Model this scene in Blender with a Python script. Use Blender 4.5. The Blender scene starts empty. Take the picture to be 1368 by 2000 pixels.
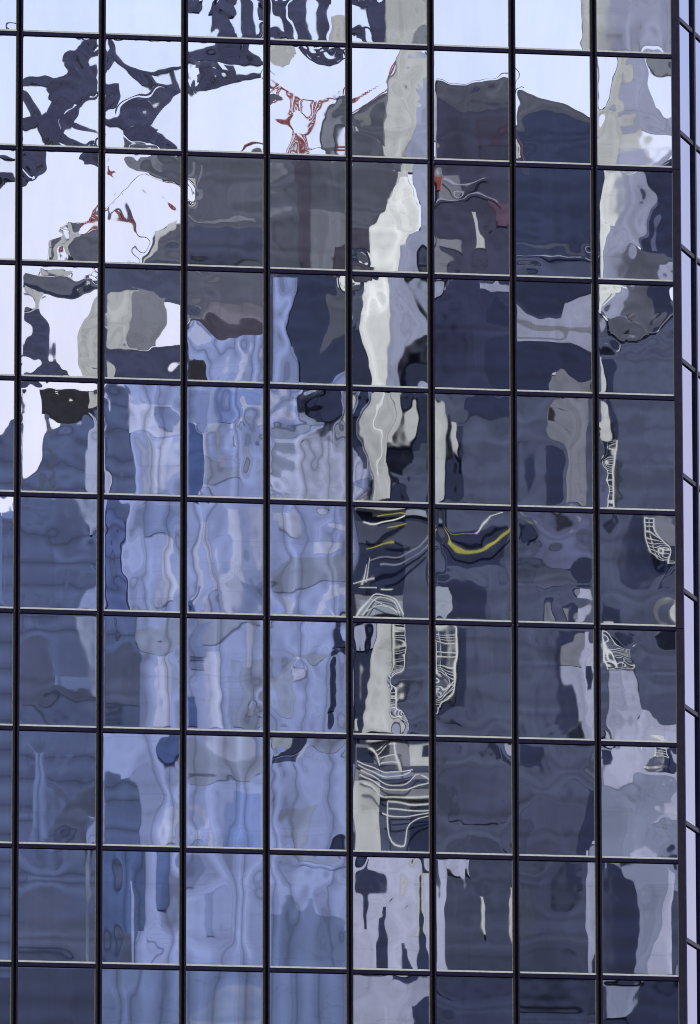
import bpy, math, random
import numpy as np
from mathutils import Matrix, Vector
scene = bpy.context.scene
# ---------------------------------------------------------------- camera
# Photographer on the pavement, long lens, looking up at the glass tower.
PITCH, AZIM, ROLL = 0.209, 0.144492, -0.001215
CAMLOC = Vector((-25.72112, -176.83586, 1.70))
v = Vector((math.sin(AZIM)*math.cos(PITCH), math.cos(AZIM)*math.cos(PITCH), math.sin(PITCH)))
r0 = Vector((math.cos(AZIM), -math.sin(AZIM), 0)); u0 = r0.cross(v)
rr = math.cos(ROLL)*r0 + math.sin(ROLL)*u0; uu = -math.sin(ROLL)*r0 + math.cos(ROLL)*u0
cam = bpy.data.objects.new('camera', bpy.data.cameras.new('camera'))
scene.collection.objects.link(cam); scene.camera = cam
cam.matrix_world = Matrix(((rr.x, uu.x, -v.x, CAMLOC.x), (rr.y, uu.y, -v.y, CAMLOC.y), (rr.z, uu.z, -v.z, CAMLOC.z), (0, 0, 0, 1)))
cam.data.sensor_fit = 'HORIZONTAL'; cam.data.sensor_width = 24.0
cam.data.lens = 24.0*19871.0/1368.0
cam.data.clip_start = 0.5; cam.data.clip_end = 6000
# ---------------------------------------------------------------- sky and sun
SUN_EL, SUN_AZ = math.radians(31), math.radians(-14)     # azimuth from +Y (behind the tower) towards +X
world = bpy.data.worlds.new('World'); scene.world = world; world.use_nodes = True
nt = world.node_tree; sky = nt.nodes.new('ShaderNodeTexSky'); sky.sky_type = 'NISHITA'; sky.sun_disc = False
sky.sun_elevation = SUN_EL; sky.sun_rotation = SUN_AZ; sky.air_density = 1.0; sky.dust_density = 0.6; sky.ozone_density = 1.6
bg = nt.nodes['Background']; bg.inputs['Strength'].default_value = 0.112
# thin bright cirrus veil over the blue
tc=nt.nodes.new('ShaderNodeTexCoord'); mpn=nt.nodes.new('ShaderNodeMapping'); mpn.inputs['Scale'].default_value=(1.5,1.5,5); nt.links.new(tc.outputs['Generated'],mpn.inputs['Vector'])
cn=nt.nodes.new('ShaderNodeTexNoise'); cn.inputs['Scale'].default_value=2.2; cn.inputs['Detail'].default_value=6; nt.links.new(mpn.outputs[0],cn.inputs['Vector'])
cr=nt.nodes.new('ShaderNodeMapRange'); cr.inputs['From Min'].default_value=.3; cr.inputs['From Max'].default_value=.7; cr.inputs['To Min'].default_value=.52; cr.inputs['To Max'].default_value=.86; nt.links.new(cn.outputs['Fac'],cr.inputs['Value'])
sz=nt.nodes.new('ShaderNodeSeparateXYZ'); nt.links.new(tc.outputs['Generated'],sz.inputs[0])
zr=nt.nodes.new('ShaderNodeMapRange'); zr.inputs['From Min'].default_value=.215; zr.inputs['From Max'].default_value=.275; zr.inputs['To Min'].default_value=.12; zr.inputs['To Max'].default_value=-.42; nt.links.new(sz.outputs[2],zr.inputs['Value'])
ad=nt.nodes.new('ShaderNodeMath'); ad.operation='ADD'; ad.use_clamp=True; nt.links.new(cr.outputs[0],ad.inputs[0]); nt.links.new(zr.outputs[0],ad.inputs[1])
cm=nt.nodes.new('ShaderNodeMix'); cm.data_type='RGBA'; nt.links.new(ad.outputs[0],cm.inputs[0]); nt.links.new(sky.outputs[0],cm.inputs[6]); cm.inputs[7].default_value=(4.5,4.15,4.7,1)
nt.links.new(cm.outputs[2], bg.inputs[0])
sd = Vector((math.sin(SUN_AZ)*math.cos(SUN_EL), math.cos(SUN_AZ)*math.cos(SUN_EL), math.sin(SUN_EL)))
sun = bpy.data.objects.new('sun', bpy.data.lights.new('sun', 'SUN')); scene.collection.objects.link(sun)
sun.data.energy = 3.6; sun.data.angle = math.radians(0.5); sun.data.color = (1.0, 0.96, 0.90)
sun.rotation_euler = sd.to_track_quat('Z', 'Y').to_euler()
scene.view_settings.view_transform = 'Standard'; scene.view_settings.look = 'None'
scene.view_settings.gamma = 1.0; scene.view_settings.exposure = 1.03
scene.cycles.pixel_filter_type = 'BLACKMAN_HARRIS'; scene.cycles.filter_width = 1.0
scene.cycles.max_bounces = 8; scene.cycles.glossy_bounces = 6
ZO = 39.7517            # height of the tower's grid origin above the pavement
PW, PH = 1.5, 2.12737    # pane width and storey height of the curtain wall
# ---------------------------------------------------------------- helpers
def lin(c): return tuple(((x/255)/12.92 if x <= 10.3 else ((x/255+0.055)/1.055)**2.4) for x in c)
def mesh_obj(name, vs, fs, mat, parent=None, smooth=False, mats=None, mi=None):
    me = bpy.data.meshes.new(name); me.from_pydata(vs, [], fs); me.update()
    o = bpy.data.objects.new(name, me); scene.collection.objects.link(o)
    if mats:
        for m in mats: me.materials.append(m)
        me.polygons.foreach_set('material_index', mi)
    else: me.materials.append(mat)
    if smooth: me.polygons.foreach_set('use_smooth', [True]*len(me.polygons))
    if parent: o.parent = parent
    return o
class MB:
    def __init__(s): s.v=[]; s.f=[]; s.m=[]
    def box(s, x0,x1,y0,y1,z0,z1, m=0):
        b=len(s.v)
        s.v += [(x0,y0,z0),(x1,y0,z0),(x1,y1,z0),(x0,y1,z0),(x0,y0,z1),(x1,y0,z1),(x1,y1,z1),(x0,y1,z1)]
        s.f += [(b,b+3,b+2,b+1),(b+4,b+5,b+6,b+7),(b,b+1,b+5,b+4),(b+1,b+2,b+6,b+5),(b+2,b+3,b+7,b+6),(b+3,b,b+4,b+7)]; s.m += [m]*6
    def prism(s, prof, axis, a, c, m=0):
        # closed profile of (p,q) pairs swept along axis: 'x' -> (t,p,q), 'z' -> (p,q,t)
        n=len(prof); b=len(s.v)
        for t in (a,c): s.v += [((t,p,q) if axis=='x' else (p,q,t)) for p,q in prof]
        for i in range(n):
            j=(i+1)%n; s.f.append((b+i,b+j,b+n+j,b+n+i)); s.m.append(m if isinstance(m,int) else m[i])
        s.f.append(tuple(b+i for i in range(n))[::-1]); s.f.append(tuple(b+n+i for i in range(n))); s.m += [0,0]
    def bar(s, p, q, w, d, m=0):
        # straight square-section member from p to q lying in an x-z plane
        p=Vector(p); q=Vector(q); t=(q-p).normalized(); n=Vector((-t.z,0,t.x))*w/2; e=Vector((0,d/2,0)); b=len(s.v)
        for a in (p,q): s.v += [tuple(a+n+e),tuple(a-n+e),tuple(a-n-e),tuple(a+n-e)]
        s.f += [(b,b+1,b+2,b+3),(b+4,b+7,b+6,b+5)]+[(b+i,b+4+i,b+4+(i+1)%4,b+(i+1)%4) for i in range(4)]; s.m += [m]*6
    def ribbon(s, pts, w, d, y, off=0.):
        # member of width w and depth d following a line of (x, z) points; returns the offset line
        n=len(pts); b=len(s.v); out=[]
        for i,(x,z) in enumerate(pts):
            p=pts[max(i-1,0)]; q=pts[min(i+1,n-1)]; l=math.hypot(q[0]-p[0],q[1]-p[1]) or 1; nx,nz=-(q[1]-p[1])/l,(q[0]-p[0])/l
            cx,cz=x+nx*off,z+nz*off; out.append((cx,cz))
            s.v += [(cx+nx*w/2,y,cz+nz*w/2),(cx-nx*w/2,y,cz-nz*w/2),(cx-nx*w/2,y-d,cz-nz*w/2),(cx+nx*w/2,y-d,cz+nz*w/2)]
        for i in range(n-1):
            c=b+4*i
            for k in range(4): s.f.append((c+k,c+4+k,c+4+(k+1)%4,c+(k+1)%4)); s.m.append(0)
        s.f += [(b,b+1,b+2,b+3),(b+4*n-4,b+4*n-1,b+4*n-2,b+4*n-3)]; s.m += [0,0]
        return out
    def build(s, name, mat=None, parent=None, mats=None):
        return mesh_obj(name, s.v, s.f, mat, parent, mats=mats, mi=s.m if mats else None)
def empty(name, loc=(0,0,0)):
    o = bpy.data.objects.new(name, None); scene.collection.objects.link(o); o.location = loc; o.empty_display_size=.5; return o
def tag(o, label=None, cat=None, group=None, kind=None):
    if label: o['label']=label
    if cat: o['category']=cat
    if group: o['group']=group
    if kind: o['kind']=kind
    return o
def mat_new(name):
    m = bpy.data.materials.new(name); m.use_nodes=True; t=m.node_tree; b=t.nodes['Principled BSDF']; return m,t,b
def simple(name, col, rough=.5, metal=0., spec=.5, var=0., vs=6.):
    m,t,b = mat_new(name); b.inputs['Roughness'].default_value=rough; b.inputs['Metallic'].default_value=metal
    b.inputs['Specular IOR Level'].default_value=spec; b.inputs['Base Color'].default_value=(*col,1)
    if var:
        n=t.nodes.new('ShaderNodeTexNoise'); n.inputs['Scale'].default_value=vs; n.inputs['Detail'].default_value=6
        g=t.nodes.new('ShaderNodeNewGeometry'); t.links.new(g.outputs['Position'], n.inputs['Vector'])
        r=t.nodes.new('ShaderNodeMapRange'); r.inputs['From Min'].default_value=.3; r.inputs['From Max'].default_value=.7
        r.inputs['To Min'].default_value=1-var; r.inputs['To Max'].default_value=1+var; t.links.new(n.outputs['Fac'], r.inputs['Value'])
        x=t.nodes.new('ShaderNodeVectorMath'); x.operation='SCALE'; x.inputs[0].default_value=col
        t.links.new(r.outputs[0], x.inputs['Scale']); t.links.new(x.outputs[0], b.inputs['Base Color'])
    return m
# ---------------------------------------------------------------- cladding and ground
KW = (2.06, 2.07, 2.13)
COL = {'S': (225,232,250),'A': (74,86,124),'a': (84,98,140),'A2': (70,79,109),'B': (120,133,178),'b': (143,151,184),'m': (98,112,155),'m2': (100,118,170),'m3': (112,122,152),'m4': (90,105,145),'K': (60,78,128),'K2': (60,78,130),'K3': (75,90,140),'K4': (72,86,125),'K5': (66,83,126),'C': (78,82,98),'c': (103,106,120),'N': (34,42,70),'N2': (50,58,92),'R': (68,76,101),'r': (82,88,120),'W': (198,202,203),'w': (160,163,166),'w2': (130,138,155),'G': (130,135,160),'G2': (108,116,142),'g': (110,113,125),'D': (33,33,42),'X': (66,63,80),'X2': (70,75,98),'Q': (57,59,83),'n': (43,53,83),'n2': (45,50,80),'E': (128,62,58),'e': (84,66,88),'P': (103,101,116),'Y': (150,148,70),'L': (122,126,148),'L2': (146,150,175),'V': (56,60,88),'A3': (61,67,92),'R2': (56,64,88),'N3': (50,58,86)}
def cladding(code):
    """stone or glazed cladding with panel joints, painted reflection swirls and weathering, in world metres"""
    base = tuple(min(.85, c/k) for c,k in zip(lin(COL[code]), KW))
    m,t,b = mat_new('cladding_'+code)
    g=t.nodes.new('ShaderNodeNewGeometry'); sep=t.nodes.new('ShaderNodeSeparateXYZ'); t.links.new(g.outputs['Position'],sep.inputs[0])
    cmb=t.nodes.new('ShaderNodeCombineXYZ'); t.links.new(sep.outputs[0],cmb.inputs[0]); t.links.new(sep.outputs[2],cmb.inputs[1]); t.links.new(sep.outputs[1],cmb.inputs[2])
    pale = code in 'B b m m2 m3 m4 G G2 w2 L2 w W g K5 c a'.split()
    strong = code in 'B b m m2 m3 m4 K5 K3 K4 a A'.split()
    def rng(src, a, c, lo, hi, clamp=True):
        r=t.nodes.new('ShaderNodeMapRange'); r.inputs['From Min'].default_value=a; r.inputs['From Max'].default_value=c
        r.inputs['To Min'].default_value=lo; r.inputs['To Max'].default_value=hi; r.clamp=clamp; t.links.new(src,r.inputs['Value']); return r.outputs[0]
    def mul(a, c):
        x=t.nodes.new('ShaderNodeMath'); x.operation='MULTIPLY'; t.links.new(a,x.inputs[0]); t.links.new(c,x.inputs[1]); return x.outputs[0]
    def noise(scale, det=4, dist=0., stretch=(1,1,1)):
        mp=t.nodes.new('ShaderNodeMapping'); mp.inputs['Scale'].default_value=stretch; t.links.new(cmb.outputs[0],mp.inputs['Vector'])
        n=t.nodes.new('ShaderNodeTexNoise'); n.inputs['Scale'].default_value=scale; n.inputs['Detail'].default_value=det; n.inputs['Distortion'].default_value=dist
        t.links.new(mp.outputs[0],n.inputs['Vector']); return n.outputs['Fac']
    big=rng(noise(.55,3,.5),.3,.7,.88,1.12)
    streak=rng(noise(2.2,3,.2,(1,.09,1)),.3,.7,.91 if pale else .93,1.09 if pale else 1.07)
    fac=mul(big,streak)
    # warped-reflection swirls painted on the pale stone, faint storey bands in the dark glazing
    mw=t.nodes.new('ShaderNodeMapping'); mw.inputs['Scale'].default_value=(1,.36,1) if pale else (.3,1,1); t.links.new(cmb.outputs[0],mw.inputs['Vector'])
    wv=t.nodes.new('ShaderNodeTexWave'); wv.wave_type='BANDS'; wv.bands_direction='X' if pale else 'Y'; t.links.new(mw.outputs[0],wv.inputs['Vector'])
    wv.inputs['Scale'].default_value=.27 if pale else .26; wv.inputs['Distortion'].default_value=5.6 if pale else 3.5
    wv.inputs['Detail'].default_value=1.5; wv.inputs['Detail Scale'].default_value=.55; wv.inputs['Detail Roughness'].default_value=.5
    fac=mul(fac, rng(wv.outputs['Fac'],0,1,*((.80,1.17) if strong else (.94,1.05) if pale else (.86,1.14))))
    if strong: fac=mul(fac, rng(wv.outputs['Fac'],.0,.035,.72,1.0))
    if pale: base=tuple(min(.85,q*1.17) for q in base)
    br=t.nodes.new('ShaderNodeTexBrick'); t.links.new(cmb.outputs[0],br.inputs['Vector'])
    br.inputs['Scale'].default_value=1.0; br.inputs['Brick Width'].default_value=2.3 if pale else 1.6; br.inputs['Row Height'].default_value=3.1
    br.inputs['Mortar Size'].default_value=.018; br.inputs['Mortar Smooth'].default_value=.3; br.offset=.5 if pale else 0
    br.inputs['Color1'].default_value=(1,1,1,1); br.inputs['Color2'].default_value=(.9,.9,.9,1); br.inputs['Mortar'].default_value=(.74,.74,.74,1) if pale else (.84,.84,.84,1)
    sx=t.nodes.new('ShaderNodeSeparateColor'); t.links.new(br.outputs['Color'],sx.inputs[0])
    fac=mul(fac,sx.outputs[0])
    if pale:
        # thin darker contour lines of the same painted swirls
        contour=noise(.45,3,.6); va=t.nodes.new('ShaderNodeMath'); va.operation='SUBTRACT'; t.links.new(contour,va.inputs[0]); va.inputs[1].default_value=.5
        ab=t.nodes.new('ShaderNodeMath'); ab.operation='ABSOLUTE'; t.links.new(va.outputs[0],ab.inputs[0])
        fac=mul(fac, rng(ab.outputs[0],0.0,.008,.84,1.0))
    x=t.nodes.new('ShaderNodeVectorMath'); x.operation='SCALE'; x.inputs[0].default_value=base; t.links.new(fac,x.inputs['Scale'])
    t.links.new(x.outputs[0], b.inputs['Base Color'])
    b.inputs['Roughness'].default_value=.6; b.inputs['Specular IOR Level'].default_value=.06
    m['cls']=code
    return m
MATS = {}
def M(code):
    if code not in MATS: MATS[code]=cladding(code)
    return MATS[code]
gm=simple('ground_paving',(.10,.10,.105),.85,var=.25,vs=.8)
g=mesh_obj('ground',[(-3000,-3000,0),(3000,-3000,0),(3000,3000,0),(-3000,3000,0)],[(0,1,2,3)],gm); g['kind']='structure'
# ---------------------------------------------------------------- the street opposite, mirrored in the tower
# (building, part, cladding, front plane y, depth, shapes, 'r' rectangles x0,x1,z0,z1 | 'c' curved members width,x,z,x,z...)
THINGS = {
'canopy':('rooftop_steel_frame', 'dark steel frame of open beams standing over the rooftops opposite', 'steel frame', None),
'crane':('tower_crane', 'red lattice tower crane above the charcoal block, mirrored in the glass', 'crane', None),
'crane2':('tower_crane', 'small red luffing crane with thin black ties behind the rooftops, mirrored at upper left', 'crane', None),
'slab':('charcoal_office_block', 'charcoal office block with stepped roof, mirrored in the upper middle panes', 'building', None),
'slate':('slate_blue_tower', 'slate blue tower mirrored along the lower left panes', 'building', None),
'pale':('pale_stone_tower', 'pale blue stone tower with ribs and grey bands, mirrored left of centre', 'building', None),
'glass':('navy_glass_block', 'navy and purple glass block with flat roof, mirrored at upper right', 'building', None),
'right':('slate_office_block', 'dark slate office block with white ladders and pale stone bays, mirrored at lower right', 'building', None),
'pier':('white_stone_shaft', 'tall white stone shaft running up the middle of the mirrored street', 'tower', None),
'pier2':('beige_stone_shaft', 'beige stone shaft with side shade put in as grey, mirrored beside the corner of the tower', 'tower', None)}
STREET = [
('canopy','beam','V',-258.6,1.0,[(30.98,31.56,118.42,139.62),(32.02,32.53,118.46,139.67),(32.71,33.29,118.48,139.7),(34.45,34.94,118.54,139.77),(35.38,36.01,118.58,139.82),(36.38,36.84,118.62,139.86),(37.82,38.05,117.01,139.92),(38.56,39.16,116.45,139.96),(20.61,23.07,109.63,110.1),(20.61,23.34,110.66,110.9)],'r'),
('canopy','strut','V',-258.59,0.35,[(0.193,26.5,116.71,26.52,110.91),(0.193,30.22,116.72,30.23,111.09),(0.193,33.9,118.51,33.9,114.97),(0.193,22.78,116.45,22.82,110.83),(0.172,22.78,116.38,37.8,116.34),(0.172,22.81,111.04,30.23,111.02),(0.172,20.57,116.33,22.78,116.38),(0.516,22.91,114.11,23.16,114.22,23.41,114.33,23.65,114.43,23.89,114.47,24.13,114.42,24.36,114.28,24.58,114.18,24.81,114.23,25.05,114.49,25.28,114.9,25.51,115.33,25.72,115.67,25.89,115.86,26.05,115.97,26.19,116.06,26.34,116.16),(0.559,24.81,114.23,25.01,114.07,25.22,113.89,25.42,113.75,25.61,113.69,25.8,113.76,25.98,113.92,26.16,114.11,26.34,114.28),(0.559,24.93,114.07,24.36,112.4),(0.301,22.91,113.64,23.09,113.28,23.26,112.9,23.45,112.55,23.68,112.22,23.96,111.93,24.28,111.68,24.61,111.43,24.94,111.18),(0.258,22.92,112.33,23.37,112.31,23.82,112.29,24.27,112.27,24.71,112.23,25.13,112.17,25.54,112.09,25.94,112.01,26.35,111.94),(0.344,24.71,112.23,24.9,112.54,25.1,112.87,25.3,113.16,25.5,113.38,25.71,113.5,25.92,113.54,26.13,113.55,26.35,113.58),(0.43,23.9,112.62,24.53,111.08),(0.301,25.51,111.2,26.36,111.66),(0.129,23.11,111.73,23.38,111.2),(0.258,26.8,116.27,26.86,116.09,26.91,115.91,26.99,115.73,27.1,115.55,27.26,115.37,27.46,115.18,27.68,115.01,27.9,114.88,28.12,114.79,28.33,114.73,28.56,114.71,28.82,114.72,29.11,114.78,29.43,114.89,29.76,115.01,30.08,115.12),(0.258,28.02,114.76,28.21,114.58,28.4,114.38,28.59,114.2,28.82,114.09,29.09,114.06,29.39,114.08,29.71,114.14,30.02,114.18),(0.301,26.65,112.46,26.94,112.49,27.23,112.51,27.53,112.55,27.91,112.69,28.38,112.96,28.91,113.32,29.47,113.71,30.02,114.08),(0.215,27.27,112.98,27.46,113.13,27.64,113.28,27.85,113.44,28.14,113.59,28.53,113.75,29.01,113.91,29.52,114.07,30.02,114.22),(0.903,28.32,112.71,28.09,112.0),(0.301,28.6,112.2,29.88,111.31),(0.903,26.64,113.63,27.29,113.66),(0.344,26.64,115.18,27.1,115.55),(0.172,29.69,114.82,29.85,114.17),(0.301,30.33,115.74,30.64,115.78,30.95,115.82,31.25,115.86,31.58,115.9,31.91,115.96,32.26,116.03,32.61,116.1,32.96,116.16),(0.301,32.27,116.14,32.5,116.05,32.75,115.95,32.98,115.86,33.19,115.77,33.36,115.7,33.51,115.63,33.64,115.56,33.79,115.49),(0.258,30.34,113.95,30.62,114.1,30.9,114.25,31.2,114.39,31.58,114.51,32.06,114.61,32.62,114.68,33.21,114.74,33.79,114.81),(0.645,31.07,115.58,31.39,114.6),(0.279,32.27,115.67,32.41,114.69),(0.43,30.33,115.27,30.93,115.53),(0.602,31.69,118.67,31.73,118.37,31.78,118.07,31.81,117.78,31.8,117.49,31.74,117.21,31.63,116.94,31.51,116.66,31.39,116.39),(0.387,32.03,117.73,32.38,116.43),(0.387,32.72,118.7,32.73,118.34,32.73,117.96,32.74,117.6,32.77,117.29,32.83,117.04,32.9,116.83,32.99,116.65,33.07,116.45),(0.258,33.14,118.72,33.14,118.35,33.15,117.98,33.16,117.62,33.19,117.3,33.24,117.05,33.31,116.85,33.39,116.66,33.46,116.47),(0.172,33.6,118.74,33.53,116.37),(0.473,34.52,118.77,34.52,118.51,34.52,118.25,34.53,117.99,34.57,117.71,34.65,117.41,34.75,117.1,34.87,116.79,34.98,116.47),(0.602,35.45,118.8,35.45,118.44,35.45,118.07,35.46,117.71,35.49,117.39,35.56,117.12,35.66,116.89,35.76,116.68,35.86,116.46),(0.43,34.06,116.72,34.68,116.79),(0.344,36.58,118.85,36.48,118.58,36.37,118.32,36.28,118.05,36.23,117.77,36.25,117.46,36.31,117.14,36.39,116.81,36.46,116.48),(0.215,35.31,116.2,35.46,116.05,35.62,115.88,35.78,115.73,35.95,115.61,36.15,115.53,36.35,115.47,36.56,115.44,36.76,115.45,36.94,115.51,37.11,115.62,37.28,115.74,37.45,115.86),(0.172,36.18,116.28,36.46,115.58),(0.172,36.6,116.3,36.7,116.18,36.79,116.06,36.89,115.95,36.99,115.89,37.1,115.89,37.21,115.93,37.32,115.99,37.43,116.04),(0.172,37.75,117.14,37.9,117.16,38.06,117.2,38.21,117.21,38.31,117.16,38.36,117.03,38.36,116.84,38.35,116.63,38.35,116.43),(0.301,38.1,118.55,38.24,118.43,38.38,118.32,38.51,118.18,38.61,117.98,38.68,117.67,38.71,117.3,38.74,116.9,38.77,116.52),(0.193,21.86,110.75,22.66,110.54),(0.43,21.86,109.63,22.66,109.89),(0.344,23.07,110.84,23.24,110.86,23.41,110.9,23.57,110.91,23.71,110.86,23.83,110.71,23.94,110.49,24.01,110.25,23.98,110.05,23.84,109.91,23.6,109.78,23.33,109.67,23.07,109.55),(0.387,25.51,110.81,26.36,110.72),(0.043,41.5,115.15,41.75,115.2,42.0,115.24,42.25,115.28,42.47,115.33,42.63,115.39,42.75,115.46,42.9,115.53,43.14,115.57,43.52,115.57,43.98,115.56,44.49,115.53,44.97,115.51)],'c'),
('canopy','tank','w',-258.57,0.13,[(36.76,37.8,116.51,117.69),(33.99,34.91,115.27,116.12)],'r'),
('canopy','panel','C',-258.56,0.145,[(30.61,31.11,114.62,115.52),(27.41,28.02,111.18,111.74)],'r'),
('crane2','tie','V',-257.2,0.15,[(0.065,26.5,108.56,28.21,109.04),(0.107,27.29,108.43,27.57,107.62),(0.065,27.57,107.62,27.66,107.4,27.77,107.17,27.85,106.94,27.89,106.7,27.88,106.45,27.82,106.19,27.74,105.92,27.67,105.65),(0.086,25.14,107.31,26.5,107.82),(0.086,24.03,105.6,24.09,105.86,24.15,106.13,24.22,106.38,24.34,106.59,24.53,106.72,24.76,106.81,25.01,106.88,25.25,106.96)],'c'),
('crane','mast','E',-257.4,0.4,[(0.279,34.86,111.94,34.91,110.68),(0.193,35.51,113.09,35.58,110.7)],'c'),
('crane','jib','E',-257.38,0.4,[(0.172,33.9,114.41,34.08,114.26,34.27,114.1,34.46,113.95,34.63,113.8,34.8,113.67,34.96,113.55,35.12,113.43,35.28,113.31),(0.236,35.28,113.31,35.22,113.08,35.17,112.84,35.12,112.62,35.05,112.46,34.96,112.36,34.85,112.32,34.74,112.29,34.63,112.25),(0.172,34.63,112.25,33.9,112.6),(0.129,37.28,114.04,37.07,113.9,36.86,113.76,36.66,113.63,36.47,113.52,36.31,113.43,36.16,113.36,36.02,113.3,35.87,113.24),(0.236,35.87,113.24,35.82,112.89,35.78,112.53,35.73,112.2,35.64,111.96,35.52,111.84,35.37,111.81,35.2,111.81,35.05,111.8),(0.172,35.18,111.85,35.37,110.73),(0.193,37.58,113.39,37.79,113.53,38.02,113.67,38.23,113.81,38.43,113.94,38.61,114.06,38.77,114.18,38.92,114.29,39.05,114.38,39.16,114.45,39.26,114.49,39.35,114.54,39.42,114.63,39.48,114.77,39.52,114.94,39.56,115.12,39.61,115.3),(0.086,32.57,111.01,32.6,111.07,32.62,111.14,32.66,111.2,32.75,111.25,32.92,111.3,33.15,111.35,33.39,111.4,33.62,111.45),(0.129,34.63,110.94,35.69,110.93)],'c'),
('crane2','jib','E',-257.19,0.4,[(0.15,26.6,110.62,26.63,110.47,26.66,110.32,26.69,110.17,26.69,110.04,26.68,109.91,26.64,109.79,26.6,109.68,26.56,109.56),(0.258,28.11,109.18,28.48,108.86),(0.215,28.66,109.05,28.75,108.98,28.84,108.9,28.94,108.82,29.07,108.72,29.24,108.59,29.44,108.43,29.65,108.27,29.85,108.12),(0.107,29.07,108.84,29.13,108.88,29.19,108.92,29.26,108.96,29.34,108.96,29.45,108.93,29.58,108.86,29.72,108.79,29.85,108.72),(0.193,26.52,108.47,26.55,108.27,26.57,108.06,26.61,107.87,26.7,107.73,26.87,107.65,27.09,107.62,27.34,107.6,27.57,107.57),(0.258,27.11,108.12,27.25,107.66),(0.193,25.11,107.3,25.27,107.41,25.44,107.52,25.6,107.63,25.75,107.74,25.87,107.86,25.98,107.98,26.09,108.1,26.2,108.23),(0.15,26.2,108.23,26.21,108.08,26.23,107.94,26.23,107.8,26.2,107.69,26.12,107.61,26.0,107.55,25.87,107.5,25.75,107.44),(0.129,24.84,106.88,25.7,107.51),(0.107,23.55,105.12,24.12,105.34),(0.129,24.94,105.3,25.12,105.1),(0.107,24.0,105.64,24.12,105.99)],'c'),
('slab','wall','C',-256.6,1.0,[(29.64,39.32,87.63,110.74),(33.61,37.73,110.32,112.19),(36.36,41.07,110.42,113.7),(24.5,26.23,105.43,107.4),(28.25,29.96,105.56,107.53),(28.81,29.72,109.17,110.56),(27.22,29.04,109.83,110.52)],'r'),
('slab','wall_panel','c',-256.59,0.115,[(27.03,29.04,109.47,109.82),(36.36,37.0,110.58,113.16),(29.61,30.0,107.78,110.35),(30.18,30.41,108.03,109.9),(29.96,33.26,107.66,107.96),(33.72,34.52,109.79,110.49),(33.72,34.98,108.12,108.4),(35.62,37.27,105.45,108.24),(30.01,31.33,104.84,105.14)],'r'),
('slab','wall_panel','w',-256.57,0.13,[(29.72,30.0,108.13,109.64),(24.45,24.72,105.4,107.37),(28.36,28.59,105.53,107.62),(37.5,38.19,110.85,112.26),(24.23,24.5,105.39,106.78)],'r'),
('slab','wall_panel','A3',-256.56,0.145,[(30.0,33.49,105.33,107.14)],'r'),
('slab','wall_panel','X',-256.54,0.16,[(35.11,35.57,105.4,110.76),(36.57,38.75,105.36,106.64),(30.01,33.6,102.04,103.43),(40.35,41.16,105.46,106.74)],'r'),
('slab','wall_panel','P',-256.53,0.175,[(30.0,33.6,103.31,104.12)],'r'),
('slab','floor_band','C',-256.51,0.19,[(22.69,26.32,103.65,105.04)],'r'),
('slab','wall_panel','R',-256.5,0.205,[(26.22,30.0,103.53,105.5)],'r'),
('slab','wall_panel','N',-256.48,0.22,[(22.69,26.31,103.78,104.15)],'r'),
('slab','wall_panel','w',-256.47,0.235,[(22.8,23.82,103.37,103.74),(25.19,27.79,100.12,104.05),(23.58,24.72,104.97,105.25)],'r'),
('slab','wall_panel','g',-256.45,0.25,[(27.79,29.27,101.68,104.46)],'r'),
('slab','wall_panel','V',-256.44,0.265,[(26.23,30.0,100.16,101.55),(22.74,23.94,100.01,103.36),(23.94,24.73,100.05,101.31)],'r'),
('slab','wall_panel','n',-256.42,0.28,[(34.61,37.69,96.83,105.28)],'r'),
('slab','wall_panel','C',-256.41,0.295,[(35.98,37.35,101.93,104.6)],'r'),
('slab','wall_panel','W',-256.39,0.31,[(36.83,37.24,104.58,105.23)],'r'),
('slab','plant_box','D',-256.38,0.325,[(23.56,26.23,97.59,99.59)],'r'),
('slab','window','W',-256.36,0.34,[(24.5,24.91,99.51,99.65),(24.46,24.91,99.14,99.28),(24.46,24.87,98.77,98.91)],'r'),
('slab','window','w',-256.35,0.355,[(25.64,26.22,98.9,99.5),(36.5,37.23,100.07,100.65)],'r'),
('slate','wall','A',-255.4,1.0,[(-11.42,22.22,0.0,96.82),(22.23,23.91,0.0,93.93),(23.9,26.26,0.0,97.42),(26.03,27.83,0.0,99.66)],'r'),
('slate','wall_panel','a',-255.39,0.115,[(8.31,22.63,89.61,94.39),(22.73,24.19,93.59,94.39),(22.68,23.49,89.82,92.33),(25.44,26.01,89.66,91.72),(23.89,25.69,86.11,87.36),(22.57,24.7,79.18,84.15)],'r'),
('slate','wall_panel','A2',-255.37,0.13,[(22.77,23.89,85.5,87.32),(23.89,25.91,85.66,86.11),(24.48,26.05,79.22,81.48),(22.5,26.07,73.79,76.27)],'r'),
('slate','wall_panel','N3',-255.36,0.145,[(-11.17,26.19,0.0,73.3)],'r'),
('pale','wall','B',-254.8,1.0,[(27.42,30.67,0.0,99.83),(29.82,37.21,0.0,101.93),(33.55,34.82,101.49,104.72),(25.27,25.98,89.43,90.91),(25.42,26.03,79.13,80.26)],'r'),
('pale','plant','D',-254.79,0.115,[(29.79,30.83,99.52,100.9)],'r'),
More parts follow.
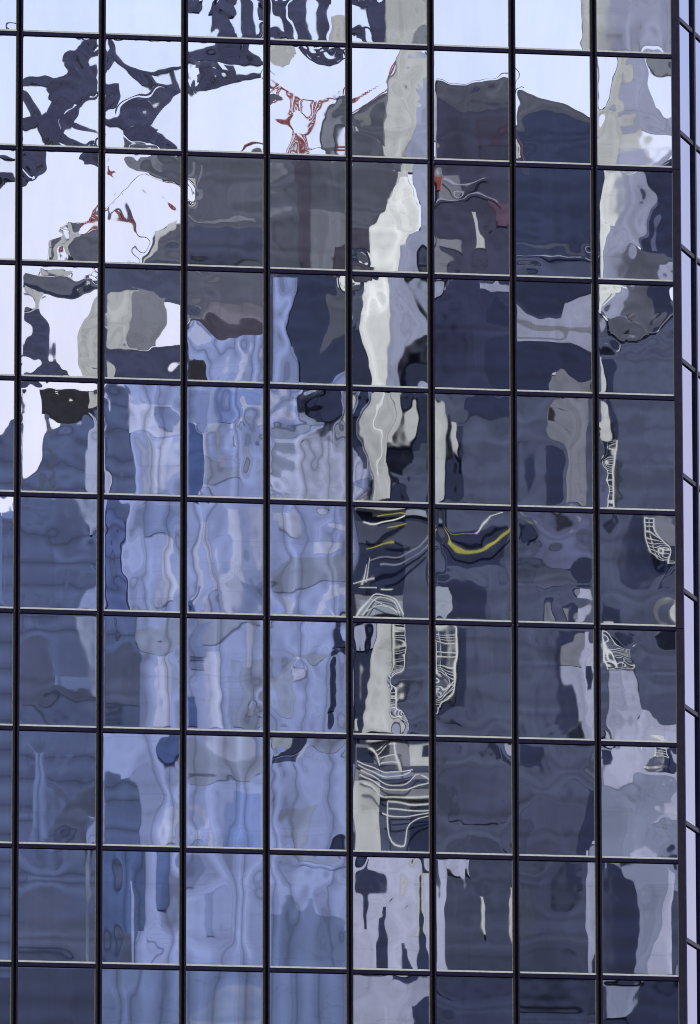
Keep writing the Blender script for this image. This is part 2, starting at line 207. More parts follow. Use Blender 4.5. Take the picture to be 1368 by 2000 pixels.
('pale','rib','b',-254.77,0.13,[(25.35,26.05,94.67,97.76),(27.26,29.52,97.39,99.22),(27.83,29.52,94.65,97.17),(30.54,31.22,94.94,98.15),(31.55,31.89,97.49,99.1),(32.19,32.46,97.97,99.23),(32.68,33.36,97.76,99.6),(33.59,37.22,94.85,97.37),(28.68,29.53,89.75,93.06),(30.09,30.48,89.67,94.01),(30.77,31.34,89.69,94.03),(31.67,32.46,89.72,94.4),(32.73,33.37,91.34,94.43),(33.59,34.95,93.21,94.35),(35.4,36.99,92.35,92.92),(33.93,34.72,89.67,90.69),(35.63,36.98,90.06,90.52),(28.31,29.21,84.63,87.35),(30.56,31.46,84.46,87.75),(32.47,32.85,87.0,89.05),(32.69,32.92,84.5,87.0),(34.54,35.06,86.72,87.4),(26.3,26.68,83.43,84.11),(30.79,32.81,83.0,84.02),(30.05,30.9,79.13,80.82),(34.95,35.51,82.07,83.43),(28.44,29.45,79.2,80.33),(31.78,32.12,100.03,101.41),(33.59,34.27,99.97,101.01)],'r'),
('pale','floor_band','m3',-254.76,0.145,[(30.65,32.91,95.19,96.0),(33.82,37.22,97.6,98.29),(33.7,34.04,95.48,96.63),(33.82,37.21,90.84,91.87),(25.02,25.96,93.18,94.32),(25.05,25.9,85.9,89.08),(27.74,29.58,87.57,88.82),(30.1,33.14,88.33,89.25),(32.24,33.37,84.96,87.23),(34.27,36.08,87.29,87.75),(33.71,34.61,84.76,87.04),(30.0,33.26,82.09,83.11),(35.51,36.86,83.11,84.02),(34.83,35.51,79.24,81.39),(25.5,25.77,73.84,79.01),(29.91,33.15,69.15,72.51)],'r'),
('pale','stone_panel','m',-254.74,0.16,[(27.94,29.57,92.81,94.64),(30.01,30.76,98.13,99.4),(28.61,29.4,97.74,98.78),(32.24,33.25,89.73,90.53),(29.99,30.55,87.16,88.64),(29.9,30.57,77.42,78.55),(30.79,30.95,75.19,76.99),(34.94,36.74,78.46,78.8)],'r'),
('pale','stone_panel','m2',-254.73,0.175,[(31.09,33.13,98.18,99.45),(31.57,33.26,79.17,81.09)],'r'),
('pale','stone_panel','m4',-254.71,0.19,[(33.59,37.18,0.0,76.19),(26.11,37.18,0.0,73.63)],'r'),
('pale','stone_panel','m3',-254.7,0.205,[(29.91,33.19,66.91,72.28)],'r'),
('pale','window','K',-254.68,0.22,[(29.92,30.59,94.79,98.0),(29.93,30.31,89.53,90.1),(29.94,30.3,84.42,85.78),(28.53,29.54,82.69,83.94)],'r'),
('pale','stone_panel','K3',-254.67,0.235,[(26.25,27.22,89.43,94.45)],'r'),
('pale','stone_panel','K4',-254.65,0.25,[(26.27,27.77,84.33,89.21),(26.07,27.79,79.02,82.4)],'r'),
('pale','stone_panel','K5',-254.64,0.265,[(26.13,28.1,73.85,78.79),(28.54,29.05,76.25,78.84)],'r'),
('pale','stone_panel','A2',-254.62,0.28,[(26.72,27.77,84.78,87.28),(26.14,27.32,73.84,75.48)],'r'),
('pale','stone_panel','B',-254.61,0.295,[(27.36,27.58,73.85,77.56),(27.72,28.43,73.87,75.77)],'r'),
('right','wall','N',-252.8,1.0,[(34.45,36.44,97.75,99.12),(36.36,36.7,84.23,89.45),(35.8,37.15,88.31,89.33),(33.33,34.9,82.92,83.6),(35.9,36.91,78.77,79.49)],'r'),
('right','wall_panel','w2',-252.79,0.115,[(36.42,36.69,84.23,86.95),(33.32,34.0,83.25,83.59),(36.42,36.6,87.85,88.99)],'r'),
('glass','wall','C',-254.0,1.0,[(40.65,48.04,98.4,113.71)],'r'),
('glass','glass_band','Q',-253.99,0.115,[(40.66,44.38,104.8,112.36)],'r'),
('glass','glass_band','n',-253.97,0.13,[(44.38,47.98,104.8,112.25)],'r'),
('glass','glass_band','X2',-253.96,0.145,[(44.37,47.85,106.21,106.54),(41.44,44.36,104.81,105.62)],'r'),
('glass','glass_band','A2',-253.94,0.16,[(44.36,47.95,104.8,105.49)],'r'),
('glass','glass_band','g',-253.93,0.175,[(41.04,42.02,108.28,109.4),(40.75,41.94,106.0,106.56),(40.75,41.44,104.97,105.99)],'r'),
('glass','cable','L2',-253.6,0.08,[(0.065,40.71,108.06,40.85,108.13,40.98,108.2,41.13,108.27,41.28,108.33,41.46,108.4,41.65,108.47,41.85,108.53,42.04,108.57,42.2,108.58,42.35,108.57,42.5,108.54,42.67,108.5,42.87,108.44,43.07,108.36,43.29,108.28,43.5,108.2),(0.065,41.17,109.17,41.3,109.08,41.43,108.99,41.56,108.91,41.69,108.86,41.82,108.84,41.95,108.86,42.08,108.88,42.22,108.92,42.37,108.98,42.53,109.05,42.7,109.13,42.86,109.2),(0.065,44.35,105.56,44.54,105.58,44.73,105.61,44.91,105.63,45.06,105.65,45.16,105.69,45.22,105.72,45.3,105.75,45.43,105.78,45.65,105.8,45.93,105.82,46.22,105.83,46.48,105.84,46.7,105.83,46.9,105.81,47.08,105.79,47.23,105.8,47.36,105.83,47.46,105.88,47.55,105.94,47.65,106.0)],'c'),
('glass','sign','w',-253.9,0.205,[(42.44,42.76,106.04,107.75)],'r'),
('glass','glass_band','e',-253.88,0.22,[(43.04,44.18,107.13,108.3),(43.28,44.19,110.39,111.79)],'r'),
('glass','glass_band','E',-253.87,0.235,[(40.75,41.12,108.55,109.36)],'r'),
('glass','glass_band','n2',-253.85,0.25,[(40.62,44.33,99.0,104.66),(44.33,47.92,99.34,104.66)],'r'),
('glass','glass_band','N',-253.84,0.265,[(44.34,46.9,103.36,104.64),(44.32,47.91,99.68,101.41)],'r'),
('glass','ledge','G',-253.82,0.28,[(44.33,47.91,101.64,103.03),(40.69,41.14,103.79,104.48),(42.78,44.15,104.1,104.52),(46.66,47.92,102.61,103.88)],'r'),
('glass','glass_band','c',-253.81,0.295,[(44.32,47.91,102.19,102.52),(45.68,47.55,99.35,100.62)],'r'),
('right','wall','R',-252.77,0.13,[(36.91,47.63,0.0,98.98),(47.53,59.81,0.0,103.04)],'r'),
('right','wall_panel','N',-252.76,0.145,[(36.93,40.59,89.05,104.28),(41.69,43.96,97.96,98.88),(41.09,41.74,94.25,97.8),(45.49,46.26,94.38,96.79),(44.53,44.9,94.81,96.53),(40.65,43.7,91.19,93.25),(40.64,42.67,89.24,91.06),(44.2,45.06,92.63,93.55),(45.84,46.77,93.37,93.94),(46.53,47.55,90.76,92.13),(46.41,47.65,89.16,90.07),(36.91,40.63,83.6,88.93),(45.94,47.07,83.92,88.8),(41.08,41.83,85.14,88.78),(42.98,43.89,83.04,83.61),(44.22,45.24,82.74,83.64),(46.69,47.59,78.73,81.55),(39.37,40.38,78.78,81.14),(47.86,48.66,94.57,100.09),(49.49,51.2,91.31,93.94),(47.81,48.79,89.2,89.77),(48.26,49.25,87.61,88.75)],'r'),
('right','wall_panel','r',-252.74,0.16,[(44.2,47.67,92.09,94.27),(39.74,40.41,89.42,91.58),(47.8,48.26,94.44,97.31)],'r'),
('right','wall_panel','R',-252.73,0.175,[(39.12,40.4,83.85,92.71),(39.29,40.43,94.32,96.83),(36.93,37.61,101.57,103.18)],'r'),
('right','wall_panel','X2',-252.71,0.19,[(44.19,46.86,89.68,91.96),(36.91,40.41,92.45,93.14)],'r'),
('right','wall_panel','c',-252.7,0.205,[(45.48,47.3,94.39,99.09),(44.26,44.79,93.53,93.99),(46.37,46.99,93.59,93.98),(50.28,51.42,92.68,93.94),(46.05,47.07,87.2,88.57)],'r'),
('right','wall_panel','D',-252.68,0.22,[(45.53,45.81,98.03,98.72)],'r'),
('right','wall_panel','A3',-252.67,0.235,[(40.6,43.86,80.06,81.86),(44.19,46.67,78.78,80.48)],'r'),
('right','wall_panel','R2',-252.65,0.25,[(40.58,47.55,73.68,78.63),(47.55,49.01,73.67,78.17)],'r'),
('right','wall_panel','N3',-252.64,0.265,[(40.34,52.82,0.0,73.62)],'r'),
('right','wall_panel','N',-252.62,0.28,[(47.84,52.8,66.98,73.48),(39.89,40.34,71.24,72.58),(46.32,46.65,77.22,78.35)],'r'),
('right','wall_panel','G',-252.61,0.295,[(46.02,47.6,83.9,87.08),(47.09,47.54,73.75,78.37)],'r'),
('right','wall_panel','L2',-252.59,0.31,[(47.04,47.6,83.91,88.68),(47.15,47.49,78.59,79.27)],'r'),
('right','window','N',-252.58,0.325,[(47.17,47.45,86.17,87.42)],'r'),
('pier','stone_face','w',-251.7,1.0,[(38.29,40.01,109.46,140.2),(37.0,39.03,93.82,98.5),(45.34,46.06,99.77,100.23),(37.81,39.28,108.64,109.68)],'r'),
('pier','stone_face','G',-251.69,0.115,[(39.84,40.29,98.44,112.74),(38.59,40.29,101.41,104.62),(38.47,38.92,99.32,101.84)],'r'),  # blue-grey faces here and below: the shaft's shaded side, put into the colour
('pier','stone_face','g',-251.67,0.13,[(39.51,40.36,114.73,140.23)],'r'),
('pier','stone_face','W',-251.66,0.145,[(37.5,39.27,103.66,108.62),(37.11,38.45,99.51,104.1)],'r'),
('pier','stone_face','W',-251.64,0.16,[(37.73,37.94,94.94,99.05)],'r'),
('pier','stone_face','G',-251.62,0.175,[(38.44,39.26,100.46,104.13)],'r'),
('pier','stone_face','w',-251.61,0.19,[(39.06,39.58,96.8,98.75),(40.41,40.87,93.99,98.9),(41.05,41.37,96.29,97.78),(37.37,38.43,83.59,88.68)],'r'),
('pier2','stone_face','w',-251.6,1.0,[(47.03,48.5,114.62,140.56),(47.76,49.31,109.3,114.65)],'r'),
('pier2','stone_face','G',-251.59,0.115,[(48.5,53.12,114.84,140.69),(49.04,49.82,111.42,114.68),(49.81,51.14,111.45,112.27),(48.49,49.8,109.43,109.9)],'r'),  # blue-grey faces of this shaft: side shade painted onto front faces
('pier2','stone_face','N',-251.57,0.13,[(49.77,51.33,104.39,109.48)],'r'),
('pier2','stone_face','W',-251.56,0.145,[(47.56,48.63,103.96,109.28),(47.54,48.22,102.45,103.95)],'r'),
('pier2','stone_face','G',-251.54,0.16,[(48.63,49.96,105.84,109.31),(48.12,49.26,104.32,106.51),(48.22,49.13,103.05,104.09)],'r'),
('pier2','stone_face','C',-251.53,0.175,[(48.9,51.3,103.09,105.63),(47.98,49.23,102.12,103.04)],'r'),
('pier2','stone_face','r',-251.51,0.19,[(49.83,50.17,105.74,107.48)],'r'),
('pier2','stone_face','P',-251.5,0.205,[(49.23,51.28,102.77,103.09)],'r'),
('pier2','stone_face','N',-251.48,0.22,[(50.24,51.29,103.15,104.14)],'r'),
('pier2','stone_face','G',-251.47,0.235,[(50.33,51.29,104.37,105.23)],'r'),
('pier2','stone_face','w',-251.45,0.25,[(47.66,47.93,99.2,100.58),(47.64,48.17,97.03,98.75)],'r'),
('pier2','tank','g',-251.44,0.265,[(49.94,51.36,113.75,114.92)],'r'),
('right','yellow_cable','Y',-251.95,0.1,[(0.129,40.41,93.0,40.52,92.89,40.64,92.77,40.75,92.65,40.86,92.54,40.97,92.43,41.08,92.32,41.19,92.22,41.31,92.14,41.43,92.07,41.56,92.01,41.69,91.97,41.83,91.95,41.98,91.95,42.13,91.96,42.29,91.99,42.46,92.06,42.66,92.18,42.88,92.34,43.09,92.5,43.28,92.65,43.42,92.78,43.54,92.89,43.65,92.99,43.76,93.1),(0.065,37.91,93.41,38.1,93.48,38.3,93.55,38.48,93.61,38.65,93.64,38.8,93.63,38.93,93.6,39.05,93.55,39.17,93.52),(0.065,38.38,92.65,39.26,92.83),(0.065,40.5,93.26,40.65,93.19,40.79,93.11,40.94,93.04,41.09,92.98,41.25,92.92,41.41,92.87,41.57,92.82,41.72,92.79,41.86,92.78,41.99,92.78,42.11,92.78,42.24,92.78),(0.043,37.23,92.02,38.56,92.27)],'c'),
('right','white_cable','W',-251.9,0.1,[(0.065,42.21,92.82,42.3,92.95,42.4,93.09,42.49,93.22,42.57,93.33,42.63,93.42,42.68,93.49,42.74,93.55,42.82,93.61,42.95,93.67,43.12,93.72,43.29,93.76,43.46,93.81),(0.086,37.16,92.97,37.27,92.94,37.38,92.91,37.49,92.88,37.61,92.87,37.71,92.87,37.81,92.88,37.92,92.9,38.08,92.95,38.3,93.03,38.56,93.14,38.85,93.25,39.12,93.37)],'c'),
('right','rail','W',-251.9,0.05,[(0.086,36.99,88.96,37.06,89.09,37.12,89.21,37.19,89.34,37.26,89.47,37.35,89.62,37.45,89.79,37.55,89.94,37.67,90.05,37.8,90.1,37.95,90.11,38.1,90.1,38.23,90.06,38.35,90.02,38.45,89.95,38.54,89.85,38.64,89.73,38.73,89.58,38.83,89.39,38.92,89.19,39.02,89.0),(0.065,37.2,88.99,37.3,89.16,37.4,89.34,37.5,89.5,37.6,89.64,37.72,89.74,37.84,89.82,37.96,89.87,38.08,89.9,38.18,89.9,38.29,89.88,38.39,89.82,38.48,89.73,38.57,89.59,38.65,89.4,38.73,89.19,38.82,88.99),(0.054,37.49,89.75,37.67,89.67,37.85,89.6,38.03,89.52,38.19,89.43,38.32,89.33,38.43,89.21,38.53,89.1,38.64,88.99),(0.054,37.26,89.11,37.43,89.17,37.59,89.24,37.75,89.29,37.89,89.33,38.03,89.33,38.15,89.32,38.26,89.29,38.37,89.25,38.47,89.2,38.56,89.13,38.66,89.06,38.75,88.99),(0.054,36.84,90.66,37.78,90.82),(0.054,37.15,90.42,37.9,90.49),(0.054,37.27,91.15,37.2,90.56),(0.054,37.49,91.5,37.31,90.67),(0.086,38.14,90.43,38.48,90.41),(0.065,36.85,82.63,37.01,82.55,37.16,82.48,37.31,82.41,37.48,82.35,37.65,82.28,37.83,82.22,38.02,82.17,38.22,82.14,38.44,82.15,38.68,82.19,38.91,82.24,39.09,82.28,39.21,82.3,39.29,82.32,39.36,82.34,39.43,82.35),(0.065,36.92,82.4,37.1,82.3,37.28,82.19,37.46,82.09,37.66,82.01,37.86,81.96,38.08,81.91,38.3,81.89,38.51,81.9,38.71,81.95,38.92,82.04,39.12,82.14,39.32,82.24),(0.065,37.07,82.11,37.24,82.0,37.41,81.88,37.58,81.77,37.77,81.68,37.98,81.59,38.2,81.52,38.42,81.46,38.62,81.43,38.79,81.43,38.94,81.46,39.08,81.51,39.2,81.58,39.32,81.67,39.43,81.79,39.53,81.91,39.61,82.0,39.66,82.03,39.7,82.04,39.73,82.04,39.77,82.05),(0.065,37.03,81.89,37.21,81.75,37.38,81.62,37.56,81.49,37.77,81.39,38.02,81.31,38.3,81.24,38.59,81.2,38.87,81.19,39.15,81.22,39.44,81.29,39.7,81.37,39.9,81.44,40.01,81.5,40.06,81.55,40.06,81.61,40.06,81.67,40.03,81.75,39.97,81.83,39.9,81.92,39.83,82.0),(0.065,37.19,81.48,37.31,81.36,37.44,81.23,37.57,81.12,37.7,81.02,37.83,80.96,37.97,80.92,38.11,80.9,38.28,80.88,38.49,80.88,38.72,80.89,38.97,80.91,39.2,80.93,39.43,80.95,39.65,80.97,39.88,80.99,40.1,81.02),(0.065,38.46,80.73,38.64,80.72,38.82,80.72,39.01,80.72,39.2,80.72,39.41,80.74,39.64,80.76,39.87,80.79,40.1,80.81),(0.065,38.51,80.48,40.1,80.54),(0.065,38.1,80.29,38.28,80.25,38.45,80.21,38.64,80.18,38.86,80.18,39.14,80.21,39.45,80.27,39.78,80.34,40.1,80.41),(0.065,38.46,80.71,38.45,80.34,38.42,79.96,38.42,79.61,38.46,79.33,38.57,79.14,38.73,79.01,38.9,78.94,39.02,78.94,39.06,79.04,39.06,79.23,39.05,79.45,39.09,79.62,39.17,79.74,39.28,79.83,39.41,79.91,39.54,79.99,39.67,80.06,39.81,80.12,39.95,80.17,40.1,80.23),(0.086,37.44,83.48,37.5,83.35,37.57,83.23,37.64,83.11,37.7,82.99,37.75,82.86,37.8,82.73,37.84,82.6,37.88,82.47),(0.054,37.66,83.23,38.22,83.52),(0.054,37.7,82.99,37.85,83.1,38.0,83.22,38.14,83.33,38.29,83.41,38.43,83.45,38.58,83.47,38.73,83.48,38.87,83.49),(0.054,37.88,82.85,38.8,83.01),(0.054,37.95,82.59,38.8,82.68),(0.065,38.8,83.53,38.82,82.27),(0.075,38.61,85.86,38.59,85.77,38.56,85.68,38.54,85.59,38.54,85.49,38.54,85.38,38.56,85.27,38.58,85.15,38.63,85.04,38.7,84.96,38.8,84.9,38.9,84.83,38.99,84.71,39.05,84.54,39.1,84.34,39.14,84.12,39.19,83.9),(0.065,40.43,85.25,40.51,85.35,40.6,85.45,40.69,85.55,40.79,85.64,40.89,85.73,41.01,85.82,41.12,85.91,41.24,86.0),(0.054,40.43,85.75,41.24,86.18)],'c'),
('right','pale_cable','L',-251.95,0.08,[(0.065,37.5,91.35,37.79,91.44,38.09,91.53,38.38,91.62,38.65,91.72,38.91,91.85,39.15,92.0,39.38,92.15,39.57,92.27,39.73,92.38,39.85,92.46,39.96,92.55,40.07,92.63),(0.065,38.24,91.23,38.41,91.29,38.57,91.34,38.74,91.41,38.94,91.5,39.19,91.65,39.47,91.83,39.76,92.03,40.05,92.22)],'c'),
('right','ladder','L',-251.95,0.4,[(48.12,48.49,94.29,97.2),(38.55,39.04,85.15,86.39),(49.58,50.15,91.93,93.76),(47.84,49.02,86.88,88.58),(50.14,51.05,91.49,91.95),(38.55,39.05,86.39,88.66),(40.51,41.25,85.09,88.6),(50.3,50.75,82.85,83.64)],'r'),
('right','wall','g',-252.49,0.415,[(36.87,40.35,81.06,83.66),(37.1,39.13,89.09,90.11)],'r'),
('right','wall_panel','w2',-252.47,0.43,[(37.74,40.22,93.5,93.87),(37.21,39.13,89.02,89.77),(40.53,41.2,89.27,90.53)],'r'),
('right','wall_panel','G2',-252.46,0.445,[(37.45,39.56,81.84,82.3)],'r'),
('right','wall_panel','A3',-252.44,0.46,[(36.91,40.23,82.29,82.63),(37.09,40.23,81.39,81.85)],'r'),
('right','wall_panel','w',-252.43,0.475,[(36.9,37.93,78.77,81.7),(39.33,40.19,82.66,83.61),(36.91,37.09,83.95,84.85)],'r'),
('right','wall_panel','N',-252.41,0.49,[(36.9,37.64,82.71,83.5),(39.91,40.23,83.12,83.57)],'r'),
('right','wall_panel','G',-252.4,0.505,[(36.91,37.4,87.45,88.82),(38.54,39.22,83.76,86.25),(36.92,37.5,94.17,96.57),(36.84,40.31,0.0,73.29),(36.92,37.15,98.28,98.97)],'r'),
('right','wall_panel','L2',-252.38,0.52,[(36.85,40.09,73.4,78.45),(40.47,40.92,73.56,78.44),(40.93,41.89,77.96,78.45),(36.84,37.4,68.9,72.25)],'r'),
('right','wall_panel','N',-252.37,0.535,[(37.25,37.51,75.39,77.41),(37.87,38.34,73.5,75.85),(38.96,39.37,73.53,74.42),(39.71,40.2,73.54,78.48),(38.63,39.63,72.96,73.3),(39.51,40.3,68.96,72.09)],'r'),
('right','wall_panel','w',-252.35,0.55,[(39.57,39.71,74.77,78.25),(42.44,42.62,75.17,76.86),(43.65,43.81,74.86,77.33)],'r'),
('right','wall','G2',-252.34,0.565,[(47.67,52.82,73.55,83.82),(47.88,49.39,71.71,73.4)],'r'),
('right','wall_panel','L2',-252.32,0.58,[(48.23,49.02,84.0,86.73),(48.33,52.86,82.01,85.42),(50.57,52.84,80.23,81.59),(48.98,50.33,78.48,79.16),(49.75,50.76,73.54,78.16),(47.83,50.14,81.97,83.56)],'r'),
('right','wall_panel','G',-252.31,0.595,[(48.0,48.46,83.99,86.83)],'r'),
('right','wall_panel','N',-252.29,0.61,[(48.61,49.29,73.51,78.35),(47.69,48.23,82.73,83.64),(50.47,51.26,82.47,83.72),(50.73,51.12,78.4,79.08),(47.66,48.29,77.76,78.33)],'r'),
('right','wall_panel','R2',-252.28,0.625,[(47.64,48.61,73.49,77.76),(50.7,51.42,73.55,77.04)],'r'),
('right','wall_panel','w',-252.26,0.64,[(50.74,51.54,88.95,89.75),(47.79,48.36,89.02,89.25)],'r')]
roots = {}
for key,(name,label,cat,group) in THINGS.items():
    xs=[a for e in STREET if e[0]==key for rct in e[5] for a in ((rct[0],rct[1]) if e[6]=='r' else rct[1::2])]
    yy=[e[3] for e in STREET if e[0]==key][0]
    e=empty(name,(sum((min(xs),max(xs)))/2,yy,0)); tag(e,label,cat,group); roots[key]=e
def under(o, root):
    o.parent=root; o.matrix_parent_inverse=Matrix.Translation(-root.location)
for (key,part,code,yf,dep,rects,kind) in STREET:
    for nr,rct in enumerate(rects):
        mb=MB(); yb=yf; yf=yb+.0016*(nr%9)
        if kind=='r':
            x0,x1,z0,z1=rct
            if part=='ladder':
                wdt=x1-x0; n=max(2,int((z1-z0)/.22))
                for xx in (x0,x1): mb.box(xx-.029,xx+.029,yf-.05,yf+.05,z0,z1)
                for i in range(n+1):
                    zz=z0+(z1-z0)*i/n; mb.box(x0+.03,x1-.03,yf-.02,yf+.02,zz-.022,zz+.022)
                if wdt>.5: mb.box((x0+x1)/2-.02,(x0+x1)/2+.02,yf-.09,yf-.052,z0,z1)
                under(mb.build(part,M('W'),None),roots[key]); yf=yb
                continue
            mb.box(x0,x1,yf-dep,yf,z0,z1)
        else:
            w=rct[0]; pts=list(zip(rct[1::2],rct[2::2]))
            if part in('jib','mast') and w>.12:
                # open lattice boom: two chords and a zigzag web
                A=mb.ribbon(pts,.075,.08,yf,off=w/2-.035); B=mb.ribbon(pts,.075,.08,yf,off=-(w/2-.035))
                for i in range(len(A)-1):
                    n=max(1,int(math.dist(A[i],A[i+1])/w+.5))
                    for q in range(n):
                        f=lambda P,s_: (P[i][0]+(P[i+1][0]-P[i][0])*s_, yf-.085, P[i][1]+(P[i+1][1]-P[i][1])*s_)
                        mb.bar(*((f(A,q/n),f(B,(q+1)/n)) if (i+q)%2 else (f(B,q/n),f(A,(q+1)/n))),.06,.07)
            else: mb.ribbon(pts,w*(.8 if part=='rail' else 1),dep,yf)
        under(mb.build(part,M(code),None),roots[key]); yf=yb
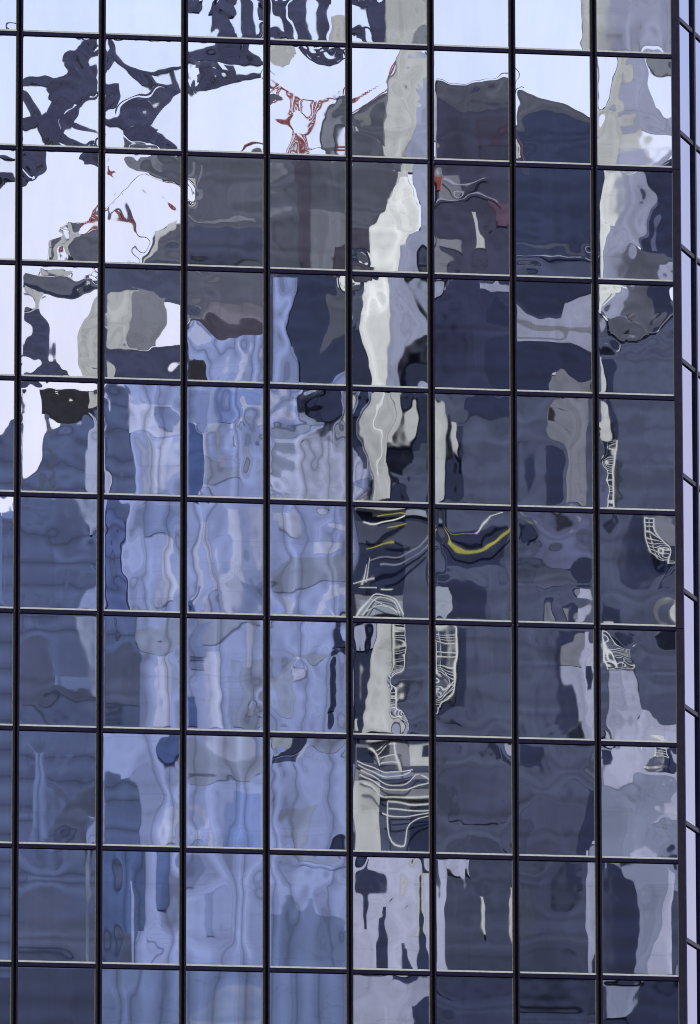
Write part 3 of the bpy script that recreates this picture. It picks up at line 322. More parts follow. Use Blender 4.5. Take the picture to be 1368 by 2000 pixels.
# ---------------------------------------------------------------- the glass tower
# Roller-wave and bow of each tempered pane: cosine amplitudes, top row of panes first, left to right.
# Each pane has KZ rows (vertical waves) of KX numbers (horizontal waves), in steps of 1/25.
KX, KZ = 13, 18
WAVES = [
[0,0,0,0,-2,5,-7,7,-5,2,3,-7,9,4,1,1,0,-1,2,-3,3,-3,1,2,-3,4,9,4,5,-1,-2,5,-7,7,-5,2,2,-6,7,-8,-4,-7,3,0,-4,6,-6,5,-2,-1,4,-5,5,4,7,-5,3,1,-4,5,-4,2,0,-2,2,-2,-2,-5,6,-6,3,1,-3,3,-2,1,1,-1,0,0,3,-6,6,-5,1,1,-3,2,-1,0,-1,2,0,-2,4,-5,4,-2,0,2,-2,1,-1,1,0,0,1,-2,3,-3,2,0,-1,1,-2,2,-1,-2,0,0,0,0,1,-2,2,-1,0,2,-3,2,0,-1,-3,3,-1,-1,4,-5,3,-1,-2,5,-4,5,3,6,-5,2,2,-7,8,-6,2,3,-7,6,-11,-5,-9,6,-2,-5,10,-12,9,-4,-3,9,-9,14,6,11,-7,1,7,-12,14,-11,5,4,-10,11,-14,-5,-10,7,-1,-7,13,-15,13,-6,-3,11,-13,9,4,8,-6,2,4,-10,13,-12,6,2,-10,14,-4,-1,-4,4,-3,-1,6,-10,10,-6,0,7,-12,-3,-1,-1,-2,4,-3,0,3,-6,6,-3,-2,7],
[0,0,-1,-3,-2,-2,1,9,3,-4,-6,-3,0,21,0,-2,-1,-2,-1,0,4,1,-2,-2,-1,0,66,0,-10,-3,-6,0,-2,6,1,-3,-2,-3,0,-58,0,10,2,6,0,4,-3,0,1,-1,2,0,19,0,-4,-1,-2,0,-2,0,0,0,3,-1,-1,22,0,-5,0,-3,0,-1,2,-1,-1,-3,-1,1,-42,1,9,1,6,0,3,-2,1,2,3,2,0,35,-2,-7,-1,-5,0,-3,1,-1,-3,-1,-2,0,-11,2,1,1,2,0,2,0,0,2,-1,2,1,-9,-1,3,-1,2,0,0,0,1,-1,1,-1,-1,14,-1,-4,1,-2,0,-1,-1,-1,0,-1,1,1,-5,2,1,-1,1,1,1,2,1,1,0,0,0,-6,-2,2,1,1,0,0,-3,0,0,1,0,0,10,1,-3,-1,-2,0,0,2,0,0,-1,0,1,-5,0,2,1,1,1,1,0,0,1,0,0,0,-3,-1,1,0,0,-1,-1,-1,0,-1,1,0,0,6,1,-1,0,0,0,0,0,-1,1,-1,1,0,-1,0,-1,-1,0,0,0,2,1,0,0,-1,0],
[0,0,-7,-2,2,1,-8,0,3,1,12,-3,-9,25,0,-5,-1,-1,0,-4,0,1,0,4,-1,-3,79,1,-13,-1,-6,1,-8,1,0,0,6,-1,-4,-65,-1,10,0,7,-1,5,-1,1,0,-1,-1,0,16,0,-1,0,-2,0,-1,0,-1,0,-2,2,2,31,1,-8,0,-5,0,-4,1,0,0,4,-2,-3,-48,-1,10,1,8,0,6,-1,1,0,-4,1,3,32,0,-6,-1,-5,0,-6,1,-1,0,2,0,-1,-4,0,-1,0,0,0,3,1,1,-1,-1,-1,1,-14,0,5,1,3,0,0,-1,-1,1,0,1,-1,12,0,-4,-1,-3,-1,-1,1,0,-1,-1,-1,1,1,0,0,0,1,0,0,0,0,0,1,0,-2,-11,1,3,1,2,0,1,-1,0,0,-2,0,2,10,-1,-3,-1,-2,0,-2,0,1,-1,2,-1,-1,-1,0,1,0,1,0,1,0,0,0,-1,0,0,-6,0,1,1,1,0,-1,-1,0,1,0,0,0,5,-1,-1,-1,-1,0,1,1,1,-1,0,-1,0,2,0,-1,-1,0,0,-1,1,0,0,2,1,-2],
[0,-287,-71,-10,-77,-13,-47,-32,26,-20,7,18,6,-31,-89,-7,3,-19,-6,-9,-19,7,-13,2,13,4,-99,-53,44,21,40,3,5,-27,1,-24,10,19,16,86,-16,-77,3,-74,-6,-44,23,1,27,2,-14,-7,-41,26,51,-40,36,1,51,-11,7,-23,-18,16,0,5,-19,1,42,12,3,-28,-1,-13,25,30,-13,3,-9,27,-32,-16,-31,-3,-17,8,2,-15,-27,12,-11,25,-46,27,-16,23,-9,33,-15,19,0,20,-6,10,-32,56,-3,27,-5,32,-8,10,-14,8,-16,12,-12,8,-45,-17,-8,5,-29,-20,-9,-2,-7,10,-23,15,16,21,19,-1,0,14,24,19,17,12,4,28,-10,-30,6,-21,-6,5,0,-7,-23,-17,-16,-21,-30,-9,12,-29,21,16,-6,4,-11,11,9,21,25,18,12,4,39,-9,-13,18,-20,7,2,-3,-11,-14,-14,-7,-10,-38,-12,10,-26,24,-6,2,-3,9,-4,22,-9,12,27,40,-25,26,-11,25,-34,4,-8,0,-32,-6,-23,-11,-35,39,-20,0,-41,36,-6,14,18,35,16,35,0,-17,8,39,-27,-15,23,4,-15,-22,-1,8],
[0,-24,8,-4,-14,-24,-34,13,-26,33,0,22,14,-6,-16,6,-6,-13,-15,-17,4,-18,18,-5,11,9,-18,-22,-3,-17,-20,-10,-2,-2,-36,-6,-29,6,2,22,11,-21,13,23,18,-4,11,0,19,10,7,3,-15,-10,32,-7,-19,-32,5,-15,20,4,9,-7,7,13,-10,-19,5,20,28,-4,13,-24,-13,-29,-7,-17,-15,27,-4,-17,-5,1,31,-4,16,4,14,16,21,23,-23,15,7,2,-3,-41,1,0,17,0,-12,-12,-27,0,1,3,-21,-10,9,0,2,-10,-2,-4,3,12,19,-12,-20,44,32,20,2,-10,-22,0,5,-6,-6,-10,-9,17,-33,-17,-17,0,-3,23,-7,9,0,8,-20,26,-3,16,-4,-6,-16,15,-6,8,-13,-3,-16,39,-16,-3,-11,6,16,7,-11,-15,-19,-1,2,16,-29,-8,-9,22,20,7,10,-2,5,-8,6,-7,-6,6,11,21,-27,-32,-28,-15,12,18,22,1,14,-4,3,28,2,22,-6,5,-8,12,3,5,-11,0,-4,14,-39,-20,-7,38,29,32,-36,-30,-35,-5,-6,7,-33,-41,-26,13,28,48,19,-3,-13,-13,3,-13],
[0,13,-46,25,-75,-35,-32,29,-44,-30,-14,8,-59,4,20,-5,7,-24,-15,-19,15,-20,-14,-15,-7,-29,11,51,55,-2,6,-23,-7,4,-11,9,-25,-40,-30,-3,-38,-61,20,-21,3,-2,3,-6,-18,24,49,1,-6,12,26,-19,-2,-1,15,-7,6,0,-22,-39,3,4,19,-3,-2,19,-7,-12,9,-11,20,23,14,8,8,-37,4,24,-3,-2,15,-9,18,-24,-11,-19,-5,-17,38,-23,-22,-16,-11,-18,8,-23,10,4,34,1,15,-27,27,-4,15,10,16,4,18,4,1,-25,2,3,5,-12,18,2,-16,-9,-7,-1,4,7,11,-4,-20,11,-7,-12,-5,3,6,9,6,-7,-12,4,-1,15,-13,12,-9,-4,5,-2,-3,-10,-13,4,6,14,13,2,-5,7,11,4,-3,-1,13,15,-3,-17,-13,-26,8,13,21,-3,-12,-7,-15,-6,-11,-1,8,-1,22,-13,-15,-27,-11,-3,5,13,-7,-14,-4,9,11,1,11,8,-4,4,18,7,4,-3,14,3,9,-7,9,-21,1,42,9,-10,-16,-9,19,20,5,-44,-27,-54,45,34,13,-25,-47,-31,-25,3,-12,-4,-30,-9],
[0,4,-2,-2,0,-1,-1,-1,0,0,0,1,1,64,1,-3,0,-1,0,0,0,0,0,0,0,0,113,0,-9,1,-2,1,0,1,0,0,0,0,-1,-30,1,2,-1,1,-1,0,-1,0,0,0,1,1,-19,0,3,0,1,0,0,0,0,0,0,0,0,15,-1,-2,1,0,1,0,0,0,0,0,0,0,6,1,-2,-1,-1,0,-1,0,0,0,0,0,0,-9,0,2,0,1,0,0,-1,0,0,0,0,0,-3,-1,1,-1,1,0,0,0,0,0,0,0,0,11,0,-3,1,-1,1,0,0,0,0,0,0,0,-7,0,1,0,1,0,0,0,0,0,0,0,0,-1,0,1,-1,0,0,0,0,0,0,0,0,0,2,0,-1,1,0,0,0,0,0,0,0,0,0,2,0,-1,-1,-1,0,-1,0,0,0,0,0,0,-3,0,1,0,0,0,0,0,0,0,0,0,0,0,0,0,0,0,0,0,0,0,0,0,0,0,2,0,0,0,-1,0,0,0,0,0,0,0,0,-1,0,0,0,0,0,0,0,0,0,0,0,0],
[0,10,-5,-13,28,-34,36,-26,12,4,-17,27,-29,51,-2,-6,-2,4,-7,8,-6,3,1,-5,7,-7,89,-15,-31,16,-15,9,-8,5,-4,2,0,-3,6,-18,8,18,-12,12,-11,12,-9,6,-2,-3,8,-11,-22,-1,0,-1,6,-5,3,0,-1,2,-2,1,-1,16,0,-2,4,-11,11,-10,6,-3,0,3,-6,7,1,-2,-4,1,1,-3,3,-3,3,-3,3,-1,-1,-5,2,5,-4,6,-6,4,-1,-2,6,-8,8,-6,-1,-1,-1,3,-6,6,-3,0,3,-5,6,-5,3,4,-1,-1,-2,3,-3,0,1,-2,2,0,-1,2,-1,1,2,1,-1,1,-1,0,0,1,-2,2,-2,-1,-1,-2,1,0,-1,2,-2,2,-1,0,1,-1,-2,1,4,-3,2,0,-2,3,-2,0,2,-4,4,4,-1,-4,3,-3,-1,3,-5,3,-1,-3,6,-7,-3,0,2,-2,1,3,-6,8,-6,2,5,-10,11,0,0,-1,2,0,-4,8,-9,7,-2,-5,11,-14,1,0,2,-3,1,2,-6,7,-6,2,3,-8,11,0,-1,-3,4,-4,1,2,-5,6,-4,1,3,-5],
[0,37,-144,66,-88,-89,39,-11,-12,-27,13,-2,-6,55,-7,-46,31,-29,-31,18,-3,-3,-10,7,-3,0,79,-46,-37,47,-14,-28,25,-1,2,-10,15,-12,6,-20,41,3,-10,-9,-4,-8,2,-6,1,-13,13,-9,-25,-18,11,-14,1,17,-3,-6,4,4,7,-9,6,33,-1,-17,7,12,-18,2,6,0,-7,-2,6,-4,-23,13,9,17,-16,13,5,-2,-2,11,-2,-6,6,10,-18,9,-31,14,-6,-9,0,2,-12,3,4,-6,-2,14,-19,25,-10,3,5,-1,-2,9,-2,-1,3,-3,-6,9,-14,9,-8,0,3,-1,-4,2,-1,0,3,-1,6,5,-7,11,-1,-2,4,2,-2,0,0,0,5,-9,0,3,-7,-2,2,-4,-3,1,2,-3,1,-4,3,-2,1,0,5,-2,0,4,0,-2,2,-4,0,1,0,-4,4,-3,0,4,-2,-1,0,1,2,5,1,2,5,-2,0,3,-3,1,0,1,-2,4,-9,-2,-3,-1,-2,2,-3,-1,-2,3,-1,-1,-3,10,-1,4,-6,6,0,-2,1,5,-4,2,2,-15,-8,3,-10,10,-5,-2,4,1,-3,5,-5,5],
[0,2,9,-8,3,4,-11,15,-14,8,-1,-5,7,10,3,2,0,-1,1,0,0,0,0,0,1,0,-4,-1,-3,1,0,-2,3,-3,2,0,-1,2,-1,-6,-2,-3,1,1,-1,1,-1,0,1,-1,0,0,-1,0,-1,1,-1,0,1,-2,2,-2,1,1,-1,-2,-1,-1,0,0,0,1,-1,1,0,0,0,0,-2,-1,-2,1,0,-1,1,-1,1,-1,1,0,0,0,0,0,0,0,0,0,0,0,0,0,0,0,-1,0,-1,1,0,0,1,-1,1,-1,0,0,-1,3,1,1,0,-1,1,0,0,0,0,0,1,0,0,0,-1,1,-1,0,1,-1,1,-1,0,0,-1,2,1,1,-1,0,1,-1,1,0,-1,1,0,-1,1,0,1,0,0,0,0,0,0,-1,1,0,-1,4,2,2,-1,0,1,-1,0,0,0,0,0,-1,4,2,2,-1,0,1,-1,1,0,-1,1,0,-1,2,1,1,0,0,0,0,0,0,0,0,0,0,2,1,1,-1,0,0,0,0,0,0,0,0,0,0,0,0,0,0,0,0,0,0,0,0,0,0],
[0,-112,-92,-23,-39,-10,-42,-9,-8,-6,-1,11,4,-12,10,111,-5,-11,-93,35,60,-83,31,3,3,24,-72,-79,133,-125,13,-8,-27,9,2,3,-22,47,-11,-5,72,80,-24,-15,24,-47,-4,5,-30,5,24,-19,-72,53,47,-5,11,22,-11,27,48,-27,-12,11,-13,28,127,1,52,-40,17,66,-11,39,-25,30,47,-20,-8,78,59,8,-3,-6,-18,14,23,6,1,30,-10,27,-64,28,5,-11,-3,50,-24,11,-10,19,0,-9,-10,2,-49,-13,1,-6,10,-2,2,4,7,20,-21,2,48,39,-16,0,-5,21,-28,26,-21,33,-14,-14,-31,5,45,-20,-12,14,-15,-17,14,-20,-12,15,-31,-19,-41,24,-10,-26,13,6,-5,19,-3,0,-3,-14,-9,-1,-4,-11,-14,19,-14,-11,5,-13,1,-8,-12,7,-23,8,13,-32,15,-15,-2,-4,-17,3,14,-10,-17,-73,-6,4,-31,41,-38,35,-7,2,-6,39,-2,-25,9,-16,14,-54,35,-4,5,-26,8,6,-9,-6,-23,-11,-10,4,8,1,9,-7,14,-17,7,11,1,-37,5,-53,36,-60,36,-55,10,-24,30,-34,22,-24],
[0,-20,-40,-10,13,17,-22,4,0,-17,16,-2,-11,-6,65,-48,51,41,-38,-30,-40,-68,-3,100,-14,-38,-11,-18,-28,4,9,-30,12,43,3,17,70,2,-35,21,65,-48,-27,4,30,8,-26,3,-21,-28,-28,9,-14,-24,-10,38,-2,-80,35,12,-9,-18,42,-21,-11,-32,11,30,-17,-30,7,14,-36,22,22,-19,-6,13,-2,10,-70,-2,40,-55,4,28,-2,-10,52,-30,-24,0,-17,37,32,-32,25,8,-45,42,46,-35,-1,1,0,-43,-28,38,15,-64,-9,25,-14,5,32,-13,-26,15,-12,-14,-9,-37,13,22,-22,12,11,-18,-8,9,23,34,-50,24,32,-18,-14,29,-2,-18,59,5,-34,6,36,-5,12,-34,1,6,-29,-10,38,-36,-13,-20,13,14,-27,39,-32,-56,-5,8,-10,7,30,1,-25,27,34,-13,-14,7,8,43,-11,36,2,13,-30,14,-3,-60,-24,45,-7,-33,15,23,-18,18,-2,21,-4,-6,28,-45,18,-28,6,-24,-13,-14,6,-44,-12,-18,-9,6,-14,11,-22,-64,-3,-12,8,-16,-6,-26,9,15,-62,-43,11,14,32,10,8,15,30,-16,10,14],
[0,33,-15,1,-31,5,-10,25,-13,-30,0,0,18,25,3,2,-22,-9,26,-39,17,-27,26,5,2,-7,-39,-34,-17,53,16,-18,6,26,-14,19,-1,-10,28,52,53,-29,30,0,-25,-18,26,-1,41,28,3,15,11,68,0,13,5,5,-23,24,-30,25,-8,11,-1,-20,-9,17,-20,17,-9,0,-36,-27,-22,-23,-10,-5,-19,-58,20,-19,-9,-5,32,-40,23,-21,4,-26,42,-27,-55,-10,-14,-12,-4,12,-5,6,9,22,21,-28,-10,34,10,45,2,13,-1,5,-20,11,-7,11,9,-51,15,12,36,-28,33,-23,3,-14,-17,-27,13,-6,-18,-9,7,-31,-2,1,11,2,4,7,3,-6,21,17,-10,16,-14,7,2,-2,-11,11,-3,29,0,-7,-7,-14,-47,15,30,-31,31,-29,0,-25,2,-2,7,-6,27,28,4,-10,7,-2,18,-14,1,-4,23,30,4,-12,37,-10,-23,27,-21,10,-6,24,13,-13,-17,-38,-7,-8,-1,17,4,27,-20,1,0,-5,-9,-19,-8,16,-33,7,-9,-47,3,0,-15,-25,-21,2,29,-26,-34,26,26,-26,58,-38,-6,-13,27,11,-3,-8],
[0,43,-109,0,-46,34,-57,-46,7,-3,12,6,21,-208,78,111,-17,24,120,-110,-53,-62,38,16,-8,-53,-261,-8,94,94,-75,79,-29,-36,10,4,-5,46,47,191,-29,84,78,-60,6,-1,24,15,24,-23,31,-2,-136,-106,29,-69,-6,35,-27,-77,13,-12,-16,34,50,19,50,-96,82,-4,5,8,41,42,-12,2,56,20,-23,116,-1,-15,13,96,7,-9,20,-2,-7,10,49,83,47,-13,-25,-8,13,5,-33,-33,-3,-22,9,14,-83,-81,72,-28,-9,13,-1,-71,41,43,7,25,47,-10,51,-57,-8,-4,-22,-26,-45,25,-28,-46,17,6,5,36,67,-35,4,22,-28,-43,17,11,-5,37,17,-4,-131,-65,18,-14,44,-3,2,4,-1,-36,38,-21,-18,-66,7,3,-54,23,16,-30,-1,-9,1,10,17,1,2,-17,-34,-17,1,0,-18,25,-28,-14,-2,35,13,70,23,-5,4,-6,-26,-17,18,1,7,11,29,-2,-35,-6,-14,2,0,-14,8,59,3,-5,33,7,-1,-14,20,-22,11,-25,-14,-47,13,-20,-2,7,10,2,86,0,-50,-3,11,-17,-29,13,-12,-11,-8,-10],
[0,-17,-15,-105,-41,-13,5,12,13,-4,5,15,17,12,137,68,82,-3,-14,-18,54,3,1,-26,-9,20,-61,-73,76,-34,-33,63,-5,-21,39,-1,-22,19,-3,-201,58,-46,-26,91,12,2,46,22,-4,-6,13,-4,-6,28,-31,-23,10,-29,-18,-27,-28,-20,-8,-17,-17,-15,51,80,63,52,-34,7,13,13,-9,11,-18,-10,-47,-17,-52,12,40,-24,35,20,-5,18,19,3,0,40,-42,-39,-13,-29,-43,-11,-5,-10,-16,-21,9,-10,-8,11,19,32,32,38,0,-8,-3,2,2,26,-16,1,1,-13,11,-19,-4,8,11,-3,-1,-3,-3,-15,27,23,-4,-9,-21,-13,-3,-18,-31,-11,-5,-11,-17,16,25,39,45,30,13,12,33,-13,17,27,-7,-22,32,4,-1,26,18,-9,-2,-3,-11,10,18,2,-5,32,36,-7,0,-38,-9,-29,-16,-12,29,2,-10,-25,13,23,15,21,6,40,42,10,-3,11,5,17,9,18,-40,-15,16,-17,12,5,-13,-31,10,0,6,-12,17,42,-23,10,18,20,-9,-30,-35,-5,13,11,-2,11,6,8,7,1,7,-5,8,10,17,22,1,-10],
[0,-137,20,56,-110,25,75,98,51,52,61,41,12,102,-13,39,29,-12,7,25,39,19,18,8,8,4,70,-92,-2,-29,-12,-13,8,-10,-2,0,-10,-1,8,49,58,-20,40,1,-12,0,39,30,21,-24,3,-6,42,-19,26,48,30,-13,-15,-16,-1,-2,0,11,-1,-14,78,2,-4,-14,24,34,43,19,15,30,15,9,-55,23,40,-11,-2,7,-12,-19,-33,-25,-1,-26,10,7,-45,45,-18,7,4,-9,-4,-13,4,11,-16,2,-35,0,-39,-45,17,2,0,1,1,3,-10,-15,-15,44,-44,-17,19,10,-13,6,12,12,-4,-12,15,-8,7,11,-40,11,-19,-6,6,3,20,6,-5,16,-3,-2,21,13,42,-12,1,-3,-8,0,-3,-1,14,3,5,8,32,16,7,5,-2,-9,-7,3,6,1,5,-10,19,11,-19,11,17,13,12,-7,6,7,-10,2,-18,-14,1,-36,14,-1,6,2,-6,2,1,-18,0,8,-33,-12,-25,-3,-16,-6,-5,-7,-5,-3,-7,-5,9,10,-29,-6,-7,-11,-6,-4,2,-1,4,3,-1,11,-12,11,30,-3,-9,-14,-5,-3,-5,-2,6,3],
[0,59,41,73,55,98,72,65,30,12,-13,-31,-41,-101,48,-56,-47,-18,-1,6,14,10,8,3,-2,-5,295,-63,54,-30,-22,-37,-22,-10,-8,-5,-7,-7,-11,-271,57,-227,-139,-85,-49,-2,15,31,39,47,38,40,86,-69,84,28,-12,-35,-45,-56,-44,-40,-23,-14,4,-49,69,52,22,43,53,35,37,12,2,-28,-25,-43,-20,21,-47,18,1,8,14,25,34,41,45,44,36,43,-51,-14,4,20,6,5,-9,-18,-36,-25,-45,-29,-39,6,20,-14,25,17,17,0,-2,0,-2,8,6,2,31,0,-21,-54,-31,-27,-1,6,24,17,19,7,8,-6,-23,11,-22,-21,-20,-19,-13,-21,-18,-23,-7,-2,-8,-7,20,53,31,35,19,14,7,12,12,9,12,10,2,-21,-2,0,-3,12,10,18,18,14,-2,6,-10,18,13,-3,7,-3,-14,-15,-19,-16,-11,4,-3,-7,-4,-6,-23,-14,1,-2,6,8,4,-1,-8,-8,21,-11,-9,-6,-13,-18,-11,-24,-16,-23,-9,-9,16,-3,7,18,23,3,-9,3,6,-3,8,7,16,9,-23,-1,4,7,10,16,5,24,6,17,-6,-4],
[0,-216,-80,44,-28,-12,-75,-30,-28,12,-4,0,-12,-122,-37,-272,8,-37,-1,-3,9,18,30,15,11,22,45,-181,71,14,19,-6,-20,19,20,14,5,-5,-24,-67,-54,-101,-9,-79,-32,2,17,44,29,22,15,6,-38,144,-24,-41,25,12,37,30,17,24,-6,11,4,-31,-14,11,49,29,24,22,10,-23,-11,-28,-12,2,-4,-42,10,-5,12,-5,-15,-14,-8,-2,14,7,21,20,22,-70,9,2,-4,23,-10,30,9,35,21,21,-46,27,-8,1,20,18,10,20,-11,12,-11,1,-11,-34,-14,-35,-3,6,-6,1,-5,-34,-5,-18,-3,-13,32,-24,22,-3,8,-7,-2,-1,-3,15,22,2,4,-2,-12,-33,-2,3,-13,13,5,14,16,27,4,6,-7,32,-14,5,0,15,-1,18,-6,3,4,-8,-4,11,4,8,12,20,4,3,-8,-13,-13,-16,-10,-5,-2,-22,32,3,8,-21,1,-7,13,3,12,-1,6,-11,8,-19,-9,4,-5,8,14,21,22,14,14,11,-14,26,0,6,8,14,0,15,5,4,-4,1,0,-8,-13,-4,-4,-8,-3,-8,-1,-13,-11,-18,-8,-4],
[0,-9,-21,26,-25,19,-11,4,1,-3,8,-12,15,2,3,6,-7,7,-6,4,-1,0,1,-2,2,-3,-4,-2,-6,2,-3,3,-3,1,2,0,-3,7,-9,14,10,20,-20,12,-2,-5,7,-7,6,-8,16,-21,27,17,36,-30,15,-2,-7,14,-12,8,-7,11,-17,16,10,19,-18,10,-5,-3,5,-4,2,-2,3,-4,-1,1,-2,2,0,-3,6,-6,5,-2,1,-4,6,-3,-1,-7,5,0,-9,14,-14,8,-1,-1,-3,8,18,7,7,-2,4,-6,11,-11,3,4,-3,-1,8,22,14,20,-14,10,-6,2,-2,0,4,0,-6,9,12,7,11,-7,9,-9,7,-5,3,-5,5,-8,11,-2,-3,-7,9,-2,-2,5,-8,8,-4,-2,-3,11,-32,-17,-32,27,-17,7,-1,2,2,-2,-1,0,9,-37,-21,-33,28,-23,18,-14,8,-6,0,2,-2,5,-28,-18,-24,14,-13,15,-18,14,-9,0,6,-6,-3,-14,-7,-4,-3,0,6,-14,16,-9,0,8,1,-16,-15,-7,-5,-7,10,-8,6,-2,-1,1,-5,8,-15,-17,-11,-22,17,-12,5,3,-13,12,-15,18,-22,26],
[0,-86,-44,25,20,25,-41,-10,2,19,-33,4,-3,-56,-29,31,-20,-49,-18,-31,6,51,25,-20,11,-18,-42,-49,81,-20,-19,-31,-83,28,27,9,-15,-45,-76,-20,-49,30,-68,-51,-1,0,-10,-23,3,44,69,15,45,5,2,-53,-7,1,7,-9,4,-19,17,6,4,-26,-28,27,6,-42,-24,-22,15,24,28,-24,-9,-57,-58,33,-3,-19,68,73,7,23,-33,-15,39,23,19,16,2,23,-30,-46,46,22,2,14,22,-15,-6,-13,-22,22,-20,47,57,-46,-8,15,17,14,23,-24,28,16,-4,-35,-23,-10,6,-8,3,-9,16,21,0,-8,-33,5,25,-30,-33,-3,-37,12,10,18,5,16,-1,0,20,-8,-18,16,-29,0,19,-5,-12,0,0,33,-13,-25,-25,-20,-9,-19,-3,5,1,9,-13,-24,-13,-34,-20,23,-33,3,1,21,-16,-21,11,35,-18,-34,19,-19,-19,0,18,8,-4,-3,-35,13,18,23,4,37,14,-15,36,13,7,32,19,16,-5,-7,1,11,-3,25,51,9,5,5,9,41,61,24,11,-4,4,-18,-36,8,-34,-28,3,4,-15,-33,36,26,7,17],
[0,-206,-55,37,-31,0,-27,-15,-17,-15,11,-2,17,130,-14,-119,-76,-45,-39,18,45,25,-34,-36,-12,18,-111,88,133,35,28,33,19,-15,-36,-12,38,30,-8,-34,0,-11,-64,-18,-17,24,-31,-1,-13,10,-12,10,-75,199,-105,81,41,27,44,29,-9,17,31,56,21,-5,27,26,5,40,53,9,1,19,2,-1,-26,-15,-63,-95,-36,4,22,-23,10,-19,-17,-33,-4,17,-8,-55,-20,-14,13,-27,-17,4,-3,5,26,25,-15,0,-45,-33,1,-70,18,-17,6,27,6,18,-22,-22,-5,-71,8,40,-11,-52,-5,15,-18,-39,31,-15,-24,-38,16,38,10,-15,-3,-7,-9,-41,-41,-1,5,-14,-35,-23,-5,31,14,-17,-37,6,-42,-28,4,23,-1,-14,7,-24,-39,6,32,-31,-30,-12,-7,1,7,-2,12,-21,-9,35,-6,26,-7,5,-19,-9,8,20,-33,6,-19,-62,2,-38,47,-48,20,-15,-10,-31,-35,-15,-9,-11,-38,-7,-9,-11,-2,-23,-14,-30,10,-5,9,-10,-32,-44,-13,-30,26,-4,14,9,1,13,-17,23,-1,8,-26,16,23,-22,12,-5,23,-22,51,14,22,-7],
[0,38,48,10,31,31,-2,3,-16,0,7,4,-5,209,-24,-3,-25,-19,-18,-11,2,-5,-2,-4,-5,2,-60,35,-24,-7,-5,-27,-24,-11,-13,1,6,14,26,-76,14,-38,-33,-51,-47,-39,-29,-7,-9,-2,8,16,61,-23,-9,-22,-29,-28,-16,-9,1,3,-5,-7,-10,69,-32,47,31,28,28,17,26,14,8,9,-17,-30,48,-20,44,41,37,44,42,32,13,4,-6,0,-7,-39,14,-31,-15,6,10,23,8,2,-4,-2,5,13,-50,28,-37,-39,-36,-26,-19,-18,-2,-3,5,11,17,28,-5,-12,-6,-9,-23,-27,-16,-14,-3,-9,-9,-8,-4,-9,35,26,9,5,-2,-3,-2,-3,-5,-6,-10,14,-6,6,2,0,0,1,1,-3,3,7,-8,-10,12,1,-15,-22,-10,-12,-7,-3,-1,1,-4,4,7,-4,7,5,9,-2,13,3,-1,2,-11,-9,-3,0,17,-18,16,19,14,9,18,11,-4,-2,1,-3,5,7,-3,8,1,6,3,3,5,5,6,9,11,12,-10,0,-2,-10,-10,-4,-15,-16,-2,-5,-8,4,-6,-11,6,-21,-4,1,-4,-8,-13,-15,-7,-13,-14,-18],
[0,59,-132,-78,-7,-63,-1,4,-37,13,-19,10,-10,57,69,-58,-26,-41,13,13,13,3,-2,6,-4,-1,33,12,66,10,28,26,-7,15,4,-4,14,-9,7,-21,15,-26,-4,-30,0,-14,-1,-6,-5,4,-1,3,48,-32,6,3,-9,6,2,-5,5,-9,4,-1,1,20,8,3,-2,0,13,17,8,4,-2,4,1,2,24,-16,-17,-11,-4,4,11,1,-5,0,-9,4,-3,-2,14,-13,-3,2,9,20,3,1,-6,1,-2,0,-33,-8,-3,-6,-1,-3,5,-1,1,0,-4,0,-1,14,-4,9,4,-9,-1,-7,-1,-3,-2,-2,-4,-1,-11,-4,22,2,6,-7,-2,-5,5,0,-3,-3,-3,24,-4,-1,0,-6,-3,-8,0,-2,0,-3,-5,-2,8,5,5,9,-2,2,-5,1,3,-2,-2,-7,-3,-14,-1,-7,0,-7,-1,1,3,6,1,0,-5,-3,0,14,-11,0,-10,-3,-2,-4,4,-4,-1,-4,-2,-7,13,-6,0,-3,6,1,4,-3,-1,-2,-1,0,0,-5,0,-3,6,-2,-2,-2,-6,-4,-4,-1,2,13,-9,1,3,-1,3,-2,0,-4,-5,-1,-4,1],
[0,-301,29,-120,2,-2,-16,-20,-27,13,-15,9,8,131,111,116,45,7,23,-3,-26,-2,0,-11,16,-5,366,167,66,-28,53,31,-27,23,25,-24,48,-1,25,-75,44,9,-17,35,40,-56,0,-1,-32,-20,15,-24,-105,-53,-62,50,-29,-20,12,20,4,16,-19,18,-32,89,74,47,44,12,-22,22,5,-18,8,14,17,-5,13,84,-24,15,7,5,4,31,-19,-11,12,-10,-1,25,-28,12,5,24,3,-16,-12,-9,9,7,4,13,-16,46,-9,12,6,4,1,7,9,5,-6,-8,1,19,-12,24,-18,-5,16,-15,-9,9,-8,-11,-3,1,-35,0,-1,-10,22,-5,-6,0,-2,-23,16,1,11,-16,1,-2,-34,20,8,12,-7,9,7,-3,-1,0,26,-35,26,-13,-2,-14,-38,-6,-2,-7,0,-3,2,-79,10,-8,-17,20,3,11,10,-4,4,-3,-9,5,-27,-35,20,4,-6,-4,-8,-13,-9,0,-14,6,8,-44,-31,-33,-10,2,14,-3,3,-3,0,-9,7,-3,5,-7,20,-30,10,-10,-17,-1,7,-6,7,-8,5,-38,4,32,3,21,-9,3,-7,-5,-6,0,-7,2],
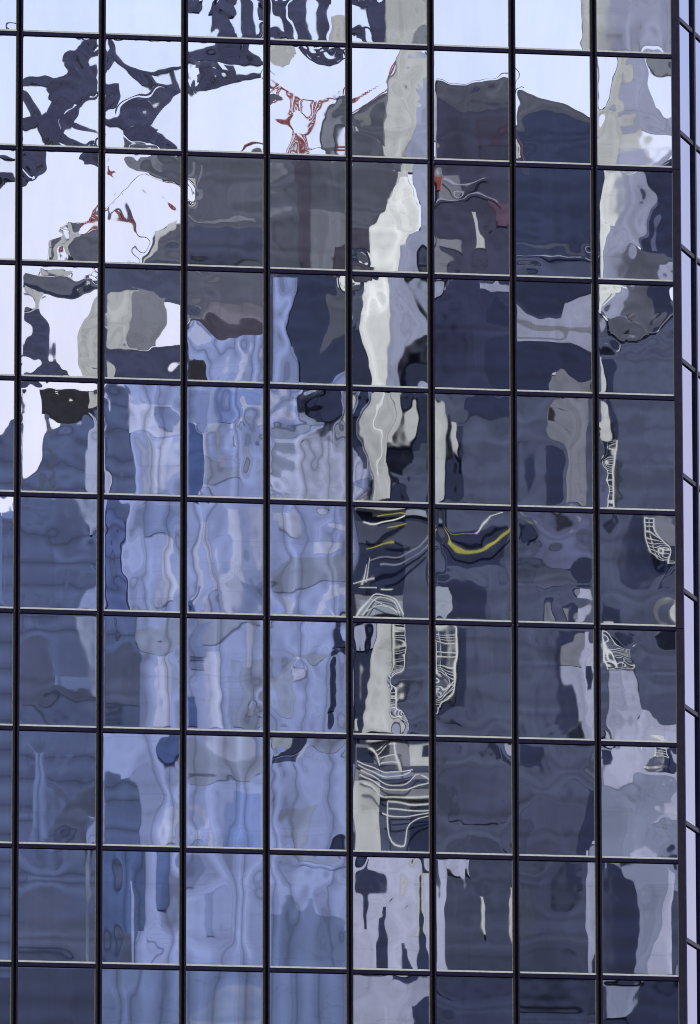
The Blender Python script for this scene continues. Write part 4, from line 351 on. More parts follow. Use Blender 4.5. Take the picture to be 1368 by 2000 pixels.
[0,-23,-42,-26,-1,-12,-1,10,14,7,10,-7,2,-39,-49,43,-24,-11,-11,1,9,-6,-3,8,1,-3,-56,-40,10,-23,21,-1,-6,15,-15,-31,-8,-4,8,55,8,-39,-26,-14,5,10,6,3,-12,18,-4,0,-44,3,-5,-9,-6,-12,11,-2,-10,14,-10,3,-20,26,-6,10,15,-5,-36,-9,16,-5,-2,-8,5,-6,-42,24,13,28,18,32,0,15,22,-4,13,1,9,36,5,1,-17,5,4,8,0,-18,-3,-7,2,-4,-7,3,-10,-9,-5,2,13,-11,-8,4,-11,-2,-11,-3,-25,15,-2,-11,8,10,9,12,-6,10,-11,6,-12,-2,-2,1,4,-4,-12,-21,-11,2,-10,-7,1,-13,23,-6,0,12,8,-13,-22,-13,0,-7,-5,4,-1,-1,17,12,10,23,-10,-8,2,-6,2,-3,11,-4,-10,11,-14,-13,-12,-14,-11,-4,4,-6,-3,-1,-4,6,-15,-13,-7,3,5,-16,-5,4,0,5,5,5,-2,0,10,10,9,-4,-13,0,-4,1,2,5,-4,14,-10,10,12,9,-8,-1,-2,-1,-7,2,2,-2,-10,4,-2,-2,-11,-11,-3,10,9,-2,-4,-3],
[0,144,96,53,-42,5,-34,-5,-7,0,-7,9,1,1,-38,-59,22,-11,-1,-2,4,0,1,-1,0,3,-44,-56,-25,0,13,-5,-6,13,-14,1,-5,2,0,-28,11,-44,28,-1,10,-9,-14,13,1,3,-5,7,49,-20,10,-15,5,-5,21,-9,1,-6,2,1,-2,-2,-10,5,11,2,0,-17,16,-22,7,-7,3,0,-33,29,-26,13,1,7,17,-7,24,1,13,-2,8,25,-34,-2,-15,-15,-1,4,-4,-5,-18,-9,-1,-2,-8,19,-3,3,17,2,-4,21,-9,19,-4,0,-1,-1,1,4,2,-3,8,13,-11,14,-12,6,-3,2,-4,-16,-22,-14,-18,-10,2,11,7,-4,-7,-8,-2,19,15,14,-1,16,8,-5,3,-9,13,2,7,-4,-4,-4,-5,0,-20,-5,6,3,17,-4,1,-9,0,-13,1,-13,2,7,3,-1,0,-1,3,4,3,-7,26,-8,17,-18,-4,-12,-5,6,-5,1,-1,-5,1,-15,11,-6,30,2,12,-3,-12,3,10,3,9,-4,-7,-3,0,-10,-4,-4,2,3,2,-7,5,-2,0,24,-22,3,-21,-1,-27,-4,10,-10,-9,2,-3,13],
[0,46,-22,26,8,62,32,53,14,27,-9,18,2,2,80,-76,-35,-13,16,5,11,23,19,11,5,18,-21,-2,-2,-1,2,11,4,-14,0,-3,5,-29,1,69,47,33,-9,-19,28,-7,-36,5,5,-12,-10,14,19,25,-1,6,20,-21,-46,-2,12,-23,-11,10,4,11,-19,-55,-22,13,10,-13,4,27,8,13,-3,6,-4,-19,-6,-11,-22,-5,11,-10,-5,22,-1,-22,14,4,-6,7,-10,2,-4,17,7,-17,24,2,3,6,-22,-6,-14,5,28,14,-6,-2,14,29,-14,10,9,-18,25,-12,11,13,14,14,-3,38,8,14,-10,11,15,13,7,3,-15,-11,-5,1,-3,-17,3,-12,-3,-1,-3,-21,2,6,14,-9,18,-6,0,9,10,-2,2,-4,3,-1,9,-7,-11,-20,1,1,-2,-11,6,-8,1,-23,8,-8,4,-2,4,7,14,-10,2,-2,17,5,-1,-3,3,0,0,1,1,-1,-8,8,-6,9,-7,12,-14,29,-3,1,-3,14,-10,3,10,-3,6,4,-1,21,-16,9,-8,2,3,-4,7,-8,1,0,17,-7,-7,-9,13,-7,2,2,1,-2,0,-4],
[0,0,0,0,0,0,0,1,-1,0,0,0,1,0,0,0,0,0,0,0,0,0,0,0,0,0,0,0,-1,1,-1,1,0,0,0,0,0,0,0,1,0,1,0,0,0,0,0,0,0,0,0,0,-1,0,0,-1,1,-1,1,-1,0,0,0,1,-1,0,0,0,0,0,0,0,0,0,0,0,0,0,1,0,0,0,-1,1,0,0,0,0,0,0,0,0,0,0,0,0,0,0,0,0,0,0,0,0,0,0,0,0,0,0,0,0,0,0,0,0,0,-1,0,0,0,0,0,0,0,0,0,0,0,0,0,0,0,0,0,0,0,0,0,0,0,0,0,0,0,0,0,0,0,0,0,0,0,0,0,0,0,0,0,0,0,0,0,0,0,0,0,0,0,-1,0,0,0,0,0,0,0,0,0,0,0,0,0,0,0,0,0,0,0,0,0,0,0,0,0,0,0,0,0,0,0,0,0,0,0,0,0,0,0,0,0,0,0,0,0,0,0,0,0,0,0,0,0,0,0,0,0,0,0,0,0,0,0,0],
[0,-186,-60,10,71,-36,-8,-5,11,10,30,-10,7,-18,-115,271,-54,-168,18,-19,-3,-1,-32,17,-66,-36,-41,3,-14,-34,24,-29,12,-23,8,55,-12,-9,21,223,184,79,-33,-33,-4,-9,7,13,-11,8,-28,-21,113,139,10,-10,17,6,11,-38,25,66,-28,11,19,96,29,70,-26,-21,12,-3,-44,-6,-19,8,5,-23,104,46,-32,20,-41,4,-1,-45,49,3,10,-11,5,84,-164,94,30,-58,0,-47,-13,-29,-48,-20,-31,13,4,1,-94,13,-48,-33,-72,11,22,23,3,-38,-10,-5,-149,-59,-11,-43,21,-13,-2,-23,18,-13,8,-13,12,-94,-35,53,10,-7,-40,-56,-3,10,-10,-5,0,-15,-116,-3,-25,8,-33,-2,-10,-17,-35,-14,0,4,61,-173,61,-25,-4,-92,-35,-35,-31,33,-44,-27,-23,-159,49,-56,-19,-19,-21,1,-20,-35,14,-36,-3,-13,-5,-73,11,3,6,-21,-14,-9,-30,52,-39,12,-13,-15,37,-3,27,-21,-54,-20,-21,-48,-11,-51,-2,-36,31,-41,79,-46,33,-46,26,-43,-1,24,-20,1,6,-71,107,-9,-16,4,-42,-2,-22,-10,-28,-21,-12,-28],
[0,129,-9,48,-41,8,-54,-27,-41,-6,-5,-1,-12,89,35,7,23,10,18,-5,-9,-10,-4,-7,8,3,32,-70,49,60,38,27,41,-5,-2,-5,-10,2,1,54,83,45,19,-12,36,-4,-10,0,24,19,14,-3,-26,27,-93,-36,-6,-42,-2,-2,-2,-8,0,3,14,17,42,-17,-9,6,0,4,15,-11,-18,-6,-7,-1,-9,-57,28,8,5,6,-1,-6,5,6,-2,4,5,4,-61,21,-3,20,1,-2,-7,9,-2,-10,12,2,-20,50,1,-18,-24,17,2,12,16,6,6,-6,-4,-26,2,-2,-2,-1,-5,17,-9,-12,-4,-22,-1,2,34,7,15,27,-16,14,-15,-2,13,6,23,1,-6,9,17,3,0,-1,-17,-6,9,-8,-5,-3,-3,-11,-14,-28,-23,-4,14,-11,-19,-3,-6,-16,-3,-3,3,4,-1,-20,-6,29,-6,-6,-11,0,16,3,-9,7,18,8,19,1,5,-5,12,-3,-4,10,11,3,17,14,-30,-14,-5,-12,5,11,4,-10,22,-13,-1,2,7,34,8,-1,4,21,13,-23,-2,19,4,-7,11,-17,6,15,34,-24,16,23,6,-15,7,2,12,3],
[0,161,-194,-88,30,4,-21,-26,-9,24,-8,19,-25,5,-15,49,-9,-40,-55,-10,-14,0,-3,-6,13,-8,64,-110,145,56,-23,-87,-37,-14,-25,-25,-31,-8,7,-40,-53,6,-49,-57,-29,17,-17,-9,-26,-8,18,-9,-96,70,-58,-40,-6,69,47,16,24,10,13,-2,16,-48,19,17,66,44,0,13,25,13,16,4,-4,-1,15,-42,43,-3,-17,-35,-23,-9,1,8,-2,0,-12,-8,-19,1,-24,-46,-67,-57,-58,-15,-13,-5,-2,-12,-14,11,-15,13,12,19,9,10,-9,1,16,1,4,40,16,-1,25,40,57,59,43,21,11,2,11,-2,-17,9,0,-11,-10,11,16,8,10,-3,4,5,1,16,-3,-15,-28,-30,-58,-52,-45,-33,-1,5,4,-8,30,-23,6,3,-9,1,-10,-21,-10,-7,19,18,3,3,-15,28,13,6,17,30,25,25,0,0,2,13,-6,26,-17,10,25,1,-3,14,0,8,1,-2,-5,-19,30,-34,-10,-11,-11,-33,-18,-15,10,-4,-6,-19,15,-13,35,4,12,13,-7,-9,-7,8,28,27,17,21,-35,23,15,17,-10,-1,-5,-1,-5,15,5,8],
[0,-112,-122,50,19,24,5,22,18,25,-5,22,-6,-192,-45,-56,101,-84,49,-18,27,-6,-15,18,-10,38,-348,28,41,-82,4,-67,65,26,24,10,-45,6,-18,137,-24,-17,35,-24,23,2,2,-5,10,-26,8,15,-46,81,31,-28,28,11,9,-4,-19,4,5,17,8,67,-47,-20,31,-26,28,0,15,-22,-9,13,-14,21,-32,-6,38,26,-11,-1,-32,-7,-1,14,24,-20,-1,22,-34,-1,42,-32,32,-32,6,4,-16,20,-16,12,-5,-1,-13,-21,-22,17,-7,15,2,-25,9,-19,11,9,-8,-21,7,-11,13,2,-3,7,-18,7,-22,18,-10,-34,-19,22,-7,-3,-3,-11,1,-17,5,2,1,-11,12,-6,12,5,-1,5,7,-7,-15,9,-2,10,-5,-11,-21,4,7,-12,3,-6,-3,-4,2,1,-4,-10,8,9,10,-10,1,-13,12,6,0,7,-9,1,6,0,15,9,-3,-1,-7,3,3,1,7,-7,4,3,12,10,9,-6,25,-12,12,-4,2,7,-5,12,18,13,5,-4,5,12,-4,1,0,-6,1,0,7,-12,8,2,6,-5,3,-1,5,9,-7,10,-8,6],
[0,206,56,24,-30,24,-5,-9,-28,-4,-10,8,-11,-46,-212,-122,87,10,-55,-43,-5,10,37,2,1,-8,-192,-49,168,-14,-51,-32,-10,19,31,5,-2,23,-15,31,-53,16,35,-16,5,-39,-9,13,20,2,-5,-2,-46,42,0,-20,-8,-9,12,-5,28,-2,-31,3,-10,12,11,-38,20,-11,-13,-31,-13,9,13,-4,-14,-15,-29,-33,29,-43,18,-33,-7,-9,1,4,3,19,-1,40,-43,-20,-20,-12,-8,-44,4,-14,6,10,3,-10,-20,-11,6,-36,-13,-15,1,4,2,-1,13,8,-14,9,-21,-14,-4,-9,-1,-13,0,9,8,13,8,-9,0,20,-10,-27,-6,-1,-13,-12,8,-2,-7,4,-13,-24,20,9,-8,22,5,-10,0,9,14,-4,6,1,-20,-11,2,0,14,24,-3,6,9,17,5,11,1,-1,27,10,9,24,17,10,5,5,0,7,1,0,-14,6,-4,7,12,16,6,2,-3,4,7,3,-7,-9,17,0,3,23,12,10,4,0,-3,5,2,-3,-17,-13,-11,-1,11,9,-3,3,-3,5,-2,4,-4,-17,-13,1,8,12,14,6,12,9,8,6,4,0],
[0,-71,233,-119,-105,55,16,-47,-3,11,-19,-1,-7,49,35,77,-38,-37,-9,-25,6,-5,8,13,-5,14,53,25,-56,44,40,-17,2,10,8,-16,-13,15,-19,-33,35,7,8,-12,8,13,-27,4,9,-13,13,-6,-67,-37,-38,27,17,-27,8,-12,5,-3,-7,16,-13,-45,-19,24,-11,-22,-14,4,-22,4,9,-2,20,-4,42,27,17,-7,-12,-17,7,-19,11,14,-4,19,-5,47,16,21,-29,-21,-21,-2,-2,9,7,9,17,-1,-33,-19,-19,-6,-8,-19,13,-1,8,8,7,6,-5,-23,-25,-16,2,-13,-12,8,12,3,3,6,1,-4,-7,-7,-10,9,-2,9,22,-4,3,5,-6,-7,-9,0,1,-3,7,5,9,11,-1,2,-4,-12,-7,-8,-20,-7,-15,17,13,8,14,-10,1,-9,-19,-5,-15,-26,-6,-9,15,7,2,4,-10,2,-7,-17,-6,-6,0,5,1,3,9,4,-2,-8,2,-7,-15,-2,-6,10,10,8,-10,6,-1,-7,-4,1,-2,-4,-7,6,9,5,6,-8,2,2,-3,-4,2,1,-2,-3,5,8,3,5,-3,-9,10,-7,0,1,4,4,-7,9],
[0,84,-13,18,-77,33,9,0,-14,6,6,8,5,78,14,67,-32,9,-5,10,-5,-5,-1,0,-4,-3,1,-70,-92,-20,1,-24,9,17,6,-11,0,-4,1,19,16,-11,0,-39,16,13,-11,-15,15,3,-15,-1,-26,3,20,28,19,-18,-4,-8,-5,0,-3,-4,-2,-2,-24,47,12,20,7,-9,11,-6,-20,8,8,-18,34,-26,17,1,10,12,5,-20,3,1,-11,-2,11,-17,43,15,-11,11,-4,22,6,3,6,-7,4,1,-5,60,10,-9,-1,23,-8,13,6,9,-2,8,-2,33,-40,-13,-39,8,-17,-2,-10,15,-3,6,-12,7,7,-30,-5,-13,6,-20,2,-4,1,-10,13,7,-14,-19,27,19,12,0,-7,1,-4,-13,14,-2,-3,7,-19,20,-15,25,0,-2,0,-4,1,0,-1,-2,4,25,-31,-9,2,-12,-8,13,-5,-10,-14,-2,7,-8,20,-20,-8,-6,24,-5,0,-1,10,7,-10,-9,7,1,23,2,13,-5,14,-4,16,2,-3,1,-8,-6,20,-9,-26,-12,-10,5,1,-4,0,-2,-13,-8,-2,24,-9,-21,-13,13,-6,-6,7,8,2,1,-8,-8],
[0,21,23,-33,36,4,7,-10,31,11,3,-5,-2,34,-11,-15,-2,-4,-19,-8,-1,-16,4,8,12,11,152,-68,-27,-9,-57,15,28,4,9,-4,12,12,10,36,-31,13,21,-8,-22,-2,-9,2,21,10,-4,0,-59,-52,105,-27,26,-23,-36,-12,-3,11,-9,-10,-6,17,-34,12,-35,44,-1,7,-1,-25,-26,-15,8,-12,-22,44,-98,-1,-2,7,17,3,15,4,8,13,5,10,19,-36,54,-47,-1,0,7,16,16,11,-12,4,-14,-6,-10,-11,-23,11,-24,30,-2,23,25,12,-15,-20,-8,-47,-53,56,33,-7,34,-19,-8,7,20,8,44,-4,-33,-19,32,-7,5,-8,-9,-6,-16,-6,1,55,0,41,39,-21,-19,18,-42,-2,-9,-14,-18,-17,-23,23,10,19,-6,9,15,-16,10,-15,18,13,13,-3,11,-42,-26,34,22,-17,21,4,-13,19,-1,16,38,-24,11,-4,-1,-11,-15,22,1,23,18,-1,3,-1,-21,42,19,-38,-19,16,-1,8,20,-7,7,3,-27,0,-14,-10,-7,6,25,-6,11,-12,-2,18,-6,17,2,-22,-28,16,-6,-8,11,-5,-22,8,-29,-5],
[0,-14,-21,19,-15,9,-4,0,2,-3,3,-2,2,93,19,13,-4,0,2,-3,3,-2,1,-1,0,0,-42,-10,-4,-4,6,-5,2,0,-1,1,0,0,1,115,41,48,-18,2,7,-10,10,-8,6,-3,2,-1,40,17,23,-11,3,2,-4,6,-6,6,-5,4,-2,-30,-12,-18,8,-2,-3,4,-4,3,-2,1,-1,1,-25,-11,-20,14,-7,0,6,-10,11,-10,7,-4,1,-7,-3,-4,3,-1,0,1,-2,4,-4,4,-3,1,6,4,9,-8,6,-2,-3,6,-7,6,-4,1,0,14,6,10,-6,2,1,-3,6,-7,8,-7,5,-2,6,2,1,2,-3,2,0,-1,0,1,-3,4,-3,-7,-3,-5,3,-2,0,1,-3,4,-5,5,-4,2,-10,-4,-5,1,1,-2,2,-2,4,-6,7,-7,5,-3,-1,-1,1,0,-1,1,-1,1,0,-1,1,0,5,2,2,0,-1,0,0,0,-2,4,-7,7,-5,6,2,4,-2,0,1,-2,2,-3,3,-3,3,-2,2,2,4,-5,3,-1,-3,5,-5,3,1,-3,3,-1,0,-1,0,-1,1,-1,1,1,-2,4,-5,4],
[0,62,-61,-8,-85,-57,-58,-52,-49,6,9,9,-9,121,80,-146,-95,-21,64,25,24,-6,-27,-4,-37,12,-206,138,-19,8,-18,1,20,34,5,16,-11,3,-13,61,75,2,14,-23,13,-21,16,-23,-8,-15,1,4,24,-48,19,11,-1,-30,-28,3,15,6,8,21,-4,-19,-52,-16,-38,-23,-6,2,-9,7,-7,8,-23,-5,-19,-45,35,10,5,-17,8,-37,15,21,24,-10,5,2,-16,-55,-8,14,-11,-4,11,-1,24,12,-15,-2,-5,-32,-26,9,28,-23,-25,6,-6,23,1,1,-18,-11,-35,-10,-26,-21,6,-13,10,0,18,16,-1,-8,-23,-18,10,-7,-23,6,-8,-1,9,1,18,3,-7,-17,11,20,-9,6,6,11,-13,19,-11,22,7,18,-13,32,3,10,35,-34,15,7,17,11,28,15,5,-22,32,8,7,27,-31,21,9,6,8,15,10,13,-20,21,6,0,8,-4,12,-8,13,27,8,8,18,-22,3,-3,-17,3,12,8,-16,17,21,12,-3,14,-10,-15,13,-14,19,-5,4,-15,18,2,18,2,11,13,-6,0,-13,18,-7,6,20,20,-16,19,17,3],
[0,44,22,-53,3,37,-10,14,9,-6,-5,4,-12,2,-21,81,1,49,36,-3,35,-9,-49,-22,-8,-5,23,40,4,-13,8,4,-8,-24,-9,-21,-5,9,-11,-28,48,-11,9,31,29,-11,21,-3,-31,-16,0,-9,46,43,-16,28,23,16,8,19,-1,-2,0,-15,-15,-2,-15,26,46,31,26,21,12,-17,-21,-3,-10,-6,-20,-10,3,27,7,30,16,17,12,9,32,13,9,6,-16,18,2,35,13,-1,7,8,-14,0,4,7,-29,-23,5,-1,11,2,-12,-9,8,7,4,2,9,-15,-9,9,-13,17,-6,-4,-3,-5,-1,-7,-3,-1,-6,3,6,-6,4,-2,-4,-11,-16,-7,-5,-7,-3,28,18,-8,-4,2,5,-9,-1,-11,-11,-10,-8,-2,16,13,-16,3,-8,-6,-16,-10,-5,3,2,-5,0,-10,-5,-21,3,-25,-13,-13,-7,-9,-12,-12,-14,-6,-5,2,0,11,-11,-8,-11,-17,-11,-2,10,-1,3,-8,9,11,-3,3,-10,-5,-9,-2,-12,-4,-7,4,-8,-9,-7,-16,11,0,2,-5,-1,-2,1,-6,6,-6,-24,-3,-14,19,-2,-2,-2,-1,-4,-5,-5,-2],
[0,153,60,-37,-18,90,-45,3,25,-1,1,17,0,-50,26,-33,53,8,19,-5,-9,-2,-11,15,3,-2,-1,-95,-47,9,-19,-27,22,-3,5,8,-21,-15,2,-30,-29,-4,21,-2,11,-9,-19,7,-8,14,7,-8,-43,23,-3,17,17,-8,15,-6,-13,-9,7,12,3,18,19,7,24,3,1,-2,7,-11,8,5,6,4,-25,-22,29,-33,-15,1,-8,21,7,-8,13,-7,-4,-23,1,-7,1,28,-7,-7,5,-6,-4,13,4,0,3,13,8,-9,13,0,-12,6,-11,-11,3,9,-12,28,17,-10,8,1,10,-7,-2,-5,4,2,-7,-3,-16,-5,0,10,0,-6,15,-12,6,14,5,-3,10,-11,-3,-5,10,-16,3,13,-14,11,5,-5,0,-3,-1,-2,-10,4,-1,5,-1,-3,5,-1,10,3,1,-10,1,-4,8,6,5,-6,-1,1,-1,6,0,2,-8,14,6,0,7,4,-14,-6,-8,-8,-10,2,-14,5,-4,6,-6,17,-3,-7,3,-4,0,0,-3,1,5,-8,9,-17,3,-2,0,8,1,9,3,-8,8,-11,3,-1,5,7,7,6,-7,1,9,7,2,9],
[0,-287,41,-79,20,-76,-12,11,36,-33,16,-1,14,367,88,-85,-13,-30,27,-1,14,-13,14,10,8,8,-248,83,53,66,-46,0,14,-29,12,-14,-5,16,-2,69,193,28,59,-51,33,8,23,13,-7,-2,22,8,-94,102,120,3,-14,21,-11,25,-14,7,-3,14,16,-68,5,54,-69,-50,25,14,23,-25,25,12,6,19,-12,-139,54,-54,-33,1,-3,-28,-23,9,-18,-1,5,-40,-65,-22,-44,-46,16,13,-3,-6,13,8,3,0,-31,10,-7,1,-10,20,11,-14,12,10,-9,-7,-2,-20,44,21,23,-15,41,6,-15,14,12,-9,-2,5,-1,21,-1,-24,-16,33,13,-9,12,8,0,-11,1,18,-27,14,-24,20,17,-24,-21,-7,1,-11,-16,14,-36,7,-11,-9,39,19,-10,6,16,21,-14,-15,10,-2,5,-9,2,10,-5,-26,-20,-8,10,-14,0,6,-7,1,-19,-1,9,11,10,-1,-3,6,-8,-4,-15,15,-4,-19,7,7,-13,-12,-4,14,12,12,4,1,-8,9,-8,33,27,20,-3,-8,15,1,-13,-4,-15,9,11,-32,24,3,12,6,11,18,1,30,-9,3],
[0,122,130,144,-38,5,-34,9,-35,-2,-39,1,-17,132,-46,-31,8,-17,-13,-30,45,9,-28,-27,-32,-41,-99,-132,2,-37,-18,-18,-32,-29,16,20,5,-9,-18,-146,10,86,59,-10,-23,-78,-36,-37,-60,-35,-9,-4,-23,6,15,-11,-3,-32,31,47,33,23,27,12,32,-11,-86,38,26,-8,13,5,46,24,8,3,8,-18,8,22,-4,-2,39,12,13,-3,28,47,5,-11,-15,55,34,-57,8,16,15,1,24,4,9,5,-9,2,-32,24,-17,-33,15,12,-4,-9,22,-9,-45,-44,-15,16,9,-3,28,10,-19,-16,2,-7,-22,-31,-31,-12,29,-15,2,-6,-8,-14,-16,-3,12,-3,-8,-9,7,-2,8,10,4,9,-10,-9,8,-14,9,-22,20,3,41,-6,-5,1,-25,9,-39,-23,-27,-9,-19,-21,-13,30,-3,-1,7,9,-13,-14,-5,1,15,-6,9,0,-14,-36,15,6,1,5,-9,0,27,15,-1,0,3,2,-20,16,3,9,-22,-7,-5,0,-3,-11,-7,8,-16,20,-4,2,9,6,-2,6,6,1,-18,-8,-9,-16,5,-9,21,5,-12,-21,-7,-12,-5,-19,-4,1],
[0,-78,-26,-43,-8,-31,-9,-6,15,-19,-21,10,-23,37,-30,21,12,20,-2,-5,7,22,12,-14,-20,-6,-25,19,18,-62,-65,35,6,-21,3,24,2,-30,23,-47,-6,16,-29,-1,8,0,-19,16,11,-23,-29,20,-17,10,-23,-20,7,-24,13,16,11,6,8,19,-6,-45,-12,5,-13,-2,19,-5,-4,-3,-1,-3,-3,-7,-7,13,7,-9,-16,29,-16,15,20,9,4,5,3,2,20,23,-3,-5,20,-11,-13,5,1,-1,10,-19,-13,6,14,-9,-22,4,6,2,4,3,9,14,-18,-18,-15,6,3,4,6,-6,-11,10,10,5,-1,0,-11,-20,9,-8,-8,-4,-5,1,10,1,1,-6,-3,8,-7,7,14,0,4,-7,-1,0,1,9,9,-7,9,-1,6,17,0,-6,-1,6,9,5,-2,-2,4,-3,3,3,10,19,-6,-1,2,14,10,-2,0,16,3,0,13,3,12,-1,12,8,10,3,1,3,12,8,-1,4,7,7,1,4,6,2,4,12,6,5,15,-3,-7,-1,8,5,7,3,10,3,-4,-2,15,1,2,6,5,12,-12,1,10,0,0,4,6,3],
[0,-299,-49,-161,-20,-16,-39,-12,6,-17,-12,7,-3,62,-136,-12,-151,11,66,-26,-37,6,1,6,7,-4,-20,80,40,37,-42,1,16,6,4,12,-16,2,11,41,-139,71,-93,-17,38,-53,-18,21,-27,18,12,-2,-37,-58,61,-43,-24,-6,-1,-3,9,-6,-1,-11,4,-33,10,15,-45,1,28,-8,-8,11,-9,3,4,3,-33,25,-3,35,-3,-3,23,8,-3,20,-12,-11,8,-4,-13,-30,-32,25,28,-3,-13,5,-7,1,8,-12,4,-8,2,12,1,-1,2,-2,-3,10,3,-9,9,-35,0,9,-22,-8,4,-12,-18,3,1,1,0,-1,6,15,-29,32,17,-27,-2,6,-11,7,10,-5,11,7,-12,-17,-5,8,-10,-7,-7,9,4,-7,2,-6,22,-1,-17,7,17,-1,-3,0,4,2,-7,-7,6,4,14,-3,-6,-4,8,-1,-2,4,6,-2,0,-4,-6,8,-3,11,6,-10,-2,6,-2,-8,-2,-4,0,2,15,-8,15,-2,-6,-3,8,6,3,-2,6,6,-4,-7,-1,7,9,-6,-7,4,9,-5,-5,5,3,3,-16,4,-9,4,4,2,-6,5,2,-1,3,3],
[0,-131,-15,-59,3,41,-1,-9,18,8,-11,-7,0,66,1,0,11,8,-2,-5,-8,-9,-3,2,-3,2,19,29,14,-2,-22,4,11,0,-8,-8,-10,-3,-9,-7,-14,-7,1,18,0,14,17,5,0,0,-10,10,11,27,-11,27,-1,6,22,21,4,10,11,-1,-5,37,-18,3,-24,-3,-7,-16,-17,-15,-24,-17,2,-28,-12,14,-10,4,-8,-8,-2,1,-3,1,0,-11,3,-16,8,-21,4,5,-8,-2,8,8,7,1,-7,20,5,3,-11,11,20,-1,-5,8,6,-4,-3,-4,-8,26,-10,16,12,5,12,9,4,1,-3,-3,3,-6,-26,-1,12,12,13,5,7,6,8,6,1,-6,6,-5,4,11,6,-5,8,6,7,10,10,2,5,16,18,-12,13,-13,-8,0,1,-7,-5,-7,-9,2,-13,-15,7,-7,-4,-7,-5,-8,-10,-12,-14,-9,-3,-13,-20,10,-24,-12,-2,-9,-9,0,3,-1,-2,-3,3,-14,6,3,14,8,1,2,2,1,2,1,-4,7,18,-10,25,29,23,14,9,5,0,3,2,-5,-4,10,-4,7,5,-4,-6,10,17,5,7,10,-3,17],
[0,52,93,-68,29,4,-21,20,-8,-5,11,-6,-8,-10,6,12,-11,6,-1,-2,3,-2,0,4,-6,6,25,-1,-15,18,-12,3,2,-4,2,2,-6,8,-7,12,1,-5,11,-12,10,-6,2,1,-1,-1,4,-8,32,6,-8,22,-22,12,-2,-4,4,0,-5,9,-9,16,4,-2,10,-11,7,-2,-1,3,-2,0,2,-2,16,4,-3,11,-9,2,5,-7,5,-1,-3,3,2,-1,1,1,-3,6,-7,7,-5,2,0,0,-3,8,-6,-1,-1,-3,8,-10,10,-7,2,1,-1,-2,8,-8,-2,1,-9,13,-12,8,-3,-1,2,1,-5,9,-10,-3,-2,-4,8,-8,5,-1,-1,2,0,-3,6,-1,0,2,-4,4,-2,0,3,-3,3,-1,-1,2,-1,0,1,-1,0,1,-3,4,-3,2,-1,1,-4,5,2,3,-2,-1,3,-4,4,-3,0,0,3,-8,-1,0,3,-5,5,-2,-1,2,-1,-2,3,1,-9,-1,0,4,-7,8,-6,3,-1,1,-3,3,0,-7,-5,-1,3,-9,11,-10,7,-3,2,-3,4,-3,-1,-3,0,2,-6,8,-8,7,-4,3,-2,2,-2,2],
[0,111,-70,21,-118,-31,9,1,-20,-9,-2,10,-16,-13,38,61,-31,-20,18,-19,11,-17,4,11,-7,7,-19,-35,-16,20,-25,31,-22,28,-7,6,0,4,3,-127,10,4,-14,-48,29,-23,13,-29,3,6,-8,9,-57,11,36,-17,26,1,13,-11,15,1,-3,6,-3,-19,18,1,3,26,-26,23,-14,6,1,5,5,-14,-26,12,-11,16,22,-14,16,-26,25,-2,-5,4,-10,-23,-1,6,-11,-12,3,0,3,0,1,6,2,5,-10,8,-1,14,-11,9,-14,15,-8,1,-5,1,9,35,9,15,13,-22,21,-11,18,-8,6,3,2,7,-11,6,9,-14,22,-11,11,-17,7,-1,-4,-3,-11,-4,-2,-1,-19,18,-16,17,-23,14,-4,0,0,-10,17,-6,-5,-1,8,-12,10,-7,4,-6,0,1,-7,-4,-7,-5,2,-11,1,-9,7,-7,-2,0,0,7,3,-11,-1,6,-16,11,-11,5,-6,3,-2,0,0,10,-4,-3,-4,-2,0,-9,1,-3,1,-2,-1,-1,7,-2,1,-4,13,-12,11,-8,3,1,2,1,-6,8,-3,8,-4,6,-1,3,-9,7,-4,0,0,-2],
[0,81,-52,-65,-43,-66,-62,-81,-59,-16,-37,-20,-8,-44,-39,62,0,0,-5,-11,-14,13,15,-8,-12,-3,51,29,-45,-14,-12,-7,11,34,41,6,-3,-2,-5,3,-10,-16,2,-21,13,-4,0,-5,2,0,-4,-1,32,1,-5,-34,18,22,24,6,-7,-24,-3,-1,18,22,24,-5,-18,-15,-8,16,-17,4,16,-1,-3,-17,-4,1,4,24,12,-7,-4,5,9,15,6,16,-9,-13,13,27,-9,11,8,-8,-7,-6,6,5,3,9,-34,-3,-6,2,5,13,-3,13,0,0,1,-5,-5,4,-4,12,8,6,-8,-6,-5,12,-8,0,-8,4,7,5,-5,-8,14,12,16,1,-18,-16,-10,-2,-7,5,-11,-4,3,-17,-13,-5,0,13,8,-7,-16,-13,-14,2,7,10,8,-2,0,6,6,13,10,8,-2,-6,-9,-1,-8,5,2,-1,8,17,8,4,3,7,-2,-8,-1,2,-10,-6,7,8,8,9,5,0,-4,-15,-4,7,5,6,-5,-8,1,-3,-10,-22,-8,-7,-2,-8,4,-4,8,11,1,2,-6,1,5,5,4,1,3,15,12,-2,-7,-8,-5,0,0,-5,-9,-9],
